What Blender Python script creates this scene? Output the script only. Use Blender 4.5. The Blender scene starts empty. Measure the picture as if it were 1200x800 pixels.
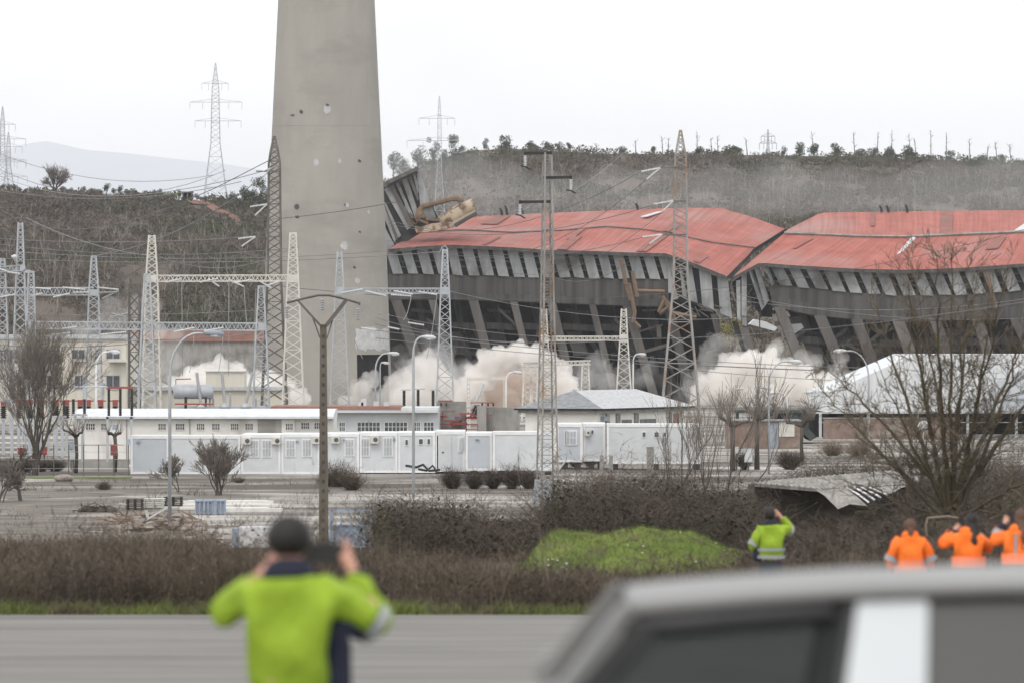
import bpy, math, random
import numpy as np
from mathutils import Vector, Matrix, noise

SC = bpy.context.scene
COL = SC.collection
PI = math.pi
FPX, CX, CY, ZC = 6666.7, 600.0, 400.0, 9.7     # 200 mm lens; the eye is 9.7 m above the yard

def P(px, py, Y):
    return Vector(((px - CX) / FPX * Y, Y, ZC + (CY - py) / FPX * Y))
def X(px, Y): return (px - CX) / FPX * Y
def Z(py, Y): return ZC + (CY - py) / FPX * Y

GY = [-200, 27, 91, 100, 130, 180, 230, 262, 275, 300, 383, 450, 600, 860, 43000]
GZ = [7.3, 7.1, 5.33, 5.0, 4.3, 2.9, 1.1, 0.08, 0.0, 0.05, 0.8, 0.85, 1.0, 1.0, -6.0]
def gz(Y): return float(np.interp(Y, GY, GZ))

# ------------------------------------------------------------------ materials
def nd(nt, t, **kw):
    n = nt.nodes.new(t)
    for k, v in kw.items(): setattr(n, k, v)
    return n
def c4(c): return (c[0], c[1], c[2], 1.0)

def mat(name, c1, c2=None, scale=1.0, rough=0.8, metal=0.0, stretch=(1, 1, 1), lo=0.35, hi=0.65,
        c3=None, scale3=0.3, stretch3=(1, 1, 1), lo3=0.5, hi3=0.7, bump=0.0, bscale=None, detail=6.0, spec=0.3, coord='Object'):
    m = bpy.data.materials.new(name); m.use_nodes = True
    nt = m.node_tree; b = nt.nodes['Principled BSDF']
    b.inputs['Roughness'].default_value = rough
    b.inputs['Metallic'].default_value = metal
    b.inputs['Specular IOR Level'].default_value = spec
    b.inputs['Base Color'].default_value = c4(c1)
    tc = nd(nt, 'ShaderNodeTexCoord')
    def nz(sc, st, det=detail):
        mp = nd(nt, 'ShaderNodeMapping'); mp.inputs['Scale'].default_value = st
        nt.links.new(tc.outputs[coord], mp.inputs['Vector'])
        n = nd(nt, 'ShaderNodeTexNoise'); n.inputs['Scale'].default_value = sc; n.inputs['Detail'].default_value = det
        n.inputs['Roughness'].default_value = 0.6
        nt.links.new(mp.outputs[0], n.inputs['Vector']); return n
    if c2 is not None:
        n = nz(scale, stretch)
        r = nd(nt, 'ShaderNodeValToRGB'); r.color_ramp.elements[0].position = lo; r.color_ramp.elements[1].position = hi
        r.color_ramp.elements[0].color = c4(c1); r.color_ramp.elements[1].color = c4(c2)
        nt.links.new(n.outputs['Fac'], r.inputs[0]); out = r.outputs[0]
        if c3 is not None:
            n3 = nz(scale3, stretch3)
            mr = nd(nt, 'ShaderNodeMapRange'); mr.inputs[1].default_value = lo3; mr.inputs[2].default_value = hi3
            nt.links.new(n3.outputs['Fac'], mr.inputs[0])
            mx = nd(nt, 'ShaderNodeMix', data_type='RGBA')
            mx.inputs[7].default_value = c4(c3)
            nt.links.new(mr.outputs[0], mx.inputs[0]); nt.links.new(out, mx.inputs[6]); out = mx.outputs[2]
        nt.links.new(out, b.inputs['Base Color'])
    if bump:
        nb = nz(bscale or scale * 3, stretch)
        bp = nd(nt, 'ShaderNodeBump'); bp.inputs['Strength'].default_value = bump; bp.inputs['Distance'].default_value = 0.05
        nt.links.new(nb.outputs['Fac'], bp.inputs['Height']); nt.links.new(bp.outputs[0], b.inputs['Normal'])
    return m

M = {}
M['yard'] = mat('yard_concrete', (.15, .138, .12), (.43, .41, .38), .16, .95, stretch=(.5, 1, 1), lo=.42, hi=.6, detail=9, c3=(.085, .07, .056), scale3=.045, stretch3=(.6, 1.3, 1), lo3=.47, hi3=.6)
M['soil'] = mat('weedy_soil', (.04, .033, .027), (.075, .063, .052), .8, .95, c3=(.05, .065, .03), scale3=.2)
M['asphalt'] = mat('worn_asphalt', (.155, .148, .138), (.225, .215, .20), 1.4, .9, stretch=(.2, 1, 1), c3=(.10, .095, .088), scale3=.5, stretch3=(.06, 1, 1), lo3=.5, hi3=.7, bump=.3, bscale=40)
M['hill'] = mat('scrub_hillside', (.07, .052, .04), (.115, .09, .07), .05, .95, c3=(.05, .06, .03), scale3=.02)
M['red_earth'] = mat('bare_red_earth', (.20, .095, .065), (.15, .085, .065), .2, .95)
M['mountain'] = mat('far_mountain', (.26, .32, .38), (.34, .39, .44), .0006, .95)  # pale blue puts part of the distance haze into the colour
M['grass'] = mat('moss_grass', (.085, .128, .022), (.155, .20, .042), 1.1, .9, c3=(.105, .09, .055), scale3=1.6, lo3=.52, hi3=.68, bump=.5, bscale=9)
M['blade'] = mat('grass_blade', (.092, .132, .026), (.17, .21, .05), .9, .8, c3=(.12, .10, .06), scale3=1.3, lo3=.44, hi3=.62)
M['weed'] = mat('dry_weed', (.066, .052, .040), (.14, .108, .08), .5, .9, lo=.4, hi=.6, c3=(.062, .058, .032), scale3=.25, lo3=.52, hi3=.66)
M['weed_pale'] = mat('pale_straw', (.27, .22, .165), (.18, .14, .11), 1., .9)
M['bramble'] = mat('bramble_canes', (.052, .036, .030), (.095, .070, .058), .6, .9, c3=(.042, .042, .024), scale3=.2, lo3=.48, hi3=.62)
M['leaf_dark'] = mat('bramble_leaf', (.026, .031, .015), (.05, .05, .026), 1.2, .85, c3=(.05, .036, .028), scale3=.4)
M['bark'] = mat('grey_bark', (.055, .046, .038), (.105, .09, .076), 3., .9, stretch=(1, 1, .3))
M['bark_olive'] = mat('lichen_bark', (.05, .038, .026), (.095, .075, .05), 3., .9, c3=(.075, .07, .025), scale3=2.)
M['twig'] = mat('brown_twigs', (.13, .112, .097), (.205, .182, .16), 1.5, .9)
M['twig_olive'] = mat('budding_twigs', (.088, .072, .05), (.155, .128, .094), 2., .9)
M['evergreen'] = mat('evergreen_leaf', (.035, .05, .026), (.065, .08, .042), .4, .85)
M['eucalypt'] = mat('eucalypt_leaf', (.055, .07, .05), (.09, .105, .078), .3, .85)
M['scrub'] = mat('hill_scrub', (.07, .058, .046), (.13, .108, .086), .045, .95, c3=(.06, .064, .036), scale3=.022, lo3=.48, hi3=.62)
M['scrub_pale'] = mat('bare_pale_stems', (.30, .27, .24), (.20, .18, .16), .3, .9)
M['yellow_bush'] = mat('yellowing_bush', (.26, .21, .06), (.14, .15, .05), .8, .9)
M['chimney'] = mat('board_marked_concrete', (.28, .268, .242), (.33, .316, .286), .35, .9, stretch=(1, 1, .35), lo=.3, hi=.7, c3=(.25, .238, .215), scale3=.10, stretch3=(1, 1, 2.6), lo3=.48, hi3=.7)
M['patch'] = mat('pale_repair_render', (.5, .5, .5), (.36, .36, .36), 1.2, .9)
M['concrete'] = mat('weathered_concrete', (.23, .225, .21), (.33, .32, .30), 1.2, .9, stretch=(1, 1, .3), c3=(.14, .135, .125), scale3=.4)
M['concrete_dark'] = mat('sooty_concrete', (.05, .047, .046), (.10, .095, .092), .8, .95, stretch=(1.4, 1, .06), lo=.35, hi=.65, c3=(.12, .115, .108), scale3=.5, stretch3=(2, 1, .1), lo3=.56, hi3=.75)
M['pier'] = mat('grey_pier_concrete', (.075, .07, .066), (.15, .14, .13), .35, .95, stretch=(1, 1, .15))
M['interior'] = mat('near_black_shade', (.014, .013, .014), (.03, .029, .029), .4, .95)  # shade inside rooms and openings is put into this near-black colour
M['cladding'] = mat('dusty_grey_cladding', (.25, .26, .265), (.36, .37, .375), .5, .7, stretch=(2, 1, .06), c3=(.12, .118, .115), scale3=.16, lo3=.48, hi3=.66)
M['strip'] = mat('black_window_strip', (.022, .022, .025), (.045, .045, .048), .7, .5)
M['white'] = mat('white_painted_panel', (.50, .52, .54), (.58, .60, .62), .8, .5, c3=(.42, .41, .385), scale3=.45, stretch3=(1, 1, .25), lo3=.52, hi3=.78)
M['white_trim'] = mat('white_frame_paint', (.72, .73, .74), (.65, .66, .67), 1.5, .5)
M['offwhite'] = mat('off_white_panel', (.49, .51, .525), (.56, .575, .585), .8, .5, c3=(.45, .45, .43), scale3=.5, stretch3=(1, 1, .2), lo3=.55, hi3=.8)
M['cabin_grey'] = mat('pale_grey_panel', (.42, .45, .49), (.47, .50, .53), .8, .5)
M['render'] = mat('white_render', (.62, .61, .58), (.72, .71, .68), .5, .9, c3=(.46, .44, .40), scale3=.4, stretch3=(1, 1, .3), lo3=.55, hi3=.75)
M['beige'] = mat('cream_corrugated', (.50, .475, .41), (.57, .54, .47), .4, .8, stretch=(3, 1, .05), c3=(.52, .48, .38), scale3=.3, lo3=.55, hi3=.8)
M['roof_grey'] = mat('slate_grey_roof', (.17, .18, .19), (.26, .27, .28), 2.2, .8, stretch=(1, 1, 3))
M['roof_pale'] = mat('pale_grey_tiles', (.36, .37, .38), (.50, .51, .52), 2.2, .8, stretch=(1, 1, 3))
M['roof_white'] = mat('white_sheet_roof', (.55, .57, .585), (.64, .655, .665), .6, .6, stretch=(3, 1, .1))
M['red_trim'] = mat('red_brown_fascia', (.22, .115, .09), (.29, .16, .13), 1., .8)
M['brick'] = mat('brown_brick', (.17, .12, .095), (.25, .19, .16), 1.5, .9, c3=(.30, .28, .26), scale3=.5)
M['dark_green'] = mat('dark_green_sheet', (.035, .045, .04), (.06, .07, .065), 1., .7)
M['glass'] = mat('dark_window_glass', (.05, .055, .06), (.10, .11, .12), .9, .15, spec=.5)
M['steel'] = mat('galvanised_steel', (.34, .36, .385), (.43, .45, .475), 1.2, .55, metal=.25)
M['steel_dark'] = mat('weathered_dark_steel', (.10, .095, .09), (.17, .155, .14), 1.0, .8, metal=.2)
M['steel_rust'] = mat('grey_and_rust_steel', (.24, .235, .225), (.32, .31, .30), .5, .7, metal=.2, c3=(.25, .16, .10), scale3=.35, lo3=.5, hi3=.62)
M['cream_steel'] = mat('cream_painted_steel', (.50, .485, .44), (.60, .585, .54), 1.2, .6)
M['wire'] = mat('aluminium_wire', (.16, .16, .165), (.24, .24, .245), .5, .5, metal=.4)
M['wire_dark'] = mat('dark_wire', (.06, .06, .062), (.09, .09, .092), .5, .6)
M['porcelain'] = mat('glass_insulator', (.62, .64, .64), (.50, .52, .52), 3., .25, spec=.5)
M['porcelain_grey'] = mat('grey_porcelain', (.30, .31, .32), (.38, .39, .40), 3., .4)
M['black'] = mat('black_rubber', (.02, .02, .021), (.035, .035, .036), 3., .6)
M['red'] = mat('faded_red_paint', (.30, .055, .05), (.24, .065, .055), 1.5, .5)
M['rust'] = mat('rusty_steel', (.22, .15, .10), (.17, .12, .085), 1.2, .9, c3=(.12, .09, .07), scale3=.8)
M['wreck'] = mat('dusty_beige_machine', (.42, .33, .23), (.50, .42, .33), 1., .9, c3=(.20, .13, .09), scale3=.8, lo3=.5, hi3=.6)
M['wood'] = mat('grey_brown_wood', (.17, .135, .10), (.26, .21, .16), 2., .9, stretch=(.3, 1, 3))
M['wood_dark'] = mat('dark_old_wood', (.05, .042, .035), (.09, .075, .06), 2., .9)
M['pole'] = mat('grey_concrete_pole', (.10, .088, .072), (.15, .133, .11), 2., .9, stretch=(1, 1, .2))
M['bluegrey'] = mat('blue_grey_paint', (.24, .30, .39), (.31, .37, .46), 1.5, .6, c3=(.2, .22, .26), scale3=1.2)
M['plastic_grey'] = mat('grey_blue_plastic', (.23, .26, .31), (.30, .33, .38), 2., .6)
M['shed_roof'] = mat('lichened_fibre_cement', (.20, .19, .175), (.33, .315, .29), 1.2, .9, stretch=(3, .3, .3), c3=(.13, .125, .11), scale3=.9)
M['lime'] = mat('lime_hi_vis', (.20, .30, .02), (.29, .42, .03), 4., .75, lo=.3, hi=.7, bump=.6, bscale=9)
M['orange'] = mat('orange_hi_vis', (.85, .15, .018), (.95, .21, .025), 4., .75, lo=.3, hi=.7, bump=.6, bscale=9)
M['pink_orange'] = mat('coral_hi_vis', (.95, .24, .11), (1.0, .28, .13), 4., .75)
M['reflective'] = mat('silver_reflective', (.24, .25, .27), (.32, .33, .35), 4., .4)
M['navy'] = mat('navy_cloth', (.012, .015, .03), (.025, .028, .045), 4., .9)
M['trouser'] = mat('dark_trousers', (.03, .032, .042), (.05, .052, .062), 4., .9)
M['skin'] = mat('skin', (.50, .27, .20), (.56, .31, .23), 8., .55)
M['hair_black'] = mat('black_hair', (.012, .011, .011), (.03, .026, .024), 12., .6, stretch=(1, 1, .2))
M['hair_brown'] = mat('brown_hair', (.075, .038, .025), (.12, .065, .04), 12., .6, stretch=(1, 1, .2))
M['silver'] = mat('silver_car_paint', (.19, .19, .185), (.22, .22, .212), 2., .45, metal=.0, spec=.3)
M['car_sky_lit'] = mat('pillar_sky_reflection', (.50, .53, .555), (.54, .57, .59), 2., .35, spec=.5)  # same car paint, whitened to carry the sky reflection on the pillar
M['car_black'] = mat('black_car_trim', (.03, .03, .032), (.045, .045, .047), 3., .5)
M['seat'] = mat('grey_car_seat', (.16, .16, .16), (.22, .22, .22), 5., .9)
M['paper'] = mat('stained_white_panel', (.62, .63, .64), (.70, .70, .71), 1.5, .7, c3=(.16, .13, .11), scale3=3.5, lo3=.62, hi3=.66)
M['debris'] = mat('mixed_rubble', (.20, .17, .145), (.34, .31, .28), 2.5, .95, c3=(.10, .06, .045), scale3=1.5)
M['gravel'] = mat('brown_gravel', (.085, .072, .06), (.20, .18, .155), .5, .95, stretch=(.6, 1, 1), detail=9, c3=(.30, .28, .25), scale3=.12, lo3=.58, hi3=.68)
M['roof_dull'] = mat('rusty_dull_red_sheet', (.22, .09, .075), (.30, .13, .11), .5, .8, c3=(.17, .11, .09), scale3=.3)
M['slab'] = mat('pale_concrete_slab', (.55, .54, .51), (.66, .65, .62), 1.5, .9)

def glass_mat():
    m = bpy.data.materials.new('tinted_car_glass'); m.use_nodes = True; nt = m.node_tree
    b = nt.nodes['Principled BSDF']; out = nt.nodes['Material Output']
    b.inputs['Base Color'].default_value = (.03, .033, .036, 1); b.inputs['Roughness'].default_value = .04
    tr = nd(nt, 'ShaderNodeBsdfTransparent'); tr.inputs[0].default_value = (.70, .72, .73, 1)
    mx = nd(nt, 'ShaderNodeMixShader'); mx.inputs[0].default_value = .2
    nt.links.new(tr.outputs[0], mx.inputs[1]); nt.links.new(b.outputs[0], mx.inputs[2]); nt.links.new(mx.outputs[0], out.inputs[0])
    return m
M['car_glass'] = glass_mat()
M['car_glass_rear'] = M['car_glass'].copy(); M['car_glass_rear'].name = 'reflective_rear_glass'
for n_ in M['car_glass_rear'].node_tree.nodes:
    if n_.type == 'MIX_SHADER': n_.inputs[0].default_value = .78
    if n_.type == 'BSDF_PRINCIPLED': n_.inputs['Base Color'].default_value = (.10, .10, .096, 1)  # grey base colour stands in for reflected sky

def roof_red():
    m = mat('faded_red_sheet_roof', (.30, .092, .07), (.37, .125, .10), .35, .7, c3=(.32, .20, .18), scale3=.06, lo3=.45, hi3=.7)
    nt = m.node_tree; b = nt.nodes['Principled BSDF']
    src = b.inputs['Base Color'].links[0].from_socket
    uv = nd(nt, 'ShaderNodeUVMap'); uv.uv_map = 'UVMap'
    mp = nd(nt, 'ShaderNodeMapping'); mp.inputs['Scale'].default_value = (1.0, .03, 1)
    n = nd(nt, 'ShaderNodeTexNoise'); n.inputs['Scale'].default_value = 1.1; n.inputs['Detail'].default_value = 5
    nt.links.new(uv.outputs[0], mp.inputs[0]); nt.links.new(mp.outputs[0], n.inputs['Vector'])
    mr = nd(nt, 'ShaderNodeMapRange'); mr.inputs[1].default_value = .3; mr.inputs[2].default_value = .7; mr.inputs[3].default_value = .78; mr.inputs[4].default_value = 1.2
    nt.links.new(n.outputs['Fac'], mr.inputs[0])
    mx = nd(nt, 'ShaderNodeVectorMath', operation='MULTIPLY')
    nt.links.new(src, mx.inputs[0]); nt.links.new(mr.outputs[0], mx.inputs[1])
    nt.links.new(mx.outputs[0], b.inputs['Base Color'])
    w = nd(nt, 'ShaderNodeTexWave'); w.inputs['Scale'].default_value = .5
    nt.links.new(uv.outputs[0], w.inputs['Vector'])
    bp = nd(nt, 'ShaderNodeBump'); bp.inputs['Strength'].default_value = .3; bp.inputs['Distance'].default_value = .1
    nt.links.new(w.outputs['Fac'], bp.inputs['Height']); nt.links.new(bp.outputs[0], b.inputs['Normal'])
    return m
M['roof_red'] = roof_red()

def vol_mat(name, col, dens, aniso=0.0, nscale=None, lo=.35, hi=.6):
    m = bpy.data.materials.new(name); m.use_nodes = True; nt = m.node_tree
    nt.nodes.remove(nt.nodes['Principled BSDF'])
    v = nd(nt, 'ShaderNodeVolumePrincipled')
    v.inputs['Color'].default_value = c4(col); v.inputs['Density'].default_value = dens; v.inputs['Anisotropy'].default_value = aniso
    nt.links.new(v.outputs[0], nt.nodes['Material Output'].inputs['Volume'])
    if nscale:
        tc = nd(nt, 'ShaderNodeTexCoord'); n = nd(nt, 'ShaderNodeTexNoise'); n.inputs['Scale'].default_value = nscale; n.inputs['Detail'].default_value = 3
        nt.links.new(tc.outputs['Object'], n.inputs['Vector'])
        mr = nd(nt, 'ShaderNodeMapRange'); mr.inputs[1].default_value = lo; mr.inputs[2].default_value = hi; mr.inputs[3].default_value = 0; mr.inputs[4].default_value = dens
        nt.links.new(n.outputs['Fac'], mr.inputs[0]); nt.links.new(mr.outputs[0], v.inputs['Density'])
    return m

# ------------------------------------------------------------------ mesh helpers
class MB:
    def __init__(s): s.v = []; s.f = []; s.m = []; s.mi = 0
    def add(s, vs, fs):
        n = len(s.v); s.v.extend([tuple(v) for v in vs]); s.f.extend([tuple(n + i for i in f) for f in fs]); s.m.extend([s.mi] * len(fs)); return s
    def box(s, x0, x1, y0, y1, z0, z1, rot=0.0, piv=None):
        vs = [Vector((x, y, z)) for z in (z0, z1) for x, y in ((x0, y0), (x1, y0), (x1, y1), (x0, y1))]
        if rot:
            p = Vector(piv) if piv else Vector(((x0 + x1) / 2, (y0 + y1) / 2, 0)); R = Matrix.Rotation(rot, 3, 'Z'); p = Vector((p[0], p[1], 0))
            vs = [R @ (v - p) + p for v in vs]
        return s.add(vs, [(3, 2, 1, 0), (4, 5, 6, 7), (0, 1, 5, 4), (1, 2, 6, 5), (2, 3, 7, 6), (3, 0, 4, 7)])
    def bar(s, a, b, w, h=None, up=None):
        a = Vector(a); b = Vector(b); d = b - a
        if d.length < 1e-6: return s
        d.normalize(); h = h or w
        u = Vector(up) if up else (Vector((0, 0, 1)) if abs(d.z) < .95 else Vector((1, 0, 0)))
        sd = d.cross(u).normalized(); u = sd.cross(d)
        sd *= w / 2; u *= h / 2
        vs = [p + i * sd + j * u for p in (a, b) for i, j in ((-1, -1), (1, -1), (1, 1), (-1, 1))]
        return s.add(vs, [(3, 2, 1, 0), (4, 5, 6, 7), (0, 1, 5, 4), (1, 2, 6, 5), (2, 3, 7, 6), (3, 0, 4, 7)])
    def tube(s, pts, r, n=6, cap=True):
        pts = [Vector(p) for p in pts]; k = len(pts)
        rs = r if isinstance(r, (list, tuple)) else [r] * k
        base = len(s.v); prev = None
        for i, p in enumerate(pts):
            t = (pts[min(i + 1, k - 1)] - pts[max(i - 1, 0)])
            if t.length < 1e-9: t = Vector((0, 0, 1))
            t.normalize()
            if prev is None:
                u = Vector((0, 0, 1)) if abs(t.z) < .9 else Vector((1, 0, 0))
                sd = t.cross(u).normalized()
            else:
                sd = (prev - t * prev.dot(t))
                if sd.length < 1e-6: sd = t.orthogonal()
                sd.normalize()
            prev = sd; u = sd.cross(t)
            for j in range(n):
                a = 2 * PI * j / n
                s.v.append(tuple(p + rs[i] * (math.cos(a) * sd + math.sin(a) * u)))
        for i in range(k - 1):
            for j in range(n):
                a = base + i * n + j; b = base + i * n + (j + 1) % n
                s.f.append((a, b, b + n, a + n)); s.m.append(s.mi)
        if cap and n > 2:
            s.f.append(tuple(base + j for j in range(n))[::-1]); s.m.append(s.mi)
            s.f.append(tuple(base + (k - 1) * n + j for j in range(n))); s.m.append(s.mi)
        return s
    def cyl(s, a, b, r, n=12, r2=None): return s.tube([a, b], [r, r if r2 is None else r2], n)
    def prism(s, poly, d):
        """poly: list of 3-D points of a flat outline, d: thickness vector"""
        k = len(poly); d = Vector(d); vs = [Vector(p) for p in poly] + [Vector(p) + d for p in poly]
        fs = [tuple(range(k)), tuple(range(2 * k - 1, k - 1, -1))] + [(i, i + k, (i + 1) % k + k, (i + 1) % k) for i in range(k)]
        return s.add(vs, fs)
    def lathe(s, c, prof, n=24):
        c = Vector(c); base = len(s.v)
        for r, z in prof:
            for j in range(n):
                a = 2 * PI * j / n; s.v.append((c.x + r * math.cos(a), c.y + r * math.sin(a), c.z + z))
        for i in range(len(prof) - 1):
            for j in range(n):
                a = base + i * n + j; b = base + i * n + (j + 1) % n
                s.f.append((a, b, b + n, a + n)); s.m.append(s.mi)
        s.f.append(tuple(base + j for j in range(n))[::-1]); s.m.append(s.mi)
        s.f.append(tuple(base + (len(prof) - 1) * n + j for j in range(n))); s.m.append(s.mi)
        return s
    def ball(s, c, rx, ry=None, rz=None, n=10, k=7):
        ry = ry or rx; rz = rz or rx; c = Vector(c); base = len(s.v)
        for i in range(1, k):
            t = PI * i / k
            for j in range(n):
                a = 2 * PI * j / n
                s.v.append((c.x + rx * math.sin(t) * math.cos(a), c.y + ry * math.sin(t) * math.sin(a), c.z - rz * math.cos(t)))
        for i in range(k - 2):
            for j in range(n):
                a = base + i * n + j; b = base + i * n + (j + 1) % n
                s.f.append((a, b, b + n, a + n)); s.m.append(s.mi)
        s.v.append((c.x, c.y, c.z - rz)); s.v.append((c.x, c.y, c.z + rz)); lo = len(s.v) - 2
        for j in range(n):
            s.f.append((lo, base + (j + 1) % n, base + j)); s.m.append(s.mi)
            s.f.append((lo + 1, base + (k - 2) * n + j, base + (k - 2) * n + (j + 1) % n)); s.m.append(s.mi)
        return s
    def grid(s, rows):
        """rows: list of equally long point rows"""
        base = len(s.v); w = len(rows[0])
        for r in rows: s.v.extend([tuple(p) for p in r])
        for i in range(len(rows) - 1):
            for j in range(w - 1):
                a = base + i * w + j; s.f.append((a, a + 1, a + w + 1, a + w)); s.m.append(s.mi)
        return s

def root_of(o):
    while o.parent: o = o.parent
    return o
def obj(name, mb, mats, parent=None, smooth=False, loc=None):
    me = bpy.data.meshes.new(name)
    off = Vector((0, 0, 0))
    if parent is not None: off = root_of(parent).location
    elif loc is not None: off = Vector(loc)
    me.from_pydata([(v[0] - off.x, v[1] - off.y, v[2] - off.z) for v in mb.v], [], mb.f)
    for m in (mats if isinstance(mats, (list, tuple)) else [mats]): me.materials.append(M[m] if isinstance(m, str) else m)
    if any(mb.m): me.polygons.foreach_set('material_index', mb.m)
    if smooth: me.polygons.foreach_set('use_smooth', [True] * len(me.polygons))
    me.update()
    o = bpy.data.objects.new(name, me); COL.objects.link(o)
    if parent is not None: o.parent = parent
    elif loc is not None: o.location = off
    return o
def npobj(name, verts, quads, m, parent=None, nper=4):
    me = bpy.data.meshes.new(name); verts = np.asarray(verts, np.float32); quads = np.asarray(quads, np.int32)
    if parent is not None: verts = verts - np.array(root_of(parent).location, np.float32)
    me.vertices.add(len(verts)); me.vertices.foreach_set('co', verts.ravel())
    me.loops.add(quads.size); me.loops.foreach_set('vertex_index', quads.ravel())
    me.polygons.add(len(quads)); me.polygons.foreach_set('loop_start', np.arange(0, quads.size, quads.shape[1], dtype=np.int32))
    for mm in (m if isinstance(m, (list, tuple)) else [m]): me.materials.append(M[mm])
    me.update(calc_edges=True); me.validate()
    o = bpy.data.objects.new(name, me); COL.objects.link(o)
    if parent is not None: o.parent = parent
    return o
def tag(o, label, cat, group=None, kind=None):
    if label: o['label'] = label
    if cat: o['category'] = cat
    if group: o['group'] = group
    if kind: o['kind'] = kind
    return o
def struct(o): o['kind'] = 'structure'; return o
def thing(name, loc, label, cat, group=None):
    o = bpy.data.objects.new(name, None); COL.objects.link(o); o.empty_display_size = .3
    o.location = loc; return tag(o, label, cat, group)
def dup(o, loc, label=None, rz=None, sc=None):
    kids = [c for c in bpy.data.objects if c.parent == o]
    r = o.copy(); COL.objects.link(r); r.location = loc
    if label: r['label'] = label
    if rz is not None: r.rotation_euler = (0, 0, rz)
    if sc is not None: r.scale = (sc, sc, sc) if not isinstance(sc, tuple) else sc
    for ch in kids:
        sub = [c for c in bpy.data.objects if c.parent == ch]
        c = ch.copy(); COL.objects.link(c); c.parent = r
        for g in sub:
            d = g.copy(); COL.objects.link(d); d.parent = c
    return r
def interp(poly, x):
    return float(np.interp(x, [p[0] for p in poly], [p[1] for p in poly]))
def resample(poly, n):
    p = np.array(poly, float); d = np.r_[0, np.cumsum(np.hypot(*np.diff(p, axis=0).T))]
    t = np.linspace(0, d[-1], n); return np.c_[np.interp(t, d, p[:, 0]), np.interp(t, d, p[:, 1])]

def ribbons(p0, d, L, W, rng, segs=2, bend=.3, bendz=0.0):
    """thin tapering blades: returns verts, quads"""
    p0 = np.asarray(p0, float); n = len(p0); d = np.asarray(d, float); d = d / np.linalg.norm(d, axis=1, keepdims=True)
    a = rng.uniform(0, 2 * PI, n); side = np.c_[np.cos(a), np.sin(a), np.zeros(n)]
    side -= d * (side * d).sum(1, keepdims=True); side /= np.linalg.norm(side, axis=1, keepdims=True) + 1e-9
    bv = rng.normal(0, bend, (n, 3)); bv[:, 2] = bv[:, 2] * .3 - bendz
    vs = []; L = np.asarray(L).reshape(-1, 1) * np.ones((n, 1)); W = np.asarray(W).reshape(-1, 1) * np.ones((n, 1))
    for k in range(segs + 1):
        t = k / segs; c = p0 + d * L * t + bv * L * t * t
        w = W * (1 - .75 * t) * .5
        vs.append(c - side * w); vs.append(c + side * w)
    V = np.stack(vs, 1).reshape(-1, 3); m = 2 * (segs + 1)
    idx = np.arange(n)[:, None] * m
    Q = np.concatenate([np.c_[idx + 2 * k, idx + 2 * k + 1, idx + 2 * k + 3, idx + 2 * k + 2] for k in range(segs)])
    return V, Q
def leafq(p, size, rng, flat=1.0):
    p = np.asarray(p, float); n = len(p); s = np.asarray(size).reshape(-1, 1) * np.ones((n, 1))
    u = rng.normal(size=(n, 3)); u /= np.linalg.norm(u, axis=1, keepdims=True)
    w = rng.normal(size=(n, 3)); w -= u * (w * u).sum(1, keepdims=True); w /= np.linalg.norm(w, axis=1, keepdims=True)
    w *= rng.uniform(.4, 1, (n, 1))
    V = np.stack([p - u * s - w * s * .3, p + w * s, p + u * s + w * s * .2, p - w * s], 1).reshape(-1, 3)
    i = np.arange(n)[:, None] * 4
    return V, np.c_[i, i + 1, i + 2, i + 3]
def cat(*vq):
    V = []; Q = []; o = 0
    for v, q in vq: V.append(v); Q.append(q + o); o += len(v)
    return np.concatenate(V), np.concatenate(Q)

def lattice(mb, x, y, prof, n, leg=.12, br=.06, kind='X', rot=0.0):
    """four-legged lattice mast. prof: [(z,width)...] bottom to top"""
    zs = [p[0] for p in prof]; ws = [p[1] for p in prof]
    # panel heights proportional to width
    z = zs[0]; lev = [z]; tot = sum((zs[i + 1] - zs[i]) for i in range(len(zs) - 1))
    wav = np.interp(np.linspace(zs[0], zs[-1], 200), zs, ws); k = tot / n / wav.mean()
    while z < zs[-1] - 1e-3:
        z = min(zs[-1], z + max(.35, k * float(np.interp(z, zs, ws))))
        lev.append(z)
    if len(lev) > 2 and lev[-1] - lev[-2] < .3 * (lev[-2] - lev[-3]): lev.pop(-2)
    cr, sr = math.cos(rot), math.sin(rot)
    def cor(z, i):
        w = float(np.interp(z, zs, ws)) / 2; a, b = ((-w, -w), (w, -w), (w, w), (-w, w))[i % 4]
        return Vector((x + a * cr - b * sr, y + a * sr + b * cr, z))
    for i in range(4):
        for a, b in zip(zs[:-1], zs[1:]): mb.bar(cor(a, i), cor(b, i), leg)
    for li in range(len(lev) - 1):
        a, b = lev[li], lev[li + 1]
        for i in range(4):
            if kind == 'X':
                mb.bar(cor(a, i), cor(b, i + 1), br); mb.bar(cor(a, i + 1), cor(b, i), br)
            elif (li + i) % 2: mb.bar(cor(a, i), cor(b, i + 1), br)
            else: mb.bar(cor(a, i + 1), cor(b, i), br)
            if kind == 'Z' or li % 3 == 0: mb.bar(cor(b, i), cor(b, i + 1), br)
    return mb
def truss(mb, a, b, h, d, n, ch=.1, br=.06):
    a = Vector(a); b = Vector(b); t = (b - a).normalized(); s = Vector((-t.y, t.x, 0)) * d / 2; u = Vector((0, 0, h / 2))
    cs = [(-1, -1), (1, -1), (1, 1), (-1, 1)]
    def pt(k, i): return a + (b - a) * (k / n) + s * cs[i % 4][0] + u * cs[i % 4][1]
    for i in range(4): mb.bar(pt(0, i), pt(n, i), ch)
    for k in range(n):
        for i in range(4):
            if (k + i) % 2: mb.bar(pt(k, i), pt(k + 1, i + 1), br)
            else: mb.bar(pt(k, i + 1), pt(k + 1, i), br)
    return mb
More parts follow.
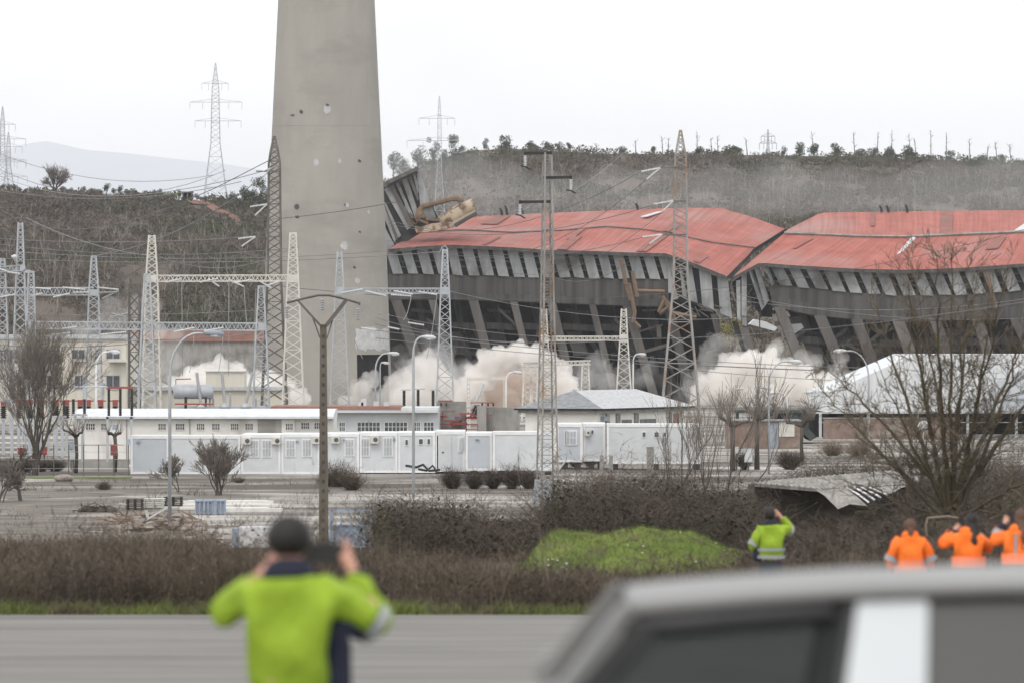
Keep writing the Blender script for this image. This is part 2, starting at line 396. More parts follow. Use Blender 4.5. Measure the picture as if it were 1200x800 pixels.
def string(mb, a, b, r, n=10, core=.35):
    """insulator string of discs from a to b"""
    a = Vector(a); b = Vector(b); pts = []; rs = []
    for i in range(n):
        for f, rr in ((.1, core), (.45, 1.), (.55, 1.), (.9, core)):
            pts.append(a + (b - a) * ((i + f) / n)); rs.append(r * rr)
    return mb.tube(pts, rs, 8)
def sag(a, b, s, n=14):
    a = Vector(a); b = Vector(b)
    return [a + (b - a) * (i / n) - Vector((0, 0, s * 4 * (i / n) * (1 - i / n))) for i in range(n + 1)]
def wire(a, b, s, label, r=.025, m='wire', group='overhead power lines', n=14):
    mb = MB(); mb.tube(sag(a, b, s, n), r, 4)
    mid = (Vector(a) + Vector(b)) / 2
    return tag(obj('overhead_wire', mb, m, loc=mid), label, 'cable', group)

def branch(tr, tw, p, d, L, r, lev, rng, maxlev, spread=.5, kids=(3, 5), up=.15, thick=.6, wob=.12, rmin=.008, split=1):
    """recursive bare branching: levels < split go to the trunk mesh, the rest to the twig mesh"""
    k = 5 if lev < 2 else 3; pts = [Vector(p)]; rs = [r]; q = Vector(p); dd = Vector(d).normalized()
    for i in range(k):
        dd = (dd + Vector((rng.gauss(0, wob), rng.gauss(0, wob), rng.gauss(0, wob) + up * .2))).normalized()
        q = q + dd * L / k; pts.append(q.copy()); rs.append(max(rmin, r * (1 - thick * (i + 1) / k)))
    (tr if lev < split else tw).tube(pts, rs, 7 if lev == 0 else (5 if lev < split else 3), cap=False)
    if lev >= maxlev: return
    for _ in range(rng.randint(*kids)):
        t = rng.uniform(.3, 1.0); i = min(k - 1, int(t * k)); f = t * k - i
        b = pts[i].lerp(pts[i + 1], f); rr = (rs[i] * (1 - f) + rs[i + 1] * f)
        ax = dd.orthogonal().normalized(); ax.rotate(Matrix.Rotation(rng.uniform(0, 2 * PI), 3, dd))
        nd_ = (dd + ax * rng.uniform(.5, 1.3) * spread * 1.6 + Vector((0, 0, up))).normalized()
        branch(tr, tw, b, nd_, L * rng.uniform(.5, .8), max(rmin, rr * .62), lev + 1, rng, maxlev, spread, kids, up, thick, wob, rmin, split)
    # leader
    branch(tr, tw, pts[-1], dd, L * rng.uniform(.55, .75), max(rmin, rs[-1]), lev + 1, rng, maxlev, spread, kids, up, thick, wob, rmin, split)
# ------------------------------------------------------------------ camera, sky, light
cam = bpy.data.cameras.new('camera'); co = bpy.data.objects.new('camera', cam); COL.objects.link(co)
co.location = (0, 0, ZC); co.rotation_euler = (PI / 2, 0, 0)
cam.lens = 200; cam.sensor_width = 36; cam.clip_start = .5; cam.clip_end = 120000
cam.dof.use_dof = True; cam.dof.focus_distance = 450; cam.dof.aperture_fstop = 3.4; cam.dof.aperture_blades = 0
SC.camera = co
SC.view_settings.view_transform = 'Standard'; SC.view_settings.look = 'None'; SC.view_settings.gamma = 1
SC.view_settings.exposure = 0.6
cy = SC.cycles
cy.use_denoising = True
try: cy.denoiser = 'OPENIMAGEDENOISE'
except Exception: pass
cy.max_bounces = 12; cy.diffuse_bounces = 3; cy.glossy_bounces = 3; cy.transmission_bounces = 4; cy.transparent_max_bounces = 64; cy.volume_bounces = 10
cy.caustics_reflective = False; cy.caustics_refractive = False
cy.volume_step_rate = 4.0; cy.volume_max_steps = 128
cy.sample_clamp_indirect = 6

W = bpy.data.worlds.new('World'); SC.world = W; W.use_nodes = True
nt = W.node_tree; bg = nt.nodes['Background']; out = nt.nodes['World Output']
SUN_EL, SUN_AZ = math.radians(52), math.radians(200)
sky = nd(nt, 'ShaderNodeTexSky', sky_type='NISHITA'); sky.sun_disc = False; sky.sun_elevation = SUN_EL; sky.sun_rotation = SUN_AZ; sky.dust_density = 4
bg.inputs[1].default_value = .03; nt.links.new(sky.outputs[0], bg.inputs[0])
tc = nd(nt, 'ShaderNodeTexCoord'); mp = nd(nt, 'ShaderNodeMapping'); mp.inputs['Scale'].default_value = (1, 1, 2.6); mp.inputs['Location'].default_value = (.33, .1, .02)
n = nd(nt, 'ShaderNodeTexNoise'); n.inputs['Scale'].default_value = 11; n.inputs['Detail'].default_value = 5; n.inputs['Roughness'].default_value = .55
nt.links.new(tc.outputs['Generated'], mp.inputs[0]); nt.links.new(mp.outputs[0], n.inputs['Vector'])
rp = nd(nt, 'ShaderNodeValToRGB'); rp.color_ramp.elements[0].position = .36; rp.color_ramp.elements[1].position = .58
rp.color_ramp.elements[0].color = (.74, .755, .77, 1); rp.color_ramp.elements[1].color = (1, .985, .945, 1)
nt.links.new(n.outputs['Fac'], rp.inputs[0])
bg2 = nd(nt, 'ShaderNodeBackground'); sx = nd(nt, 'ShaderNodeSeparateXYZ'); nt.links.new(tc.outputs['Generated'], sx.inputs[0])
hz = nd(nt, 'ShaderNodeMapRange'); hz.inputs[1].default_value = .06; hz.inputs[2].default_value = .5; hz.inputs[3].default_value = 1.13; hz.inputs[4].default_value = .86
nt.links.new(sx.outputs[2], hz.inputs[0]); nt.links.new(hz.outputs[0], bg2.inputs[1]); nt.links.new(rp.outputs[0], bg2.inputs[0])
ad = nd(nt, 'ShaderNodeAddShader'); nt.links.new(bg.outputs[0], ad.inputs[0]); nt.links.new(bg2.outputs[0], ad.inputs[1]); nt.links.new(ad.outputs[0], out.inputs[0])

sl = bpy.data.lights.new('sun', 'SUN'); sl.energy = .55; sl.angle = math.radians(14); sl.color = (1, .97, .93)
so = bpy.data.objects.new('sun', sl); COL.objects.link(so); so.location = (0, -50, 300)
# direction to the sun: sky rotation is measured clockwise from +Y
sd = Vector((math.sin(SUN_AZ) * math.cos(SUN_EL), math.cos(SUN_AZ) * math.cos(SUN_EL), math.sin(SUN_EL)))
so.rotation_euler = sd.to_track_quat('Z', 'Y').to_euler()

# ------------------------------------------------------------------ terrain
rng = np.random.default_rng(5); RND = random.Random(5)
def sheet(name, ys, ss, zf, m, xoff=80.0):
    mb = MB(); mb.grid([[(s * (y + xoff), y, zf(s * (y + xoff), y)) for s in ss] for y in ys])
    return struct(obj(name, mb, m, smooth=True))
SS = list(np.r_[np.linspace(-1.4, -.16, 14), np.linspace(-.14, .14, 57), np.linspace(.16, 1.4, 14)])
def zfield(x, y): return gz(y) + (.05 * noise.noise(Vector((x * .12, y * .12, 0))) + .03 * noise.noise(Vector((x * .5, y * .5, 3))) if 94 < y < 900 else 0)
sheet('field_ground', list(np.r_[-70, -20, 0, 27, np.linspace(40, 90, 8), 91, np.linspace(93, 262, 60)]), SS, zfield, 'soil')
sheet('yard', list(np.r_[np.linspace(262, 460, 60), np.linspace(470, 860, 30), 900, 1000, 2000, 4000]), SS, zfield, 'yard')
sheet('ground', [4000, 8000, 16000, 30000, 41500], list(np.linspace(-.3, .3, 13)), lambda x, y: gz(y) - .01, 'hill', 0.)
mb = MB(); rows = []
for y in np.linspace(263.5, 352, 50):
    xr = X(255 - (y - 263) * 1.2 + 90 * noise.noise(Vector((y * .12, 0, 3))) + 40 * noise.noise(Vector((y * .5, 0, 5))), y); rows.append([(x, y, zfield(x, y) + .02 - .04 * (abs(u - .5) * 2) ** 8) for u, x in [(u, X(-160, y) * (1 - u) + xr * u) for u in np.linspace(0, 1, 30)]])
mb.grid(rows); struct(obj('dirt', mb, 'gravel', smooth=True))
mb = MB(); mb.grid([[(x, y, gz(y) + .006) for x in np.linspace(-70, 70, 15)] for y in (8, 27, 43, 59, 75, 91)])
struct(obj('road', mb, 'asphalt'))

RL = [(-400, 232), (-100, 224), (0, 223), (100, 224), (170, 229), (230, 234), (300, 233), (330, 236), (420, 250)]
RR = [(300, 240), (420, 225), (452, 212), (500, 192), (545, 176), (600, 173), (700, 179), (800, 179), (900, 181), (1000, 183), (1100, 187), (1200, 189), (1400, 192), (1700, 200)]
YL, YR = 1300., 1650.
def smooth(t): t = max(0., min(1., t)); return t * t * (3 - 2 * t)
def hillL(s, y):
    px = s * FPX + CX; top = Z(interp(RL, px), YL) * smooth((560 - px) / 160)
    if y < YL: t = (y - 940) / (YL - 940); t = max(0, t); t = t ** .8
    else: t = 1 - ((y - YL) / 500) ** 1.3
    b = 1.1 * noise.noise(Vector((s * 60, y * .01, 1))) + 2.2 * noise.noise(Vector((s * 25, y * .006, 4)))
    return -.5 + top * max(-.1, t) + b * min(1, max(0, t * 3)) * (1 - smooth((t - .8) / .2) * .7)
def hillR(s, y):
    px = s * FPX + CX; top = Z(interp(RR, px), YR) * smooth((px - 340) / 90)
    if y < YR: t = max(0, (y - 900) / (YR - 900)) ** .85
    else: t = 1 - ((y - YR) / 600) ** 1.3
    b = 1.6 * noise.noise(Vector((s * 50, y * .008, 7))) + 3 * noise.noise(Vector((s * 18, y * .005, 9)))
    return -.5 + top * max(-.1, t) + b * min(1, max(0, t * 3)) * (1 - smooth((t - .8) / .2) * .7)
def hill(name, f, s0, s1, ys):
    mb = MB(); mb.grid([[(s * y, y, f(s, y)) for s in np.linspace(s0, s1, 110)] for y in ys])
    return struct(obj(name, mb, 'hill', smooth=True))
hill('left_hill', hillL, -.17, .0, list(np.linspace(920, 1300, 46)) + [1340, 1400, 1500, 1650, 1800])
hill('right_hill', hillR, -.045, .17, list(np.linspace(880, 1650, 70)) + [1690, 1750, 1900, 2100, 2300])
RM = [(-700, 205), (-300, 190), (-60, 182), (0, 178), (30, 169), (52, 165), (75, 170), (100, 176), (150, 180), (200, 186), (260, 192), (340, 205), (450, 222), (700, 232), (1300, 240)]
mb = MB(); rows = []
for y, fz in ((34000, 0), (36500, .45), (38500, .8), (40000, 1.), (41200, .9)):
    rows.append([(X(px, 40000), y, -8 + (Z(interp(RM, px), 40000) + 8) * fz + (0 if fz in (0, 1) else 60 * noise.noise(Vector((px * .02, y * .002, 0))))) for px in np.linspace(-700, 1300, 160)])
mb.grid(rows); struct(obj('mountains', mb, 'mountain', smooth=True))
# bare red earth patch on the left hill
mb = MB(); rows = []
redx = [(212, 233), (222, 236), (245, 242), (262, 250), (275, 258), (292, 268), (300, 277)]
for k, off in enumerate(np.linspace(-1, 1, 7)):
    row = []
    for i, (px, py) in enumerate(resample(redx, 24)):
        w = (5 + 5 * math.sin(i * .9) * .4) * math.sin(PI * (i + .6) / 25) ** .5
        tpy = py + off * w
        # find y on the hill whose screen row is tpy
        s = (px + 3 * off - CX) / FPX; best = min(np.linspace(960, 1299, 120), key=lambda y: abs(Z(tpy, y) - hillL(s, y)))
        row.append((s * best, best - .3, hillL(s, best) + .35))
    rows.append(row)
mb.grid(rows); struct(obj('earth_track', mb, 'red_earth', smooth=True))

# grassy mound beside the road
def mound_h(x, y):
    cx = X(742, 132); cy_ = 132
    h = 1.2 * math.exp(-((x - cx - .1) / 1.5) ** 2 - ((y - cy_) / 2.2) ** 2)
    h += .92 * math.exp(-((x - cx + 1.75) / .95) ** 2 - ((y - cy_ - .8) / 1.8) ** 2)
    h += .62 * math.exp(-((x - cx - 1.7) / .8) ** 2 - ((y - cy_ + .1) / 1.8) ** 2)
    h += .45 * math.exp(-((x - cx - 2.6) / .45) ** 2 - ((y - cy_ - .4) / 1.5) ** 2)
    h += .14 * noise.noise(Vector((x * 1.7, y * 1.2, 2))) * min(1, h * 3) + .07 * noise.noise(Vector((x * 4.5, y * 3, 6))) * min(1, h * 3)
    return h
mb = MB(); cx0 = X(742, 132)
mb.grid([[(x, y, gz(y) - .12 + mound_h(x, y)) for x in np.linspace(cx0 - 5.4, cx0 + 4.4, 90)] for y in np.linspace(126.5, 137, 50)])
struct(obj('grass_mound', mb, 'grass', smooth=True))

# haze: one closed box of even thin air
mb = MB(); mb.box(-14500, 14500, -110, 42500, -10, 1600)
M['haze'] = vol_mat('haze', (.93, .95, 1.0), .00005, .2)
tag(obj('haze', mb, 'haze'), 'thin pale haze filling the air over the whole plant and hills', 'haze', kind='stuff')

# ------------------------------------------------------------------ ground cover (nobody could count it)
def stuff(o, label, cat): return tag(o, label, cat, kind='stuff')
# dry weeds between road and yard
n = 52000
y = 92.2 + (rng.uniform(0, 1, n) ** 1.7) * 150; s = rng.uniform(-.108, .108, n); x = s * y
dens = np.array([noise.noise(Vector((a * .35, b * .16, 0))) for a, b in zip(x, y)])
px = s * FPX + CX
keep = (dens > -.3 + .2 * rng.normal(size=n)) & ~((px > 400) & (px < 930) & (y > 112) & (y < 160) & (rng.uniform(0, 1, n) < .94))
x, y, px, dens = x[keep], y[keep], px[keep], dens[keep]; n = len(x)
z = np.interp(y, GY, GZ)
gpy = CY + (ZC - z) / y * FPX; lim = np.clip(gpy - np.where(px > 455, np.where(px < 640, 671, 665), np.where(px > 250, 648, 638)), 9, 200) / FPX * y
ht = np.minimum(rng.uniform(.45, 1.15, n) * (1 + .35 * dens) * np.where(y < 94.2, .6, 1.), lim * rng.uniform(.6, 1.12, n) * (1 + .25 * dens))
ptc = np.array([noise.noise(Vector((a * .22, b * .05, 11))) for a, b in zip(x, y)]); ht *= np.clip(1 + 2.2 * ptc, .3, 1.75)
tall = rng.uniform(0, 1, n) < .09; ht[tall] *= rng.uniform(1.2, 1.75, tall.sum())
bx = (px > 258) & (px < 450) & (y > 97); ht[bx] = np.minimum(ht[bx], (np.clip(gpy - 647, 7, 200) / FPX * y)[bx] * rng.uniform(.5, 1., bx.sum()))
D = np.c_[rng.normal(0, .14, n), rng.normal(0, .14, n), np.ones(n)]
V1 = ribbons(np.c_[x, y, z], D, ht, .013, rng, 3, .12)
# side sprigs and seed heads
k = 4; idx = np.repeat(np.arange(n), k); t = rng.uniform(.3, 1., n * k)
Dn = D / np.linalg.norm(D, axis=1, keepdims=True)
q0 = np.c_[x, y, z][idx] + Dn[idx] * (ht[idx] * t)[:, None]
D2 = np.c_[rng.normal(0, .7, n * k), rng.normal(0, .7, n * k), rng.uniform(.3, 1.2, n * k)]
V2 = ribbons(q0, D2, rng.uniform(.08, .34, n * k), .014, rng, 1, .1)
lf = rng.integers(0, n, 70000); V3 = leafq(np.c_[x, y, z][lf] + Dn[lf] * (ht[lf] * rng.uniform(.1, 1., 70000))[:, None] + rng.normal(0, .05, (70000, 3)), rng.uniform(.012, .035, 70000), rng)
stuff(npobj('dry_weeds', *cat(V1, V2, V3), 'weed'), 'dry brown weeds covering the slope between the road and the yard', 'weeds')
pl = rng.choice(n, 3000, False)
stuff(npobj('straw_stalks', *ribbons(np.c_[x, y, z][pl], D[pl] * np.array([1.5, 1.5, 1]), ht[pl] * 1.25, .012, rng, 3, .1), 'weed_pale'), 'scattered pale straw stalks standing among the brown weeds', 'weeds')
# green grass along the road edge, on the mound and the flat behind the weeds
n = 26000; x = rng.uniform(-10.5, 10.5, n); y = 91.05 + rng.gamma(1.6, .5, n)
dg = np.array([noise.noise(Vector((a * .9, b * .6, 5))) for a, b in zip(x, y)]); kp = dg > -.05 + rng.normal(0, .12, n)
x, y, dg = x[kp], y[kp], dg[kp]; n = len(x)
V1 = ribbons(np.c_[x, y, np.interp(y, GY, GZ)], np.c_[rng.normal(0, .4, n), rng.normal(0, .4, n), np.ones(n)], rng.uniform(.08, .3, n) * (1 + .8 * dg), .012, rng, 2, .3, .2)
n = 30000; x = rng.uniform(X(400, 125), X(880, 125), n); y = rng.uniform(112, 128, n); pxx = x / y * FPX + CX
kp = (pxx > 430) & (rng.uniform(0, 1, n) < np.clip((pxx - 420) / 90, .2, 1)); x, y = x[kp], y[kp]; n = len(x)
V2 = ribbons(np.c_[x, y, np.interp(y, GY, GZ)], np.c_[rng.normal(0, .4, n), rng.normal(0, .4, n), np.ones(n)], rng.uniform(.07, .2, n), .02, rng, 2, .3, .2)
stuff(npobj('verge_grass', *cat(V1, V2), 'blade'), 'tufts of green grass along the road edge and before the mound', 'grass')
n = 60000; x = rng.uniform(cx0 - 4.6, cx0 + 4.0, n); y = rng.uniform(127, 136, n)
h = np.array([mound_h(a, b) for a, b in zip(x, y)]); kp = h > .14; x, y, h = x[kp], y[kp], h[kp]; n = len(x)
stuff(npobj('mound_grass', *ribbons(np.c_[x, y, np.interp(y, GY, GZ) - .14 + h], np.c_[rng.normal(0, .5, n), rng.normal(-.2, .5, n), np.ones(n)], rng.uniform(.04, .11, n), .013, rng, 1, .3), 'blade'), 'short moss green grass growing over the mound', 'grass')
# pale stones and stray rubbish on the mound
n = 70; x = rng.uniform(cx0 - 4.2, cx0 + 3.2, n); y = rng.uniform(127.5, 132.5, n)
h = np.array([mound_h(a, b) for a, b in zip(x, y)])
mr = rng.integers(0, n, 26); x[mr] = cx0 - 1.9 + rng.normal(0, .22, 26); y[mr] = 130.4 + rng.normal(0, .4, 26); h = np.array([mound_h(a, b) for a, b in zip(x, y)])
mb = MB()
for a, b, c in zip(x, y, h): mb.ball((a, b, gz(b) - .1 + c), RND.uniform(.012, .04), RND.uniform(.012, .04), RND.uniform(.01, .025), 6, 4)
stuff(obj('stones', mb, 'slab'), 'pale stones and rubbish scattered over the green mound', 'stones')

# brambles: tangled canes behind the mound, across the middle and right
def brambles(areas, seed, name, label, m1='bramble', m2='leaf_dark'):
    r = np.random.default_rng(seed); P0 = []; H = []
    for (px0, px1, y0, y1, h, cnt) in areas:
        yy = r.uniform(y0, y1, cnt); pp = r.uniform(px0, px1, cnt); xx = (pp - CX) / FPX * yy
        hh = h * np.array([.35 + .7 * max(0, .5 + 1.3 * noise.noise(Vector((a * .3 + seed, b * .12, 8)))) + .9 * max(0, .25 + 1.6 * noise.noise(Vector((a * .11 + seed, b * .05, 3)))) for a, b in zip(xx, yy)])
        P0.append(np.c_[xx, yy, np.interp(yy, GY, GZ)]); H.append(hh)
    P0 = np.concatenate(P0); H = np.concatenate(H); n = len(P0)
    D = np.c_[r.normal(0, .38, n), r.normal(0, .38, n), np.ones(n)]
    A = ribbons(P0, D, H, .022, r, 4, .3, .25)
    k = 6; idx = np.repeat(np.arange(n), k); t = r.uniform(.15, 1.05, n * k)
    q = P0[idx] + (D / np.linalg.norm(D, axis=1, keepdims=True))[idx] * (H[idx] * t)[:, None] + r.normal(0, .12, (n * k, 3))
    B = ribbons(q, np.c_[r.normal(0, 1, n * k), r.normal(0, 1, n * k), r.uniform(-.2, 1.2, n * k)], r.uniform(.2, .7, n * k), .016, r, 2, .4, .1)
    o = stuff(npobj(name, *cat(A, B), m1), label, 'undergrowth')
    kk = n * 5; li = r.integers(0, n, kk)
    q = P0[li] + np.c_[np.zeros(kk), np.zeros(kk), H[li] * r.uniform(0, .72, kk)] + r.normal(0, .16, (kk, 3))
    return o, leafq(q, r.uniform(.025, .085, kk), r)
o1, l1 = brambles([(440, 640, 165, 200, 1.1, 3200), (430, 640, 200, 245, 1.0, 2600)], 21, 'bramble_thicket', 'grey brown bramble thicket left of the green mound')
o2, l2 = brambles([(640, 900, 175, 215, 1.9, 3600), (650, 880, 215, 262, 1.7, 4000), (720, 1010, 262, 300, 2.0, 4600)], 22, 'bramble_thicket', 'dark reddish bramble thicket behind the green mound')
o3, l3 = brambles([(900, 1230, 128, 175, 1.15, 5000), (880, 1230, 105, 128, .9, 2400), (1075, 1230, 160, 200, 2.0, 2200)], 23, 'bramble_thicket', 'dark bramble thicket around the arched shed at right')
o4, l4 = brambles([(930, 1230, 290, 345, 2.3, 7200), (900, 1060, 262, 300, 2.2, 4200)], 24, 'bramble_thicket', 'purple brown leafless thicket beyond the arched shed')
stuff(npobj('bramble_leaves', *cat(l1, l2, l3), 'leaf_dark'), 'dull dark leaves low down in the bramble thickets', 'undergrowth')
# weeds in the yard, along its cracks and edges
n = 2600; y = rng.uniform(262, 372, n); px = rng.uniform(-30, 900, n)
c = np.array([noise.noise(Vector((a * .012, b * .25, 2))) for a, b in zip(px, y)]); kp = (c > .22) | ((y < 270) & (c > -.1)); y, px = y[kp], px[kp]; n = len(y)
x = (px - CX) / FPX * y
k = 9; xx = np.repeat(x, k) + rng.normal(0, .25, n * k); yy = np.repeat(y, k) + rng.normal(0, .25, n * k)
stuff(npobj('yard_weeds', *ribbons(np.c_[xx, yy, np.interp(yy, GY, GZ)], np.c_[rng.normal(0, .5, n * k), rng.normal(0, .5, n * k), np.ones(n * k)], rng.uniform(.08, .5, n * k), .022, rng, 2, .3, .1), 'weed'), 'low dry weeds growing in the cracks of the yard', 'weeds')

# scrub on the hills
def hillscrub(f, s0, s1, y0, y1, n, seed, rmax, name, label, leaves=40, stems=6):
    r = np.random.default_rng(seed); s = r.uniform(s0, s1, n); y = y0 + (y1 - y0) * r.uniform(0, 1, n) ** .85
    d = np.array([noise.noise(Vector((a * 70, b * .012, seed))) for a, b in zip(s, y)])
    zz_ = np.array([f(a, b) for a, b in zip(s, y)]); ppx = s * FPX + CX; ppy = CY - (zz_ - ZC) / y * FPX
    ry = np.interp(ppx, [p[0] for p in redx], [p[1] for p in redx]); red = (ppx > 208) & (ppx < 306) & (ppy > ry - 4) & (ppy < ry + 9)
    keep = (d > -.32 + .15 * r.normal(size=n)) & ~(red & (r.uniform(0, 1, n) < .93)); s, y, d = s[keep], y[keep], d[keep]; n = len(s)
    z = np.array([f(a, b) for a, b in zip(s, y)]); R = r.uniform(.35, 1., n) * rmax * (1 + .4 * d)
    q = np.repeat(np.c_[s * y, y, z], leaves, 0); rr = np.repeat(R, leaves)
    g = r.normal(size=(n * leaves, 3)); g /= np.linalg.norm(g, axis=1, keepdims=True); g *= r.uniform(.2, 1, (n * leaves, 1)) ** .5
    g[:, 2] = np.abs(g[:, 2]) * 1.0
    A = leafq(q + g * rr[:, None], rr * r.uniform(.06, .2, n * leaves), r)
    q2 = np.repeat(np.c_[s * y, y, z], stems, 0); r2 = np.repeat(R, stems)
    B = ribbons(q2 + r.normal(0, .6, q2.shape) * np.array([1, 1, 0]), np.c_[r.normal(0, .3, len(q2)), r.normal(0, .3, len(q2)), np.ones(len(q2))], r2 * r.uniform(.8, 1.9, len(q2)) * np.clip((y1 - q2[:, 1]) / 150, .5, 1), .14, r, 2, .15)
    o = stuff(npobj(name, *cat(A, B), 'scrub'), label, 'scrub')
    m = n // 5; i = r.integers(0, n, m)
    C = ribbons(np.c_[s * y, y, z][i], np.c_[r.normal(0, .13, m), r.normal(0, .13, m), np.ones(m)], r.uniform(3, 8.5, m) * np.clip((y1 - y[i]) / 220, .28, 1), .15, r, 3, .12)
    j = r.integers(0, m, m * 3); tt = r.uniform(.35, .95, m * 3)
    E = ribbons(np.c_[s * y, y, z][i][j] + np.c_[np.zeros(m * 3), np.zeros(m * 3), tt * 5 * np.clip((y1 - y[i][j]) / 220, .28, 1)], np.c_[r.normal(0, .6, m * 3), r.normal(0, .6, m * 3), np.ones(m * 3)], r.uniform(1, 3, m * 3) * np.clip((y1 - y[i][j]) / 220, .28, 1), .09, r, 2, .15)
    return o, cat(C, E)
oL, eL = hillscrub(hillL, -.105, -.03, 945, 1296, 5200, 31, 2.3, 'hill_scrub', 'brown and olive scrub covering the left hill')
oR, eR = hillscrub(hillR, -.03, .105, 890, 1648, 7600, 32, 2.7, 'hill_scrub', 'greyish scrub covering the long hill behind the red roofed hall')
stuff(npobj('bare_saplings', *cat(eL, eR), 'scrub_pale'), 'thin pale leafless saplings standing all over both hillsides', 'saplings')
# ------------------------------------------------------------------ chimney
YC = 750.0; cc = (X(382.5, YC), YC, 0.6)
ch = thing('chimney', cc, 'huge round grey concrete chimney rising out of the top of the photo', 'chimney')
zs = np.linspace(0, 119, 80)
def chr_(z): return float(np.interp(z, [0, 4, 20, 54, 119], [8.72, 8.55, 7.98, 6.36, 4.6]))
NA = 96; mb = MB(); inn = MB()
def open_(z, j):
    a = (j + .5) / NA * 360    # degrees from the viewer's side, clockwise towards screen right
    return z < 7.4 and 31 < a < 76
ring = lambda r, z, j: (cc[0] + r * math.sin(2 * PI * j / NA), cc[1] - r * math.cos(2 * PI * j / NA), cc[2] + z)
zz = list(np.linspace(0, 7.4, 6)) + list(np.linspace(9, 119, 70))
for z in zz: mb.v.extend(ring(chr_(z), z, j) for j in range(NA))
for i in range(len(zz) - 1):
    for j in range(NA):
        if open_((zz[i] + zz[i + 1]) / 2, j): continue
        a = i * NA + j; b = i * NA + (j + 1) % NA; mb.f.append((a, b, b + NA, a + NA)); mb.m.append(0)
# reveal of the opening and the inner wall
j0, j1 = round(31 / 360 * NA), round(76 / 360 * NA)
for j in (j0, j1): inn.add([ring(chr_(0), 0, j), ring(chr_(0) - .9, 0, j), ring(chr_(7.4) - .9, 7.4, j), ring(chr_(7.4), 7.4, j)], [(0, 1, 2, 3)])
inn.grid([[ring(chr_(7.4) - .9 * k, 7.4, j) for j in range(j0, j1 + 1)] for k in (0, 1)])
inn.grid([[ring(chr_(z) - .9, z, j) for j in range(NA + 1)] for z in (0, 7.4, 30)])
obj('shell', mb, 'chimney', ch, smooth=True); obj('opening', inn, 'interior', ch)
mb = MB(); rim = [(chr_(Z(148, YC) - .6) + .01, Z(148, YC) - .66), (chr_(Z(148, YC) - .6) + .035, Z(148, YC) - .6), (chr_(Z(148, YC) - .6) + .01, Z(148, YC) - .54)]
mb.lathe((cc[0], cc[1], cc[2] - .1), rim, 96); obj('joint', mb, 'chimney', ch)
def curved_patch(px0, px1, py0, py1, rag=.0, seed=0):
    r = random.Random(seed); m = MB(); rows = []
    nx = 14; base = []
    for k in range(7):
        row = []
        for i in range(nx + 1):
            px = px0 + (px1 - px0) * i / nx; py = py0 + (py1 - py0) * k / 6
            e = rag * (r.uniform(-1, 1) if (k in (0, 6) or i in (0, nx)) else 0)
            py += e; px += e * .5
            if rag < 2: u_, v_ = i / nx * 2 - 1, k / 3 - 1; px = (px0 + px1) / 2 + (px1 - px0) / 2 * u_ * math.sqrt(1 - v_ * v_ / 2) + e * .4; py = (py0 + py1) / 2 + (py1 - py0) / 2 * v_ * math.sqrt(1 - u_ * u_ / 2) + e
            z = Z(py, YC - 7) - cc[2]; R = chr_(z) + .035; dx = max(-.985, min(.985, (X(px, YC - 3) - cc[0]) / R))
            row.append((cc[0] + R * dx, cc[1] - R * math.sqrt(1 - dx * dx), z + cc[2]))
        rows.append(row)
    m.grid(rows); return m
pm = MB()
for k, (a, b, c, d) in enumerate([(380, 389, 123, 133), (369, 375, 187, 195), (400, 409, 283, 293), (417, 423, 326, 332), (397, 401, 186, 191), (431, 434, 246, 250), (406, 410, 238, 243)]):
    obj('repair_patch', curved_patch(a, b, c, d, 1.3, k), 'patch', ch)
obj('spalled_render', curved_patch(418, 456, 385, 410, 2.2, 44), 'patch', ch, True)
pm = MB()
for k, (a, b, c, d) in enumerate([(346, 352, 239, 246), (347, 352, 253, 256), (352, 356, 129, 133), (341, 346, 134, 136), (420, 424, 187, 190), (421, 424, 271, 273), (415, 418, 312, 315), (383, 387, 122, 125), (404, 407, 240, 241), (349, 351, 288, 291)]):
    q = curved_patch(a, b, c, d, 1., k + 20); o_ = len(pm.v); pm.v += q.v; pm.f += [tuple(i + o_ for i in f) for f in q.f]; pm.m += q.m
obj('stain', pm, 'concrete_dark', ch)

# ------------------------------------------------------------------ the collapsing hall
YH = 800.0
hall = thing('collapsing_hall', (X(850, YH), YH, 1.0), 'long industrial hall with sagging red roof folding down in the middle', 'building')
eL = [(455, 292), (490, 289), (530, 287), (600, 290), (640, 293), (700, 294.5), (735, 296), (780, 297), (815, 309), (852, 324)]
kL = [(487, 273), (540, 270), (600, 273), (660, 270.5), (710, 266), (760, 270), (800, 277), (830, 284), (885, 291)]
tL = [(515, 262), (560, 254), (640, 250), (735, 246), (800, 243.5), (845, 244), (880, 254), (921, 269)]
eR = [(858, 325), (890, 308), (930, 311), (1000, 315), (1060, 316.5), (1130, 314), (1200, 309), (1400, 299)]
kR = [(919, 273.5), (960, 275), (1000, 277), (1060, 278), (1130, 275), (1200, 272), (1400, 266)]
tR = [(924, 268.5), (962, 249.5), (1050, 248), (1200, 246.5), (1400, 243)]
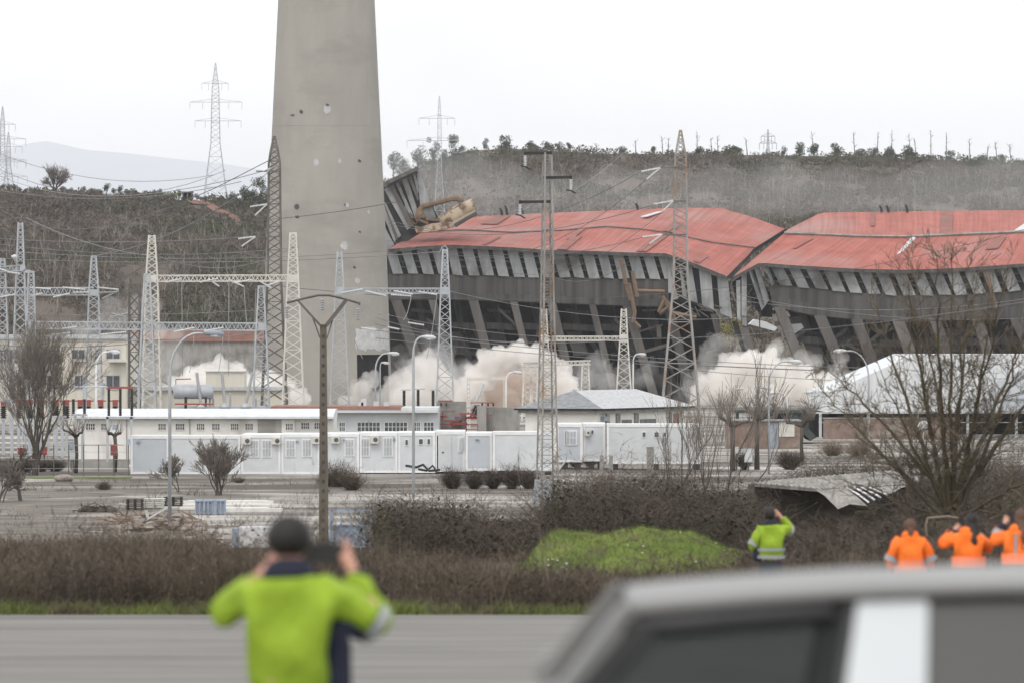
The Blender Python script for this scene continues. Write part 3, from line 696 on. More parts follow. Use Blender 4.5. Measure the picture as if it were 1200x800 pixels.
def roof(name, polys, Ys, n):
    R = [resample(p, n) for p in polys]; mb = MB()
    mb.grid([[P(px, py, Y) for px, py in r] for r, Y in zip(R, Ys)])
    top = len(mb.f)
    und = [[P(px, py, Y) - Vector((0, 0, .5)) for px, py in r] for r, Y in zip(R, Ys)]
    mb.grid(und[::-1])
    w = n; b2 = n * len(R)
    # edge skirts
    mb.grid([[P(px, py, Ys[0]) - Vector((0, 0, .5)) for px, py in R[0]], [P(px, py, Ys[0]) for px, py in R[0]]])
    mb.grid([[P(*R[i][0], Ys[i]) for i in range(len(R))], [P(*R[i][0], Ys[i]) - Vector((0, 0, .5)) for i in range(len(R))]])
    mb.grid([[P(*R[i][-1], Ys[i]) - Vector((0, 0, .5)) for i in range(len(R))], [P(*R[i][-1], Ys[i]) for i in range(len(R))]])
    for i in range(top, len(mb.m)): mb.m[i] = 1
    o = obj(name, mb, ['roof_red', 'concrete_dark'], hall)
    uv = o.data.uv_layers.new(name='UVMap')
    for l in o.data.loops:
        vi = l.vertex_index; i, j = divmod(vi, n)
        uv.data[l.index].uv = ((j / n) * 110 * (n / 60), i * 12.0)
    return o
def mids(a, b, n=40):
    A = resample(a, n); B = resample(b, n); return [tuple(p) for p in (A + B) / 2]
roof('roof', [eL, mids(eL, kL), kL, mids(kL, tL), tL], [799, 805.5, 812, 821, 830], 64)
roof('roof', [eR, mids(eR, kR), kR, mids(kR, tR), tR], [799, 805.5, 812, 821, 830], 64)
def roof_pt(polys, Ys, t, u):
    i = min(len(polys) - 2, int(u * (len(polys) - 1))); f = u * (len(polys) - 1) - i
    a = resample(polys[i], 101); b = resample(polys[i + 1], 101); j = min(100, max(0, int(t * 100)))
    return P(*a[j], Ys[i]) * (1 - f) + P(*b[j], Ys[i + 1]) * f + Vector((0, -.12, .12))
rs_ = random.Random(17)
for polys, n_ in (([eL, kL, tL], 9), ([eR, kR, tR], 9)):
    for k in range(n_):
        t_ = rs_.uniform(.03, .9); dt = rs_.choice((.012, .02, .03)); u0 = rs_.choice((0, .02, .25, .52, .7)); u1 = min(.98, u0 + rs_.choice((.18, .3, .46)))
        if u0 < .5 < u1: u1 = .49
        mb = MB(); mb.grid([[roof_pt(polys, [799, 812, 830], t_ + a_, u) for a_ in (0, dt)] for u in np.linspace(u0, u1, 5)]); obj('roof_sheet', mb, 'roof_dull', hall)
# ridge capping along the creases, thin dark torn lines
for k in (kL, kR):
    mb = MB(); pts = [P(px, py - .6, 811.6) for px, py in resample(k, 40)]; mb.tube(pts, .1 if k is kL else .2, 5)
    obj('roof_seam', mb, 'steel_dark' if k is kL else 'concrete', hall)
mb = MB(); mb.tube([P(857, 325.5, 798.6), P(884, 292, 811), P(921, 269, 829)], .14, 5); obj('valley', mb, 'interior', hall)
def roofquad(pts, m, name, Yd=-.25):
    mb = MB(); mb.prism([P(px, py, Y + Yd) for px, py, Y in pts], (0, .12, .1)); return obj(name, mb, m, hall)
roofquad([(1049.5, 300.5, 804.6), (1053, 301, 804.5), (1073, 279, 811.6), (1068.5, 278.5, 811.6)], 'offwhite', 'skylight')
roofquad([(1187, 272, 812.4), (1203, 272, 812.4), (1212, 259, 821), (1203, 261, 819.6)], 'offwhite', 'skylight')
roofquad([(751, 254.5, 821), (759, 254, 821), (777, 248.5, 826.5), (770, 249, 826)], 'offwhite', 'skylight')
for px, py, h in ((587, 253, 9), (593, 252.5, 11), (611, 251, 8), (746, 245.5, 7), (1032, 249, 8), (1040, 249, 8), (1062, 249, 9)):
    mb = MB(); mb.tube([P(px + 1.5, py, 829), P(px + .6, py - h * .6, 829), P(px - 1.2, py - h, 829)], [.22, .2, .12], 5); obj('roof_rod', mb, 'black', hall)

# cladding: leaning grey panels with dark strips between them
bL = [(455, 321), (520, 322), (600, 324.5), (690, 326), (735, 327), (785, 327)]
bR = [(890, 331), (905, 333), (940, 337), (1000, 343), (1060, 347), (1130, 345), (1200, 340), (1400, 330)]
cL = [(455, 352), (530, 352), (600, 354), (700, 358), (770, 360), (783, 361)]
cR = [(890, 357), (905, 360), (950, 370), (1000, 375), (1060, 378), (1200, 373), (1400, 360)]
r_ = random.Random(3)
def panel(mb, q, Y=800.6, t=.25): mb.prism([P(px, py, Y) for px, py in q], (0, t, 0))
mbp = MB(); mbs = MB(); x = 452.0
while x < 779:
    mbp = MB()
    w = 12.4 + r_.uniform(-1.2, .8); sh = 8.5 + r_.uniform(-.8, .8)
    panel(mbp, [(x, interp(eL, x) + 1.0), (x + w, interp(eL, x + w) + 1.0), (x + w + sh, interp(bL, x + w + sh) + r_.uniform(-1, .6)), (x + sh, interp(bL, x + sh) + r_.uniform(-1, .6))], 800.6 + r_.uniform(0, .15))
    for q in (.25, .5, .72): mbs.bar(P(x + w + sh * q, interp(eL, x) * (1 - q) + interp(bL, x) * q, 801.5), P(x + 17.7 + sh * q, interp(eL, x) * (1 - q) + interp(bL, x) * q + .5, 801.5), .22)
    if r_.random() < .35: mbs.bar(P(x + w + 1, interp(eL, x) + 2, 801.3), P(x + 17 + sh * .5, interp(bL, x) - 10, 801.3), .15)
    obj('wall_panel', mbp, 'cladding', hall); x += 17.7
x = 902.0
while x < 1385:
    mbp = MB()
    w = 14.6 + r_.uniform(-1.4, 1.); sh = 12.5 + r_.uniform(-1, 1)
    panel(mbp, [(x, interp(eR, x) + 1.0), (x + w, interp(eR, x + w) + 1.0), (x + w + sh, interp(bR, x + w + sh) + r_.uniform(-.6, 1)), (x + sh, interp(bR, x + sh) + r_.uniform(-.6, 1))], 800.6 + r_.uniform(0, .15))
    for q in (.3, .6): mbs.bar(P(x + w + sh * q, interp(eR, x) * (1 - q) + interp(bR, x) * q, 801.5), P(x + 20.5 + sh * q, interp(eR, x) * (1 - q) + interp(bR, x) * q + .5, 801.5), .2)
    obj('wall_panel', mbp, 'cladding', hall); x += 20.6
obj('mullion', mbs, 'steel_dark', hall)
def band(name, top, bot, x0, x1, Y, m, depth=.5, lean0=0, lean1=0, n=40):
    mb = MB(); xs = np.linspace(x0, x1, n)
    A = [(x, interp(top, x)) for x in xs]; B = [(x, interp(bot, x)) for x in xs]
    if lean0: B[0] = (B[0][0] + lean0, B[0][1])
    f = [[P(px, py, Y) for px, py in r] for r in (A, B)]
    bk = [[p + Vector((0, depth, 0)) for p in r] for r in f]
    mb.grid(f[::-1]); mb.grid(bk); mb.grid([bk[0], f[0]][::-1]); mb.grid([f[1], bk[1]][::-1])
    mb.add([f[0][0], f[1][0], bk[1][0], bk[0][0]], [(0, 1, 2, 3)]); mb.add([f[0][-1], f[1][-1], bk[1][-1], bk[0][-1]], [(3, 2, 1, 0)])
    return obj(name, mb, m, hall)
off = lambda poly, d: [(a, b + d) for a, b in poly]
band('window_strip', off(eL, 1), bL, 452, 784, 802.4, 'strip')
band('window_strip', off(eR, 1), off(bR, 2), 898, 1390, 802.4, 'strip', lean0=8)
band('concrete_band', bL, cL, 452, 784, 801, 'concrete_dark', 2)
band('concrete_band', bR, cR, 901, 1390, 801, 'concrete_dark', 2, lean0=4)
band('edge_beam', off(cL, -9), off(cL, -1), 452, 783, 800.6, 'concrete_dark', .4)
band('edge_beam', off(cR, -14), off(cR, -1), 904, 1390, 800.6, 'concrete_dark', .4, lean0=3)
# torn panels hanging at the fold
torn = [[(783, 300), (792, 303), (790, 345), (783, 343)], [(779, 299), (782, 300), (795, 350), (789, 352)], [(795, 304), (798, 305), (806, 350), (800, 347)], [(802, 306), (810, 309), (818, 356), (808, 352)],
        [(819, 312), (833, 318), (837, 365), (823, 360)], [(840, 321), (853, 326), (858, 373), (844, 367)], [(862.5, 329), (867.5, 328), (868, 376), (864, 373)], [(869, 321), (875, 320), (875, 371), (869, 370)], [(870, 372), (875, 371.5), (875, 382), (870, 381)],
        [(877, 316), (881, 314), (898, 357), (892.5, 364)], [(883, 310.5), (889, 309.5), (901.5, 352), (896, 358)], [(896, 311), (900, 311), (908, 333), (904, 335.5)], [(904.5, 311.5), (908, 311.6), (917, 335), (913.5, 333)]]
for k, q in enumerate(torn):
    mb = MB(); tw = r_.uniform(-.5, .5)
    mb.prism([P(q[0][0], q[0][1], 800 + tw), P(q[1][0], q[1][1], 800 - tw), P(q[2][0], q[2][1], 800.4 - tw), P(q[3][0], q[3][1], 800.4 + tw)], (0, .2, 0)); obj('hanging_panel', mb, 'cladding', hall)
mb = MB(); mb.prism([P(786, 303, 803), P(855, 330, 803), P(858, 366, 803), P(790, 352, 803)], (0, .4, 0)); obj('window_strip', mb, 'strip', hall)
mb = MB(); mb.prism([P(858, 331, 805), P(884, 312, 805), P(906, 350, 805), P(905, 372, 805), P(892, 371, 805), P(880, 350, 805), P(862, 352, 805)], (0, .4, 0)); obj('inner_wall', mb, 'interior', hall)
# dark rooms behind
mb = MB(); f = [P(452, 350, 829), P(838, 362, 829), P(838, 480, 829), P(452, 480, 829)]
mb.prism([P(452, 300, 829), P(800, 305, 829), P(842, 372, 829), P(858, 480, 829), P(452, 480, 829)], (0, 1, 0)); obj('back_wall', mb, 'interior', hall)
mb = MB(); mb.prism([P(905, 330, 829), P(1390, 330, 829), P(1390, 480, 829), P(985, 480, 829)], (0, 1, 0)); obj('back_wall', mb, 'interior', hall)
for (a, b, m_) in ((cL, (452, 784), 'interior'), (cR, (903, 1390), 'interior')):
    mb = MB(); xs = np.linspace(b[0], b[1], 20)
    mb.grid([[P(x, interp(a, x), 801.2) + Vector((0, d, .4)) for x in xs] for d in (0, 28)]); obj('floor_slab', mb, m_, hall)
# leaning piers
def pier(x0, y0, x1, y1, w, Y=800.4, d=2.2, m='pier', taper=0.):
    mb = MB(); mb.prism([P(x0, y0, Y), P(x0 + w, y0, Y), P(x1 + w * (1 - taper), y1, Y), P(x1, y1, Y)], (0, d, 0)); return obj('pier', mb, m, hall)
for k, x in enumerate((462, 506, 551, 597, 643, 688, 733)):
    yt = interp(cL, x) - .5; pier(x + r_.uniform(-5, 5), yt, x + 33 + r_.uniform(-9, 7), 470, 10.5 + r_.uniform(-3, 2.5), 800.4, 2.2)
    pier(x + 24, yt, x + 50, 470, 8, 814, 2, 'concrete_dark')
pier(776, 352, 806, 470, 11, 801, 2.2, 'concrete_dark')
for x in (907, 954, 998, 1044, 1090, 1138, 1184, 1235, 1290, 1345):
    pier(x + (r_.uniform(-5, 5) if x > 960 else 0), interp(cR, x) - .5, x + 42 + r_.uniform(-9, 9), 480, 13 + r_.uniform(-3, 3), 800.4, 2.4)
    pier(x + 26, interp(cR, x), x + 62, 480, 10, 813, 2, 'concrete_dark')
pier(833, 368, 858, 470, 7, 800, 2, 'concrete_dark'); pier(866, 384, 893, 470, 10, 800.2, 2.2, 'pier'); pier(858, 376, 884, 450, 6, 806, 2, 'concrete_dark')
# beams and infill slabs between the piers
def pbeam(x0, y0, x1, y1, h, Y, m, d=.8):
    mb = MB(); mb.prism([P(x0, y0, Y), P(x1, y1, Y), P(x1, y1 + h, Y), P(x0, y0 + h, Y)], (0, d, 0)); return obj('beam', mb, m, hall)
for k, x in enumerate((480, 525, 569, 615, 661, 706)):
    y = 376 + k * .6; pbeam(x - 6, y, x + 45, y + 3, 7.5, 803.5, 'concrete_dark'); pbeam(x + 10, y + 34, x + 52, y + 36, 5, 806, 'concrete_dark')
    if k % 2 == 0: pbeam(x + 2, 361, x + 30, 364, 4, 808, 'pier')
infill = [[(570, 387), (590, 388), (600, 420), (581, 420)], [(663, 388), (682, 389), (690, 416), (672, 416)], [(612, 392), (628, 393), (637, 418), (622, 418)], [(479, 385), (499, 386), (508, 416), (489, 416)], [(716, 391), (742, 393), (751, 420), (727, 419)], [(757, 372), (770, 373), (775, 388), (761, 388)], [(523, 388), (540, 389), (551, 415), (534, 415)]]
for q in infill:
    mb = MB(); mb.prism([P(px, py, 805 + r_.uniform(0, 2)) for px, py in q], (0, .4, 0)); obj('infill_slab', mb, 'pier', hall)
for q in ([(921, 371), (939, 371), (950, 386), (930, 392)], [(938, 394), (957, 394), (968, 420), (949, 420)], [(1010, 398), (1030, 400), (1040, 425), (1022, 425)], [(1188, 380), (1204, 381), (1208, 395), (1192, 398)], [(1104, 385), (1124, 386), (1134, 412), (1116, 412)]):
    mb = MB(); mb.prism([P(px, py, 804) for px, py in q], (0, .4, 0)); obj('infill_slab', mb, 'pier', hall)
mb = MB(); mb.prism([P(925, 380, 803), P(939, 379, 803), P(942, 384, 803), P(931, 391, 803)], (0, .3, 0)); obj('infill_slab', mb, 'offwhite', hall)
for (a, b, c, d) in ((921, 391, 990, 398), (990, 396, 1060, 399), (1060, 399, 1200, 394), (1200, 394, 1390, 386)): pbeam(a, b, c, d, 8, 803.5, 'concrete_dark')
for (a, b, c, d) in ((924, 398, 944, 385), (968, 400, 992, 384), (1014, 402, 1036, 384), (1104, 400, 1128, 384)): pbeam(a, b, c, d, 5, 802.6, 'concrete_dark')
for (a, b, c, d) in ((500, 372, 520, 386), (584, 360, 604, 378), (628, 390, 650, 376), (720, 372, 744, 390), (748, 412, 782, 402)): pbeam(a, b, c, d, 4, 802.6, 'pier')
for k in range(64):
    x0 = r_.uniform(460, 1380); x0 = x0 if not 836 < x0 < 905 else x0 + 80; y0 = r_.uniform(362, 425); a_ = r_.choice((.25, .35, 1.1, 1.3, -.5, -.2)) + r_.gauss(0, .15); L_ = r_.uniform(8, 34)
    mb = MB(); Yb = r_.uniform(802.7, 812); mb.bar(P(x0, y0, Yb), P(x0 + L_ * math.cos(a_), y0 + L_ * math.sin(a_), Yb + r_.uniform(-1, 1)), r_.uniform(.25, .8), r_.uniform(.25, .7)); obj('broken_beam', mb, r_.choice(('pier', 'concrete_dark', 'concrete_dark', 'steel_dark')), hall)
# rusty bent gantry pieces and cables at the fold
mb = MB()
for q in ([(731, 333), (737, 333), (744, 366), (742, 378)], [(744, 378), (750, 384)], [(772, 366), (779, 350), (785, 358)], [(773, 368), (786, 357), (790, 375)], [(776, 347), (790, 372)], [(748, 341), (779, 342)], [(741, 318), (747, 348)], [(728, 305), (733, 330), (739, 352)], [(790, 367), (816, 372)], [(1158, 325), (1163, 345), (1167, 362)], [(1156, 318), (1160, 330)]):
    mb = MB(); mb.tube([P(px, py, 799.5) for px, py in q], .28, 4); obj('bent_girder', mb, 'rust', hall)
mb = MB()
for k in range(26):
    x0 = r_.uniform(846, 900); y0 = r_.uniform(335, 362); mb.tube([P(x0, y0, 804), P(x0 + r_.uniform(-8, 10), y0 + r_.uniform(4, 12), 804), P(x0 + r_.uniform(-5, 18), y0 + r_.uniform(12, 30), 803.5)], .1, 3)
for k in range(20):
    x0 = r_.uniform(890, 925); y0 = r_.uniform(318, 330); mb.tube([P(x0, y0, 801), P(x0 + r_.uniform(-6, 12), y0 + r_.uniform(-2, 7), 801)], .1, 3)
for k in range(14):
    x0 = r_.uniform(800, 850); y0 = r_.uniform(355, 368); mb.tube([P(x0, y0, 800), P(x0 + r_.uniform(5, 18), y0 + r_.uniform(1, 12), 800)], .1, 3)
obj('torn_rebar', mb, 'steel_dark', hall)
# broken end wall standing up at the left
def dq(q, Y, m, name, t=.4):
    mb = MB(); mb.prism([P(px, py, Y) for px, py in q], (0, t, 0)); return obj(name, mb, m, hall)
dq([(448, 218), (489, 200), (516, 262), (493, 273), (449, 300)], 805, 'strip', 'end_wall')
for q in ([(450, 222), (457, 219), (484, 264), (477, 270)], [(449, 236), (452, 238), (470, 276), (462, 284), (449, 252)], [(464, 215.5), (467, 214), (484, 252), (480.5, 254)], [(471, 211), (477, 208.5), (489, 246), (489, 256), (486, 255)], [(488.5, 204), (492, 202.5), (511, 255), (501, 257), (494, 256)], [(484, 205), (486.5, 204), (491, 220), (489.5, 228)], [(449, 262), (455, 274), (462, 287), (449, 296)], [(472, 226), (474, 238), (482, 262), (476, 252)]):
    dq(q, 804.4, 'cladding', 'end_wall_panel', .25)
for q in ([(456.5, 219), (461, 217), (485, 264), (480, 268)], [(478, 208), (482, 206.5), (491, 232), (489.5, 236)], [(449, 238), (450, 238), (467, 279), (464, 282)]):
    dq(q, 804.2, 'pier', 'end_wall_panel', .2)
mb = MB(); mb.bar(P(450, 216, 803.6), P(490, 197, 803.6), .9, .5); mb.bar(P(447, 215, 803.6), P(454, 217.5, 803.6), 1.0, .8); obj('top_beam', mb, 'steel_dark', hall)

# machine wreck on the roof
wr = thing('excavator_wreck', P(520, 268, 806), 'rusty beige machine wreck with bent boom lying on the red roof', 'machine wreck')
mb = MB(); mb.prism([P(486, 268, 802), P(488, 273, 802), P(508, 272, 802), P(530, 266, 802), P(560, 252, 802), P(557, 246, 802), P(530, 260, 802), (P(506, 262, 802))], (0, 4, 0)); obj('platform', mb, 'wreck', wr)
mb = MB(); mb.tube([P(516, 262, 803.5), P(528, 256, 803.5), P(541, 249, 803.5), P(556, 242, 803.5)], [.7, 1.25, 1.35, 1.2], 10); mb.tube([P(541, 245.5, 803), P(556, 241, 803)], [1.0, 1.05], 10); obj('body', mb, 'wreck', wr, True)
mb = MB(); mb.tube([P(541, 240.5, 804), P(541, 236, 804), P(536, 233, 804), P(529, 233.5, 804), P(512, 238, 804), P(495, 242, 804), P(492, 247, 804), P(493, 256, 804)], [.45, .42, .4, .36, .36, .38, .5, .9], 7); obj('boom', mb, 'rust', wr)
mb = MB(); mb.prism([P(521, 249, 803), P(531, 245, 803), P(534, 250, 803), P(526, 256, 803)], (0, 2, 0)); obj('cab', mb, 'bluegrey', wr)
mb = MB(); mb.bar(P(533, 248, 803), P(542, 241, 803), .8); mb.bar(P(538, 240, 803), P(544, 238, 803), .7); obj('cylinder_mount', mb, 'steel_dark', wr)
mb = MB()
for a, b in (((485, 262), (497, 250)), ((486, 266), (494, 268)), ((480, 250), (488, 262)), ((492, 258), (502, 262)), ((499, 257), (516, 258)), ((524, 262), (526, 268)), ((483, 258), (490, 255))): mb.bar(P(*a, 802), P(*b, 802), .35)
obj('torn_bracket', mb, 'rust', wr)
mb = MB()
for k in range(12):
    x0 = 534 + k * 2.1; y0 = 264 - k * 1.25; mb.bar(P(x0, y0, 801.6), P(x0 + 1.2, y0 + 2.2, 801.6), .35)
mb.bar(P(533, 264.5, 801.8), P(559, 249.5, 801.8), .6, .5); obj('track', mb, 'pier', wr)

# things seen through the gap: scrub and pale rubble behind the hall
def bush(px, py, Y, r, m, label, cat_='bush', n=700, name='bush', zs=.8, ls=.22):
    base = P(px, py, Y); t = thing(name, base, label, cat_)
    g = np.random.default_rng(int(px * 7 + py)); q = g.normal(size=(n, 3)); q /= np.linalg.norm(q, axis=1, keepdims=True); q *= g.uniform(.3, 1, (n, 1)) ** .4
    q = q * np.array([r, r, r * zs]) * (1 + .3 * np.sin(q[:, :1] * 5)) + np.array(base) + np.array([0, 0, r * zs * .8])
    npobj('foliage', *leafq(q, g.uniform(.5, 1.1, n) * ls, g), m, t)
    mb = MB()
    for k in range(4): mb.tube([base, base + Vector((g.normal() * r * .3, g.normal() * r * .2, r * zs))], [r * .06, r * .02], 4)
    obj('stem', mb, 'bark', t); return t
bush(858, 396, 950, 2.2, 'yellow_bush', 'rounded yellow green bush seen through the gap under the fold')
bush(893, 398, 960, 2.4, 'scrub', 'brown bush seen through the gap beside the leaning pier')
bush(846, 404, 955, 1.8, 'yellow_bush', 'low yellow green bush left of the rounded one in the gap')
mb = MB(); mb.prism([P(878, 380, 930), P(884, 374, 930), P(898, 377, 930), P(911, 384, 930), P(908, 388, 930)], (0, 6, 0)); tag(obj('concrete_slab', mb, 'offwhite', loc=P(893, 386, 930)), 'pale broken slab lying on the scrub seen through the gap', 'slab')
# ------------------------------------------------------------------ buildings
def window(parent, x0, x1, z0, z1, y, nx=2, nz=1, frame='white_trim', pane='glass', fw=.06, bars=None):
    """frame proud of a wall facing -Y at depth y, its pane a sub-part"""
    mb = MB()
    mb.box(x0 - fw, x1 + fw, y - .06, y + .02, z0 - fw, z0); mb.box(x0 - fw, x1 + fw, y - .06, y + .02, z1, z1 + fw)
    mb.box(x0 - fw, x0, y - .06, y + .02, z0, z1); mb.box(x1, x1 + fw, y - .06, y + .02, z0, z1)
    for i in range(1, nx): c = x0 + (x1 - x0) * i / nx; mb.box(c - fw * .4, c + fw * .4, y - .05, y + .02, z0, z1)
    for i in range(1, nz): c = z0 + (z1 - z0) * i / nz; mb.box(x0, x1, y - .045, y + .02, c - fw * .35, c + fw * .35)
    o = obj('window', mb, frame, parent); p = MB(); p.box(x0, x1, y - .02, y + .01, z0, z1); obj('pane', p, pane, o); return o

# cream building at the far left
Y = 600.0; g0 = gz(Y)
b = thing('cream_building', (X(40, Y), Y, g0), 'tall cream building with dark windows behind the big bare tree', 'building')
mb = MB(); mb.box(X(-220, Y), X(148, Y), Y, Y + 14, g0, Z(397, Y)); obj('wall', mb, 'beige', b)
mb = MB(); mb.box(X(-221, Y), X(149, Y), Y - .3, Y + 14.3, Z(397, Y), Z(392, Y)); obj('roof_edge', mb, 'roof_pale', b)
for a, c, t, bo in ((0, 8, 410, 425), (8, 22, 410, 425), (40, 69, 410, 425), (84.5, 99, 410, 420), (112, 115, 410, 420), (125, 140, 410, 420), (125, 140, 440, 455), (88, 100, 440, 455), (40, 60, 440, 452), (8, 24, 440, 452), (-40, -10, 410, 425), (-90, -60, 410, 425)):
    window(b, X(a, Y), X(c, Y), Z(bo, Y), Z(t, Y), Y, 2 if c - a < 20 else 4, 1, 'steel', fw=.09)
mb = MB(); mb.box(X(128, Y), X(150, Y), Y - 1.2, Y, Z(424, Y), Z(421, Y)); mb.box(X(85, Y), X(101, Y), Y - .5, Y, Z(423.5, Y), Z(421.5, Y)); obj('ledge', mb, 'cream_steel', b)
Y = 612.0
b = thing('cream_annex', (X(240, Y), Y, g0), 'low cream annex with grey eave behind the grey tank', 'building')
mb = MB(); mb.box(X(150, Y), X(335, Y), Y, Y + 10, g0, Z(457, Y)); obj('wall', mb, 'beige', b)
mb = MB(); mb.box(X(149, Y), X(336, Y), Y - .4, Y + 10.4, Z(457, Y), Z(453, Y)); obj('roof_edge', mb, 'roof_pale', b)
mb = MB(); mb.box(X(240, Y), X(285, Y), Y + 2, Y + 8, Z(453, Y), Z(435.5, Y)); obj('rooftop_room', mb, 'beige', b)
mb = MB(); mb.box(X(239, Y), X(286, Y), Y + 1.8, Y + 8.2, Z(435.5, Y), Z(434.6, Y)); obj('coping', mb, 'roof_pale', b)
Y = 930.0
b = thing('brown_shed', (X(240, Y), Y, 1), 'long brown topped shed at the foot of the left hill', 'building')
mb = MB(); mb.box(X(150, Y), X(335, Y), Y, Y + 12, 0, Z(400, Y)); obj('wall', mb, 'concrete', b)
mb = MB(); mb.box(X(150, Y), X(335, Y), Y - .5, Y + 12, Z(400, Y), Z(387, Y)); obj('fascia', mb, 'red_trim', b)

# long white building with small barred windows
Y = 430.0; g0 = gz(Y)
b = thing('white_substation_building', (X(220, Y), Y, g0), 'long low white building with small barred windows and white roof', 'building')
mb = MB(); mb.box(X(88, Y), X(345, Y), Y, Y + 9, g0 - .3, Z(490, Y)); obj('wall', mb, 'render', b)
mb = MB(); mb.prism([(X(84, Y), Y - .5, Z(490, Y)), (X(84, Y), Y - .5, Z(487.5, Y)), (X(84, Y), Y + 5, Z(480, Y)), (X(84, Y), Y + 9.4, Z(480, Y)), (X(84, Y), Y + 9.4, Z(490, Y))], (X(391, Y) - X(84, Y), 0, 0)); obj('roof', mb, 'roof_white', b)
mb = MB(); mb.box(X(148, Y), X(149, Y), Y - .05, Y, g0, Z(490, Y)); mb.box(X(222, Y), X(222.8, Y), Y - .1, Y, g0, Z(490, Y)); mb.box(X(88, Y), X(145, Y), Y - .03, Y, Z(521, Y), Z(520.4, Y)); obj('drainpipe', mb, 'concrete', b)
for px in (106, 123, 190, 211, 235, 253, 275, 292):
    w = 10 if px in (106, 211) else 8.5; window(b, X(px - w / 2, Y), X(px + w / 2, Y), Z(503, Y), Z(496, Y), Y, 4, 2, 'render', fw=.05)
mb = MB(); mb.box(X(302, Y), X(330, Y), Y - .04, Y, g0, Z(491, Y)); obj('wall_panel', mb, 'concrete', b)
for px in (339,): window(b, X(px - 4, Y), X(px + 4, Y), Z(503, Y), Z(496, Y), Y, 4, 2, 'render', fw=.05)
mb = MB(); mb.box(X(331, Y), X(391, Y), Y + .4, Y + 8, g0, Z(490, Y)); obj('wall', mb, 'render', b)
for px in (357.5, 373): window(b, X(px - 4.5, Y), X(px + 4.5, Y), Z(502, Y), Z(495, Y), Y + .4, 4, 2, 'render', fw=.05)

Y = 452.0; g0 = gz(Y)
b = thing('red_topped_building', (X(430, Y), Y, g0), 'white building with reddish brown roof edge behind the white cabins', 'building')
mb = MB(); mb.box(X(340, Y), X(514, Y), Y, Y + 9, g0 - .2, Z(481, Y)); obj('wall', mb, 'white', b)
mb = MB(); mb.box(X(318, Y), X(470, Y), Y - .5, Y + 9.5, Z(479, Y), Z(475.5, Y)); obj('roof_edge', mb, 'red_trim', b)
mb = MB(); mb.box(X(338, Y), X(514, Y), Y - .9, Y, Z(483, Y), Z(480, Y)); mb.box(X(470, Y), X(514, Y), Y - .45, Y + 9.4, Z(480, Y), Z(477, Y)); obj('eave', mb, 'offwhite', b)
for a, c in ((398, 404), (419, 432), (432.5, 445), (451, 464), (464.5, 477), (486, 492), (497, 508)):
    window(b, X(a, Y), X(c, Y), Z(504.5, Y), Z(494.5, Y), Y, 3, 2, 'white_trim', fw=.06)
mb = MB()
for px, h in ((422, 4), (440, 5), (452, 4), (425.5, 8)): mb.box(X(px - 3, Y), X(px + 3, Y), Y + 2, Y + 3.4, Z(475.5, Y), Z(475.5 - h, Y))
obj('roof_unit', mb, 'offwhite', b)

Y = 462.0; g0 = gz(Y)
b = thing('concrete_bay', (X(560, Y), Y, g0), 'grey concrete transformer bay walls left of the hip roofed house', 'wall')
mb = MB(); mb.box(X(513, Y), X(546, Y), Y, Y + .5, g0, Z(476, Y)); mb.box(X(570, Y), X(609, Y), Y, Y + .5, g0, Z(477, Y)); obj('wall', mb, 'concrete', b)
mb = MB(); mb.box(X(559, Y), X(570, Y), Y - 1, Y + .6, g0, Z(475, Y)); mb.box(X(541, Y), X(546.5, Y), Y - .6, Y + .7, g0, Z(470, Y)); obj('pillar', mb, 'concrete', b)
mb = MB(); mb.box(X(511, Y), X(541, Y), Y + 3, Y + 3.4, g0, Z(470.5, Y)); obj('back_wall', mb, 'concrete', b)
mb = MB()
for k in range(7):
    x0 = X(515 + k * 6, Y); z0 = Z(RND.uniform(485, 503), Y); mb.box(x0, x0 + RND.uniform(.6, 2), Y - .9, Y - .75, z0, z0 + .12)
mb.box(X(518, Y), X(534, Y), Y - .9, Y - .8, Z(482, Y), Z(481, Y)); mb.box(X(518, Y), X(519.4, Y), Y - .9, Y - .8, Z(492, Y), Z(481, Y)); mb.box(X(511, Y), X(560, Y), Y - 1.2, Y - 1.08, Z(497, Y), Z(495.8, Y)); mb.box(X(511, Y), X(560, Y), Y - 1.2, Y - 1.08, Z(503, Y), Z(502, Y))
for px in (514, 529, 546): mb.box(X(px, Y), X(px + 1.2, Y), Y - 1.2, Y - 1.05, g0, Z(493, Y))
mb.box(X(513, Y), X(530, Y), Y + 2.6, Y + 2.8, Z(470.5, Y), Z(469, Y)); mb.box(X(551, Y), X(578, Y), Y - .3, Y - .2, Z(472, Y), Z(470.8, Y))
obj('red_pipework', mb, 'red', b)
mb = MB()
for px in (517, 523, 565, 572, 578): mb.box(X(px - 1, Y), X(px + 1, Y), Y - .2, Y + .2, Z(475.5, Y), Z(471.5, Y))
mb.bar((X(556, Y), Y - .3, Z(488, Y)), (X(561, Y), Y - .3, Z(474, Y)), .2); obj('bushing', mb, 'black', b)
mb = MB(); mb.box(X(528, Y), X(540, Y), Y - .6, Y - .2, Z(492, Y), Z(487, Y)); obj('cabinet', mb, 'plastic_grey', b)

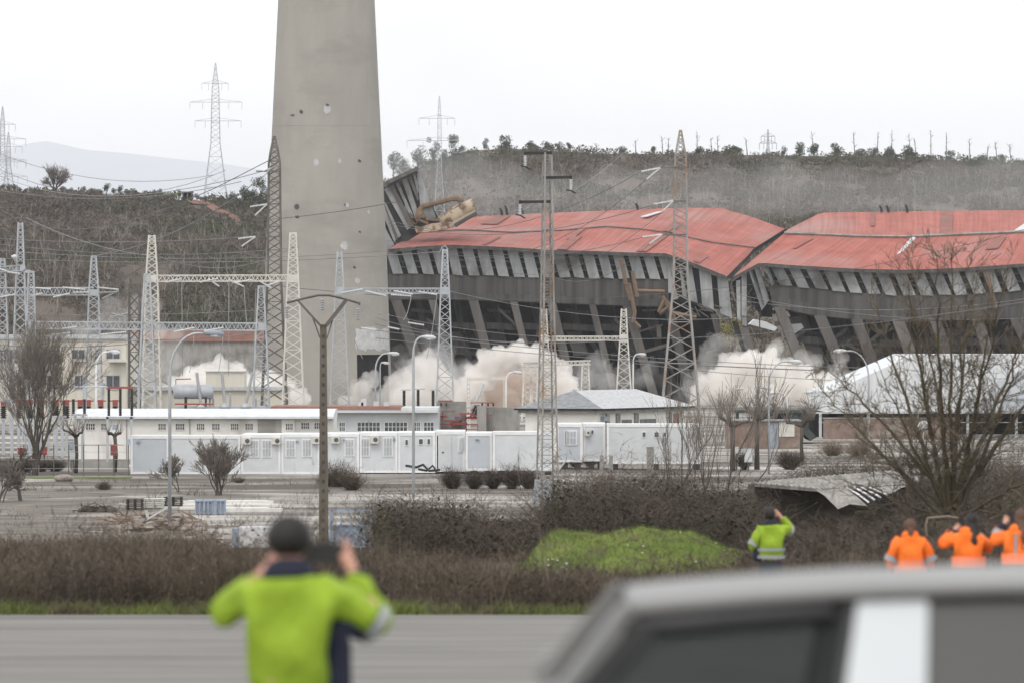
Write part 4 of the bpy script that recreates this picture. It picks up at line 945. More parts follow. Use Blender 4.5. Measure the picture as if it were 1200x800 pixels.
# hip roofed white house, turned so that one corner points here
Y = 440.0; k = FPX / Y; g0 = gz(Y); a1 = math.radians(22)
C0 = Vector((X(706, Y), Y, 0)); u1 = Vector((-math.cos(a1), math.sin(a1), 0)); u2 = Vector((math.sin(a1), math.cos(a1), 0))
L1 = 104 / k / math.cos(a1) ; u2 = Vector((math.cos(PI / 2 - a1), math.sin(PI / 2 - a1), 0)); L2 = 118 / k / math.cos(PI / 2 - a1)
b = thing('hip_roofed_house', C0 + Vector((0, 0, g0)), 'white single storey house with grey hipped roof and dark eave', 'building')
def pt(a, c, z): q = C0 + u1 * a + u2 * c; return Vector((q.x, q.y, z))
ze, zt = Z(478.5, Y), Z(457, Y + 4); ov = .7
mb = MB(); mb.prism([pt(ov, ov, g0), pt(L1 - ov, ov, g0), pt(L1 - ov, L2 - ov, g0), pt(ov, L2 - ov, g0)][::-1], (0, 0, Z(484, Y) - g0)); obj('wall', mb, 'render', b)
mb = MB(); mb.prism([pt(.25, .25, Z(484, Y)), pt(L1 - .25, .25, Z(484, Y)), pt(L1 - .25, L2 - .25, Z(484, Y)), pt(.25, L2 - .25, Z(484, Y))][::-1], (0, 0, Z(480.5, Y) - Z(484, Y))); obj('frieze', mb, 'concrete', b)
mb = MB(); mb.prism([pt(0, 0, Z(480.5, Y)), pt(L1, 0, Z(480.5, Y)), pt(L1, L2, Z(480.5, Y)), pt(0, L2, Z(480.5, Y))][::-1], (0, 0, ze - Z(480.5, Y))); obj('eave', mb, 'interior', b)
r0, r1 = pt(L1 / 2, L1 / 2, zt), pt(L1 / 2, L2 - L1 / 2, zt); A_, B_, C_, D_ = pt(0, 0, ze + .003), pt(L1, 0, ze + .003), pt(L1, L2, ze + .003), pt(0, L2, ze + .003)
mb = MB(); mb.add([A_, B_, C_, D_, r0, r1], [(0, 4, 1), (0, 3, 5, 4), (3, 2, 5), (2, 1, 4, 5)]); mb.m = [0, 1, 0, 1]; obj('roof', mb, ['roof_grey', 'roof_pale'], b)  # same roof all round; light and shade per slope go into two greys
def wallwin(c0, c1, z0, z1, name='window', m='glass', t=.06, a=None):
    mb = MB(); aa = ov - t; mb.prism([pt(aa, c0, z0), pt(aa, c1, z0), pt(aa, c1, z1), pt(aa, c0, z1)], u1 * (t + .03)); return obj(name, mb, m, b)
def c_of(px): return (px - 706) / 118 * L2
for p0, p1 in ((740, 745.5), (746, 752), (763, 769), (769.6, 775.5), (776, 783)):
    w_ = wallwin(c_of(p0), c_of(p1), Z(497, Y + 8), Z(491, Y + 8)); mb = MB(); mb.prism([pt(ov - .09, c_of(p0), Z(497.4, Y + 8)), pt(ov - .09, c_of(p1), Z(497.4, Y + 8)), pt(ov - .09, c_of(p1), Z(496.6, Y + 8)), pt(ov - .09, c_of(p0), Z(496.6, Y + 8))], u1 * .12); obj('sill', mb, 'white_trim', w_)
for p0, p1 in ((720, 723.5), (732.5, 737), (755.5, 760), (800, 803)): wallwin(c_of(p0), c_of(p1), g0, Z(484, Y + 8), 'pilaster', 'concrete', .12)
wallwin(c_of(714), c_of(720), Z(492, Y + 5), Z(487, Y + 5), 'wall_box', 'plastic_grey', .3)
wallwin(c_of(806), c_of(813), g0, Z(485, Y + 12), 'door', 'red_trim', .08)

# big white shed at the right, gable towards us
Y = 520.0; g0 = gz(Y)
b = thing('white_gabled_shed', (X(1130, Y), Y, g0), 'large bright white gabled shed behind the bare tree at right', 'building')
mb = MB(); mb.prism([(X(a, Y), Y, Z(c, Y)) for a, c in ((966, 482), (971, 459), (1073, 415), (1260, 415), (1330, 452), (1330, 482))], (0, 30, 0)); obj('roof', mb, 'roof_white', b)
mb = MB(); mb.prism([(X(a, Y - .4), Y - .4, Z(c, Y - .4)) for a, c in ((1145, 482.5), (1172, 446), (1204, 431), (1330, 470), (1330, 482.5))], (0, .3, 0)); obj('gable_panel', mb, 'cabin_grey', b)
mb = MB(); mb.box(X(952, Y), X(1330, Y), Y + 6, Y + 28, g0, Z(482, Y) - .01); obj('wall', mb, 'interior', b)
mb = MB()
for px in (962, 1018, 1076, 1135, 1192): mb.box(X(px, Y) - .12, X(px, Y) + .12, Y + .8, Y + 1.1, g0, Z(482, Y) - .01)
mb.box(X(960, Y), X(1200, Y), Y + .9, Y + 1.0, Z(495, Y), Z(494, Y)); obj('post', mb, 'offwhite', b)
mb = MB(); mb.box(X(948, Y), X(1330, Y), Y - .2, Y + .1, Z(484, Y), Z(482.2, Y)); obj('gutter', mb, 'offwhite', b)
mb = MB(); mb.box(X(1042, Y), X(1205, Y), Y + 3.4, Y + 3.6, Z(524, Y), Z(509, Y)); obj('low_panel', mb, 'offwhite', b)
mb = MB(); mb.box(X(1085, Y), X(1110, Y), Y - .1, Y, Z(468, Y), Z(467, Y)); mb.box(X(1150, Y), X(1210, Y), Y - .6, Y - .45, Z(467, Y), Z(465.5, Y)); obj('seam', mb, 'steel', b)
mb = MB(); mb.ball((X(1082, 500), 500, Z(499, 500)), .5, .3, .5, 14, 9); mb.bar((X(1082, 500), 500, gz(500)), (X(1082, 500), 500, Z(500, 500)), .1)
tag(obj('satellite_dish', mb, 'white_trim', loc=(X(1082, 500), 500, gz(500))), 'round white dish on a post before the white shed', 'dish')

Y = 490.0; g0 = gz(Y)
b = thing('green_roofed_canopy', (X(905, Y), Y, g0), 'dark green flat canopy left of the white gabled shed', 'canopy')
mb = MB(); mb.box(X(861, Y), X(941, Y), Y, Y + 10, Z(483.5, Y), Z(480, Y)); mb.prism([(X(930, Y), Y + .2, Z(481, Y)), (X(957, Y), Y + .2, Z(512, Y)), (X(950, Y), Y + .2, Z(516, Y)), (X(922, Y), Y + .2, Z(486, Y))], (0, 9, 0)); obj('roof', mb, 'dark_green', b)
mb = MB(); mb.box(X(885, Y), X(945, Y), Y + 6, Y + 9, g0, Z(483.5, Y)); obj('back_wall', mb, 'dark_green', b)
mb = MB()
for px in (863, 900, 938): mb.box(X(px, Y), X(px, Y) + .25, Y + 1, Y + 1.25, g0, Z(483.5, Y))
obj('post', mb, 'steel_dark', b)
Y = 470.0; g0 = gz(Y)
b = thing('brick_hut', (X(908, Y), Y, g0), 'small brown brick hut with pale green shutter under the canopy', 'building')
mb = MB(); mb.box(X(852, Y), X(938, Y), Y, Y + 5, g0, Z(493, Y)); obj('wall', mb, 'brick', b)
mb = MB(); mb.box(X(850, Y), X(939, Y), Y - .3, Y + 5.2, Z(493, Y), Z(491.5, Y)); obj('roof', mb, 'roof_grey', b)
mb = MB(); mb.box(X(913, Y), X(931, Y), Y - .08, Y, Z(511, Y), Z(494, Y)); obj('shutter', mb, 'cream_steel', b)
mb = MB(); mb.box(X(902, Y), X(912, Y), Y - .08, Y, g0, Z(495, Y)); obj('door', mb, 'plastic_grey', b)

# long brick wall and low sheds further right
Y = 515.0
b = thing('low_brick_wall', (X(1000, Y), Y, gz(Y)), 'low brown brick wall running under the white shed', 'wall')
mb = MB(); mb.box(X(965, Y), X(1120, Y), Y, Y + .4, gz(Y), Z(490, Y)); obj('wall', mb, 'brick', b); mb = MB(); mb.box(X(964, Y), X(1121, Y), Y - .1, Y + .5, Z(490, Y), Z(488.8, Y)); obj('coping', mb, 'concrete', b)

# arched shed among the brambles
Y = 215.0; g0 = gz(Y)
b = thing('arched_shed', (X(975, Y), Y, g0), 'low shed with curved ribbed grey roof half buried in brambles', 'shed')
rl = [(884, 565), (905, 562), (960, 557.5), (1020, 552.5), (1078, 549)]; rf = [(884, 565.5), (925, 569), (960, 572), (1010, 569.5), (1055, 567), (1076, 564)]
fr = [(925, 569), (955, 574), (983, 597), (1000, 592), (1016, 592), (1035, 575), (1060, 568)]
NA_ = 30; A = resample(rl, NA_); B = resample(rf, NA_); mb = MB()
mb.grid([[P(*A[i], 224) for i in range(NA_)], [P(*((A[i] + B[i]) / 2 + np.array([0, -.8])), 219) for i in range(NA_)], [P(*B[i], 214) for i in range(NA_)]])
mb.grid([[P(*B[i], 214) - Vector((0, 0, .12)) for i in range(NA_)], [P(*A[i], 224) - Vector((0, 0, .12)) for i in range(NA_)]])
mb.grid([[P(*B[i], 214) for i in range(NA_)], [P(*B[i], 214) - Vector((0, 0, .12)) for i in range(NA_)]])
obj('roof', mb, 'shed_roof', b)
mb = MB()
for i in range(NA_): mb.tube([P(*A[i], 224), P(*((A[i] + B[i]) / 2 + np.array([0, -.8])), 218.9), P(*B[i], 213.9)], .045, 4)
obj('roof_rib', mb, 'shed_roof', b)
# curved front slope with a torn hole showing bent purlins
mb = MB(); mb.grid([[P(955, 573, 213.8), P(968, 572.5, 213.8), P(992, 571.5, 213.8)], [P(966, 580, 213), P(980, 580, 213), P(1003, 580, 213)], [P(982, 596, 212), P(996, 590, 212), P(1017, 592.5, 212)]])
mb.grid([[P(1026, 570, 213.8), P(1045, 569, 213.8), P(1062, 568, 213.8)], [P(1032, 575, 213.2), P(1045, 573.5, 213.2), P(1060, 570, 213.2)], [P(1038, 579, 212.6), P(1046, 577, 212.6), P(1056, 571, 212.6)]]); obj('front_slope', mb, 'shed_roof', b)
mb = MB(); mb.grid([[P(985, 570, 214.4), P(1062, 567, 214.4)], [P(1000, 594, 213.6), P(1050, 590, 213.6)]]); obj('torn_hole', mb, 'interior', b)  # near-black sheet painted as the shade inside the hole
mb = MB()
for k_ in range(4): mb.tube([P(992 + k_ * 9, 570.5, 213.6), P(1005 + k_ * 8.5, 578 - k_ * .8, 213), P(1018 + k_ * 7, 588 - k_ * 3, 212.6)], .04, 5)
obj('purlin', mb, 'white_trim', b)
mb = MB(); mb.box(X(884, 216), X(1062, 216), 216, 222, g0 - .5, Z(571, 216)); obj('wall', mb, 'wood_dark', b)

# hut and onlookers on the left hill
def hill_y(px, py, f, y0, y1):
    s = (px - CX) / FPX; return min(np.linspace(y0, y1, 160), key=lambda y: abs(Z(py, y) - f(s, y)))
def on_hill(px, py, f=hillL, y0=1000, y1=1300):
    y = hill_y(px, py, f, y0, y1); s = (px - CX) / FPX; return Vector((s * y, y, f(s, y)))
q = on_hill(219.5, 233); k = FPX / q.y
b = thing('lookout_hut', q, 'small open dark hut on the crest of the left hill', 'hut')
mb = MB(); mb.box(q.x - 6 / k, q.x - 5 / k, q.y, q.y + 1.6, q.z - .5, q.z + 9 / k); mb.box(q.x + 4.6 / k, q.x + 5.6 / k, q.y, q.y + 1.6, q.z - .5, q.z + 9 / k); mb.box(q.x - .5 / k, q.x + .5 / k, q.y, q.y + 1.6, q.z - .5, q.z + 9 / k); obj('post', mb, 'concrete', b)
mb = MB(); mb.box(q.x - 6.2 / k, q.x + 6 / k, q.y + 1.7, q.y + 1.9, q.z - .5, q.z + 9 / k); obj('back_wall', mb, 'interior', b)
mb = MB(); mb.box(q.x - 7 / k, q.x + 7 / k, q.y - .5, q.y + 2.2, q.z + 9 / k, q.z + 10.4 / k); obj('roof', mb, 'steel_dark', b)
# ------------------------------------------------------------------ prefab cabins
def cabin(px0, px1, pyt, pyb, Y, depth, label, skirt=2.0, face='white', rot=0.0, feats=(), roofy=None, grey_left=None):
    k = FPX / Y; x0, x1 = X(px0, Y), X(px1, Y); zb, zt = Z(pyb, Y), Z(pyt, Y); g = gz(Y)
    t = thing('site_cabin', ((x0 + x1) / 2, Y, g), label, 'cabin', 'white prefab cabins')
    mb = MB(); mb.box(x0 + .06, x1 - .06, Y + .05, Y + depth, zb + .12, zt - .16); obj('wall', mb, face, t)
    mb = MB()
    for xx in (x0, x1 - .16): mb.box(xx, xx + .16, Y, Y + .16, zb, zt)
    mb.box(x0, x1, Y + .01, Y + .15, zt - .2, zt - .002); mb.box(x0, x1, Y + .01, Y + .15, zb + .002, zb + .16)
    mb.box(x0 + .01, x1 - .01, Y + .16, Y + depth + .05, zt - .16, zt + .03); obj('frame', mb, 'white_trim', t)
    n = max(2, int((x1 - x0) / 2.2) + 1)
    for i in range(n): mb = MB(); c = x0 + .35 + (x1 - x0 - .9) * i / (n - 1); mb.box(c, c + .45, Y + .1, Y + .7, g - .1, zb + .002); obj('support_block', mb, 'black', t)
    for f in feats:
        kind, a, b_, c, d = f
        if kind == 'win':
            w = window(t, X(a, Y), X(b_, Y), Z(d, Y), Z(c, Y), Y + .05, 3, 2, 'white_trim', 'cabin_pane', .09)
            mb = MB(); n = 7
            for i in range(n): xx = X(a, Y) + (X(b_, Y) - X(a, Y)) * (i + .5) / n; mb.box(xx - .012, xx + .012, Y - .08, Y - .055, Z(d, Y), Z(c, Y))
            obj('bars', mb, 'white_trim', w)
        if kind == 'vent': window(t, X(a, Y), X(b_, Y), Z(d, Y), Z(c, Y), Y + .05, 1, 1, 'white_trim', 'glass', .04)
        if kind == 'ac':
            mb = MB(); xa, xb = X(a, Y), X(b_, Y); mb.box(xa, xb, Y - .36, Y + .03, Z(d, Y), Z(c, Y)); u = obj('air_conditioner', mb, 'cream_steel', t)
            mb = MB(); cxx = xa + (xb - xa) * .62; mb.tube([(cxx, Y - .38, (Z(c, Y) + Z(d, Y)) / 2), (cxx, Y - .36, (Z(c, Y) + Z(d, Y)) / 2)], (xb - xa) * .27, 14); obj('fan_grille', mb, 'glass', u)
        if kind == 'door':
            mb = MB(); mb.box(X(a, Y), X(b_, Y), Y, Y + .05, Z(d, Y), Z(c, Y)); dd = obj('door', mb, 'offwhite', t)
            mb = MB(); hx = X(a + (b_ - a) * .35, Y); mb.box(hx, hx + .12, Y - .05, Y, Z((c + d) / 2, Y) - .03, Z((c + d) / 2, Y) + .04); obj('handle', mb, 'black', dd)
        if kind == 'box': mb = MB(); mb.box(X(a, Y), X(b_, Y), Y - .12, Y + .04, Z(d, Y), Z(c, Y)); obj('junction_box', mb, 'bluegrey', t)
    return t
M['cabin_pane'] = mat('curtained_pane', (.27, .31, .35), (.42, .45, .48), 1.5, .35)
YB = 383.0
cabin(153, 198, 510, 555, YB, 2.4, 'grey blank end cabin at the left tip of the white row', face='cabin_grey', feats=[('box', 160, 164, 515, 518)])
cabin(198.5, 282, 510, 555.5, YB, 2.4, 'long plain white cabin behind the two bare shrubs', feats=[])
cabin(282.5, 329, 509, 555, YB, 6, 'white cabin with two air conditioners and two barred windows', feats=[('win', 294, 302, 516, 534), ('win', 308, 317, 516, 534), ('ac', 284, 294, 512, 520), ('ac', 319, 329, 512, 520)])
cabin(329.5, 375, 508.5, 555, YB, 6, 'white cabin left of the forked concrete pole with two barred windows', feats=[('win', 336, 345, 516, 533.5), ('win', 355, 364, 515, 533.5), ('box', 347, 350, 515.5, 517), ('ac', 366, 374.5, 511, 519.5)])
cabin(375.5, 421, 508, 554, YB, 6, 'white cabin right of the forked pole with one window and air conditioner', feats=[('win', 405, 414, 515, 532.5), ('ac', 388, 398, 510.5, 519), ('box', 401.5, 404, 514, 515.5)])
cabin(421.5, 466, 507, 553.5, YB, 6, 'white cabin with air conditioner centred between two barred windows', feats=[('win', 423.5, 432, 514, 533), ('win', 450, 459, 513, 533), ('ac', 434, 444, 510, 519), ('box', 460.5, 463, 512.5, 515)])
cabin(466.5, 510, 506.5, 553.5, YB, 6, 'white cabin with three tiny windows behind the tall lamp post', feats=[('vent', 475, 478, 515, 521), ('vent', 491, 495.5, 514, 520), ('vent', 501, 504, 514, 520)])
cabin(510.5, 545, 505, 552, YB, 6, 'white cabin with cream door and narrow window', feats=[('door', 512, 529, 510, 549), ('win', 538, 543, 512, 528)])
cabin(545.5, 577, 507, 551, YB - 1.2, 6, 'pale grey fronted cabin next to the blank white end wall', face='cabin_grey', feats=[('box', 557, 561.5, 513.5, 514.5)])
cabin(577.5, 648, 505.5, 551, YB - 1.6, 2.4, 'blank white cabin side behind the thin three armed pole', feats=[])
YD = 396.0
cabin(652, 682.5, 496.5, 541, YD, 5, 'grey fronted cabin with barred dark window right of the row', face='cabin_grey', feats=[('vent', 662, 664, 505, 520), ('win', 664.5, 675, 505, 520)])
cabin(683, 709.5, 496, 540, YD + .3, 5, 'narrow white cabin with small air conditioner between two others', feats=[('ac', 686, 691.5, 503, 510), ('vent', 693, 695.5, 503.5, 508)])
cabin(711, 822, 496.5, 543, YD - 1, 2.6, 'longest white cabin at the right end with three tiny windows', face='offwhite', feats=[('vent', 753, 756.5, 506, 511.5), ('vent', 767, 772, 506, 511.5), ('vent', 777.5, 780.5, 506.5, 511)])

# ------------------------------------------------------------------ lattice masts, gantries and pylons
def tower_part(t, px, pyt, pyb, Y, prof, n, m, leg=.13, br=.07, kind='X', name='tower', rot=0.):
    leg *= .8; br *= .72
    """prof: [(py,width px)...] from bottom to top"""
    k = FPX / Y; mb = MB(); lattice(mb, X(px, Y), Y, [(Z(py, Y), w / k) for py, w in prof], n, leg, br, kind, rot); return obj(name, mb, m, t)
def vstring(t, tip, e1, e2, Y, r=.13, m='porcelain', n=12):
    for e in (e1, e2): mb = MB(); string(mb, P(*tip, Y), P(*e, Y), r, n); obj('insulator', mb, m, t, True)
def gbase(Y): return CY + (ZC - gz(Y)) / Y * FPX

# cream gantry by the chimney
Y = 520.; gb = gbase(Y)
ga = thing('cream_gantry', (X(260, Y), Y, gz(Y)), 'cream two legged lattice gantry left of the forked concrete pole', 'gantry')
tower_part(ga, 178, 276, gb, Y, [(gb, 24), (470, 21), (330, 14), (276, 7)], 22, 'cream_steel', .15, .085)
tower_part(ga, 343.5, 273, gb, Y, [(gb, 30), (475, 25), (330, 13), (273, 7)], 22, 'cream_steel', .15, .085)
mb = MB(); truss(mb, P(181, 326.5, Y), P(342, 326, Y), .55, .9, 34, .11, .07); obj('beam', mb, 'cream_steel', ga)
mb = MB()
for px in (178, 343.5): mb.box(X(px - 5.5, Y), X(px + 5.5, Y), Y - .55, Y - .5, Z(331, Y), Z(322.5, Y))
obj('joint_plate', mb, 'cream_steel', ga)
for a, b_ in (((194, 331), (213, 327)), ((234, 331), (256, 326.5)), ((244, 327), (257, 336)), ((268, 328), (286, 336)), ((272, 332), (296, 328)), ((305, 330), (318, 338)), ((310, 336), (327, 330))):
    mb = MB(); string(mb, P(*a, Y - .8), P(*b_, Y - 1.2), .1, 14); obj('insulator', mb, 'porcelain', ga, True)
# grey gantry in front of it
Y = 500.; gb = gbase(Y)
gc = thing('grey_gantry', (X(170, Y), Y, gz(Y)), 'long grey three legged lattice gantry crossing the switchyard at left', 'gantry')
tower_part(gc, 36.5, 318, gb, Y, [(gb, 20), (470, 15), (380, 10), (318, 6)], 20, 'steel', .14, .07)
tower_part(gc, 172.5, 321, gb, Y, [(gb, 24), (400, 14), (321, 6)], 16, 'steel', .17, .08, 'Z')
tower_part(gc, 306, 335, gb, Y, [(gb, 22), (400, 13), (335, 6)], 16, 'steel', .15, .075, 'Z')
mb = MB(); truss(mb, P(38, 381, Y), P(308, 383, Y), .62, .8, 60, .12, .07); obj('beam', mb, 'steel', gc)
mb = MB(); mb.box(X(303, Y), X(312, Y), Y - .5, Y - .45, Z(387.5, Y), Z(378.5, Y)); mb.box(X(33, Y), X(41, Y), Y - .5, Y - .45, Z(386, Y), Z(375, Y)); mb.box(X(35, Y), X(37.5, Y), Y - .52, Y - .46, Z(390, Y), Z(375, Y)); obj('joint_plate', mb, 'steel', gc)
for a, b_ in (((204, 389), (228, 384)), ((239, 388), (262, 384)), ((67, 386), (90, 383)), ((118, 392), (148, 389)), ((130, 367), (148, 372)), ((130, 372), (150, 367)), ((60, 392), (82, 390))):
    mb = MB(); string(mb, P(*a, Y - .8), P(*b_, Y - 1.2), .1, 14); obj('insulator', mb, 'porcelain' if a[1] > 380 else 'porcelain_grey', gc, True)
# blue grey gantry right of it
Y = 560.; gb = gbase(Y)
gd = thing('blue_grey_gantry', (X(460, Y), Y, gz(Y)), 'bluish grey two legged lattice gantry standing right of the forked pole', 'gantry')
tower_part(gd, 398, 295, gb, Y, [(gb, 25), (475, 22), (340, 10), (295, 5)], 20, 'steel', .16, .08)
tower_part(gd, 521.5, 292, gb, Y, [(gb, 24), (475, 20), (340, 10), (292, 5)], 20, 'steel', .18, .09)
mb = MB(); truss(mb, P(398, 341, Y), P(521, 341, Y), .5, .9, 28, .11, .07); obj('beam', mb, 'steel', gd)
mb = MB()
for px in (398, 521.5): mb.box(X(px - 5, Y), X(px + 5, Y), Y - .55, Y - .5, Z(345.5, Y), Z(336.5, Y))
mb.tube([P(515, 297, Y), P(518, 290, Y), P(522, 288, Y), P(525, 293, Y)], .05, 4); obj('joint_plate', mb, 'steel', gd)
for a, b_ in (((400, 343.5), (425, 339)), ((428, 341), (453, 347)), ((458, 345.5), (482, 347)), ((462, 341), (484, 345)), ((490, 342), (512, 345.5)), ((478, 378), (497, 381)), ((453, 383), (468, 386)), ((423, 384), (441, 387))):
    mb = MB(); string(mb, P(*a, Y - .8), P(*b_, Y - 1.2), .11, 12); obj('insulator', mb, 'porcelain', gd, True)
# left edge gantry
Y = 545.; gb = gbase(Y)
ge = thing('left_edge_gantry', (X(60, Y), Y, gz(Y)), 'grey lattice gantry with white insulators cut by the left photo edge', 'gantry')
for px, t_, w in ((24, 261, 15), (110, 300, 15), (3, 303, 13), (-45, 300, 14)): tower_part(ge, px, t_, gb, Y, [(gb, w + 9), (460, w + 4), (340, w - 4), (t_, 5)], 20, 'steel', .15, .075)
mb = MB(); truss(mb, P(-45, 342, Y), P(110, 341.5, Y), .7, .9, 36, .11, .07); truss(mb, P(0, 316, Y), P(27, 314, Y), .5, .8, 8, .1, .06); obj('beam', mb, 'steel', ge)
mb = MB(); mb.box(X(105.5, Y), X(115, Y), Y - .5, Y - .45, Z(347, Y), Z(339.5, Y)); mb.box(X(24, Y), X(30, Y), Y - .5, Y - .45, Z(318, Y), Z(311, Y)); mb.box(X(28, Y), X(37, Y), Y - .5, Y - .45, Z(320, Y), Z(316.5, Y)); obj('joint_plate', mb, 'steel', ge)
for a, b_ in (((35, 337), (60, 339)), ((73, 337), (100, 339.5)), ((36, 347), (50, 344)), ((62, 348.5), (82, 344)), ((85, 343), (104, 342.5)), ((0, 315.5), (8, 318)), ((8, 319), (23, 321)), ((0, 348.5), (18, 345)), ((114, 337), (139, 339.5)), ((120, 350), (139, 341)), ((115, 343), (137, 342.5))):
    mb = MB(); string(mb, P(*a, Y - .8), P(*b_, Y - 1.2), .11, 14); obj('insulator', mb, 'porcelain_grey' if a[0] >= 115 and a[1] > 340 else 'porcelain', ge, True)
mb = MB(); mb.ball(P(17, 301, Y - 1), .26, .26, .22, 10, 7); mb.bar(P(17, 303, Y - 1), P(18.5, 308, Y - .2), .18); mb.bar(P(13, 300, Y - 1), P(17, 301.5, Y - 1), .15); obj('floodlight', mb, 'offwhite', ge)
# dark truss mast
Y = 535.; gb = gbase(Y)
t = thing('dark_lattice_mast', (X(157, Y), Y, gz(Y)), 'dark square lattice mast with flat top left of the cream gantry', 'mast')
tower_part(t, 157.5, 333, gb, Y, [(gb, 13), (333, 12)], 13, 'steel_dark', .2, .1, 'X', 'mast')
# cream portals at the right of the dust
Y = 600.; gb = gbase(Y)
t = thing('cream_portal', (X(686, Y), Y, gz(Y)), 'taller cream lattice portal right of the thin three armed pole', 'gantry', 'cream portals in the dust')
for px in (637.5, 731): tower_part(t, px, 362, gb, Y, [(gb, 21), (460, 17), (397, 9), (362, 5.5)], 16, 'cream_steel', .17, .085)
mb = MB(); truss(mb, P(640, 396.5, Y), P(730, 396.5, Y), .42, .8, 18, .13, .09); obj('beam', mb, 'cream_steel', t)
mb = MB()
for px in (637.5, 731): mb.box(X(px - 4.6, Y), X(px + 4.6, Y), Y - .5, Y - .44, Z(401, Y), Z(391.5, Y))
obj('joint_plate', mb, 'cream_steel', t)
Y = 625.; gb = gbase(Y)
t = thing('cream_portal', (X(650, Y), Y, gz(Y)), 'lower cream lattice portal in front of the mushroom dust cloud', 'gantry', 'cream portals in the dust')
for px in (618, 627, 686): tower_part(t, px, 424, gb, Y, [(gb, 13), (424, 7)], 11, 'cream_steel', .2, .1)
mb = MB(); truss(mb, P(612, 426.5, Y), P(692, 424.5, Y), .42, .9, 16, .14, .09); obj('beam', mb, 'cream_steel', t)
Y = 505.; gb = gbase(Y)
t = thing('white_goal_frame', (X(570, Y), Y, gz(Y)), 'white steel goal shaped frame in front of brown dust', 'gantry')
for px in (549, 592): mb = MB(); mb.box(X(px - 2, Y), X(px - 1, Y), Y, Y + .25, gz(Y), Z(441, Y)); mb.box(X(px + 1, Y), X(px + 2, Y), Y, Y + .25, gz(Y), Z(441, Y)); [mb.box(X(px - 1, Y), X(px + 1, Y), Y + .02, Y + .2, Z(446 + 5 * i, Y), Z(444 + 5 * i, Y)) for i in range(13)]; obj('upright', mb, 'cream_steel', t)
mb = MB(); mb.bar(P(547, 444.5, Y + .12), P(594, 442.5, Y + .12), .22, .26); obj('crossbar', mb, 'cream_steel', t)
mb = MB(); string(mb, P(567, 449, Y), P(558, 470, Y), .16, 14); obj('insulator', mb, 'porcelain', t, True)
mb = MB(); string(mb, P(558, 474, Y - 2), P(551, 490, Y - 2), .2, 10); obj('insulator', mb, 'black', t, True)

# line pylons
Y = 520.; gb = gbase(Y)
py1 = thing('line_pylon', (X(797, Y), Y, gz(Y)), 'tall pylon with three white insulator pairs before the red roof', 'pylon')
tower_part(py1, 797.5, 153, gb, Y, [(gb, 46), (470, 42), (330, 16.5), (184, 12.5), (153, 1.6)], 30, 'steel_rust', .2, .085, 'X', 'mast')
mb = MB(); mb.bar(P(790, 196.5, Y - .6), P(804, 196.5, Y - .6), .16); mb.bar(P(777, 197, Y - .8), P(804, 196, Y - .6), .1); mb.bar(P(774, 197, Y - .8), P(790, 186.5, Y - .5), .08); obj('crossarm', mb, 'steel_dark', py1); mb = MB(); mb.bar(P(780, 275.5, Y - .8), P(804, 275, Y - .6), .13); mb.bar(P(777, 276, Y - .8), P(791, 267, Y - .5), .08); obj('crossarm', mb, 'steel_dark', py1); mb = MB(); mb.bar(P(789, 236, Y - .8), P(804, 236, Y - .6), .13); obj('crossarm', mb, 'steel_dark', py1)
for tip, e1, e2 in (((774, 197), (751, 201.5), (757.5, 210.5)), ((789, 235.5), (766, 239.5), (777, 247.5)), ((776, 275), (752.5, 278), (761, 286))):
    vstring(py1, tip, e1, e2, Y - .9, .11)
Y = 525.; gb = gbase(Y)
py2 = thing('line_pylon', (X(321, Y), Y, gz(Y)), 'dark tapering pylon standing before the left side of the chimney', 'pylon')
tower_part(py2, 321.5, 160, gb, Y, [(gb, 34), (470, 29), (330, 16), (192, 13), (178, 9), (160, 1.6)], 30, 'steel_dark', .2, .095, 'X', 'mast')
mb = MB(); mb.bar(P(300, 201, Y - .6), P(328, 201, Y - .6), .12); obj('crossarm', mb, 'steel_dark', py2); mb = MB(); mb.bar(P(313, 239.5, Y - .6), P(328, 239, Y - .6), .12); obj('crossarm', mb, 'steel_dark', py2); mb = MB(); mb.bar(P(299, 278, Y - .6), P(328, 277.5, Y - .6), .12); mb.bar(P(300, 278, Y - .6), P(316, 267, Y - .6), .07); obj('crossarm', mb, 'steel_dark', py2)
for tip, e1, e2 in (((313, 239.5), (293, 242.5), (298.5, 253)), ((299.5, 277.5), (279, 280), (283, 289)), ((317, 197), (308, 201), (304, 214))):
    vstring(py2, tip, e1, e2, Y - .9, .1 if tip[1] > 200 else .06)
Y = 326.; gb = gbase(Y)
py3 = thing('thin_three_armed_pole', (X(635, Y), Y, gz(Y)), 'slender lattice pole with three single side arms in the middle', 'pole')
tower_part(py3, 641.5, 179, gb, Y, [(gb, 21), (470, 16.5), (330, 11.5), (179, 8)], 60, 'steel_rust', .13, .035, 'Z', 'mast', .3)
mb = MB(); mb.prism([P(625, 598, Y - .6), P(646, 598, Y - .6), P(645, 562, Y - .6), P(626.5, 562, Y - .6)], (0, 1.1, 0)); obj('base_plates', mb, 'steel', py3)
for a, b_, ins in (((614.5, 180), (647, 179.5), 615.5), ((637, 208.5), (670.5, 208), 669), ((608, 237), (645, 236.5), 609.5)):
    mb = MB(); mb.bar(P(*a, Y - .2), P(*b_, Y - .2), .13, .16); arm = obj('side_arm', mb, 'black', py3)
    yy = a[1] if ins < 640 else b_[1]
    mb = MB(); string(mb, P(ins, yy + 2, Y - .2), P(ins, yy + 15, Y - .2), .11, 7); obj('insulator', mb, 'porcelain', arm, True)
    mb = MB(); mb.tube([P(ins - 5.5, yy + 14.5, Y - .2), P(ins, yy + 15.5, Y - .2), P(ins + 6, yy + 19, Y - .2)], .04, 4); mb.bar(P(ins, yy - 2, Y - .2), P(ins, yy + 2.5, Y - .2), .12); obj('clamp', mb, 'black', arm)

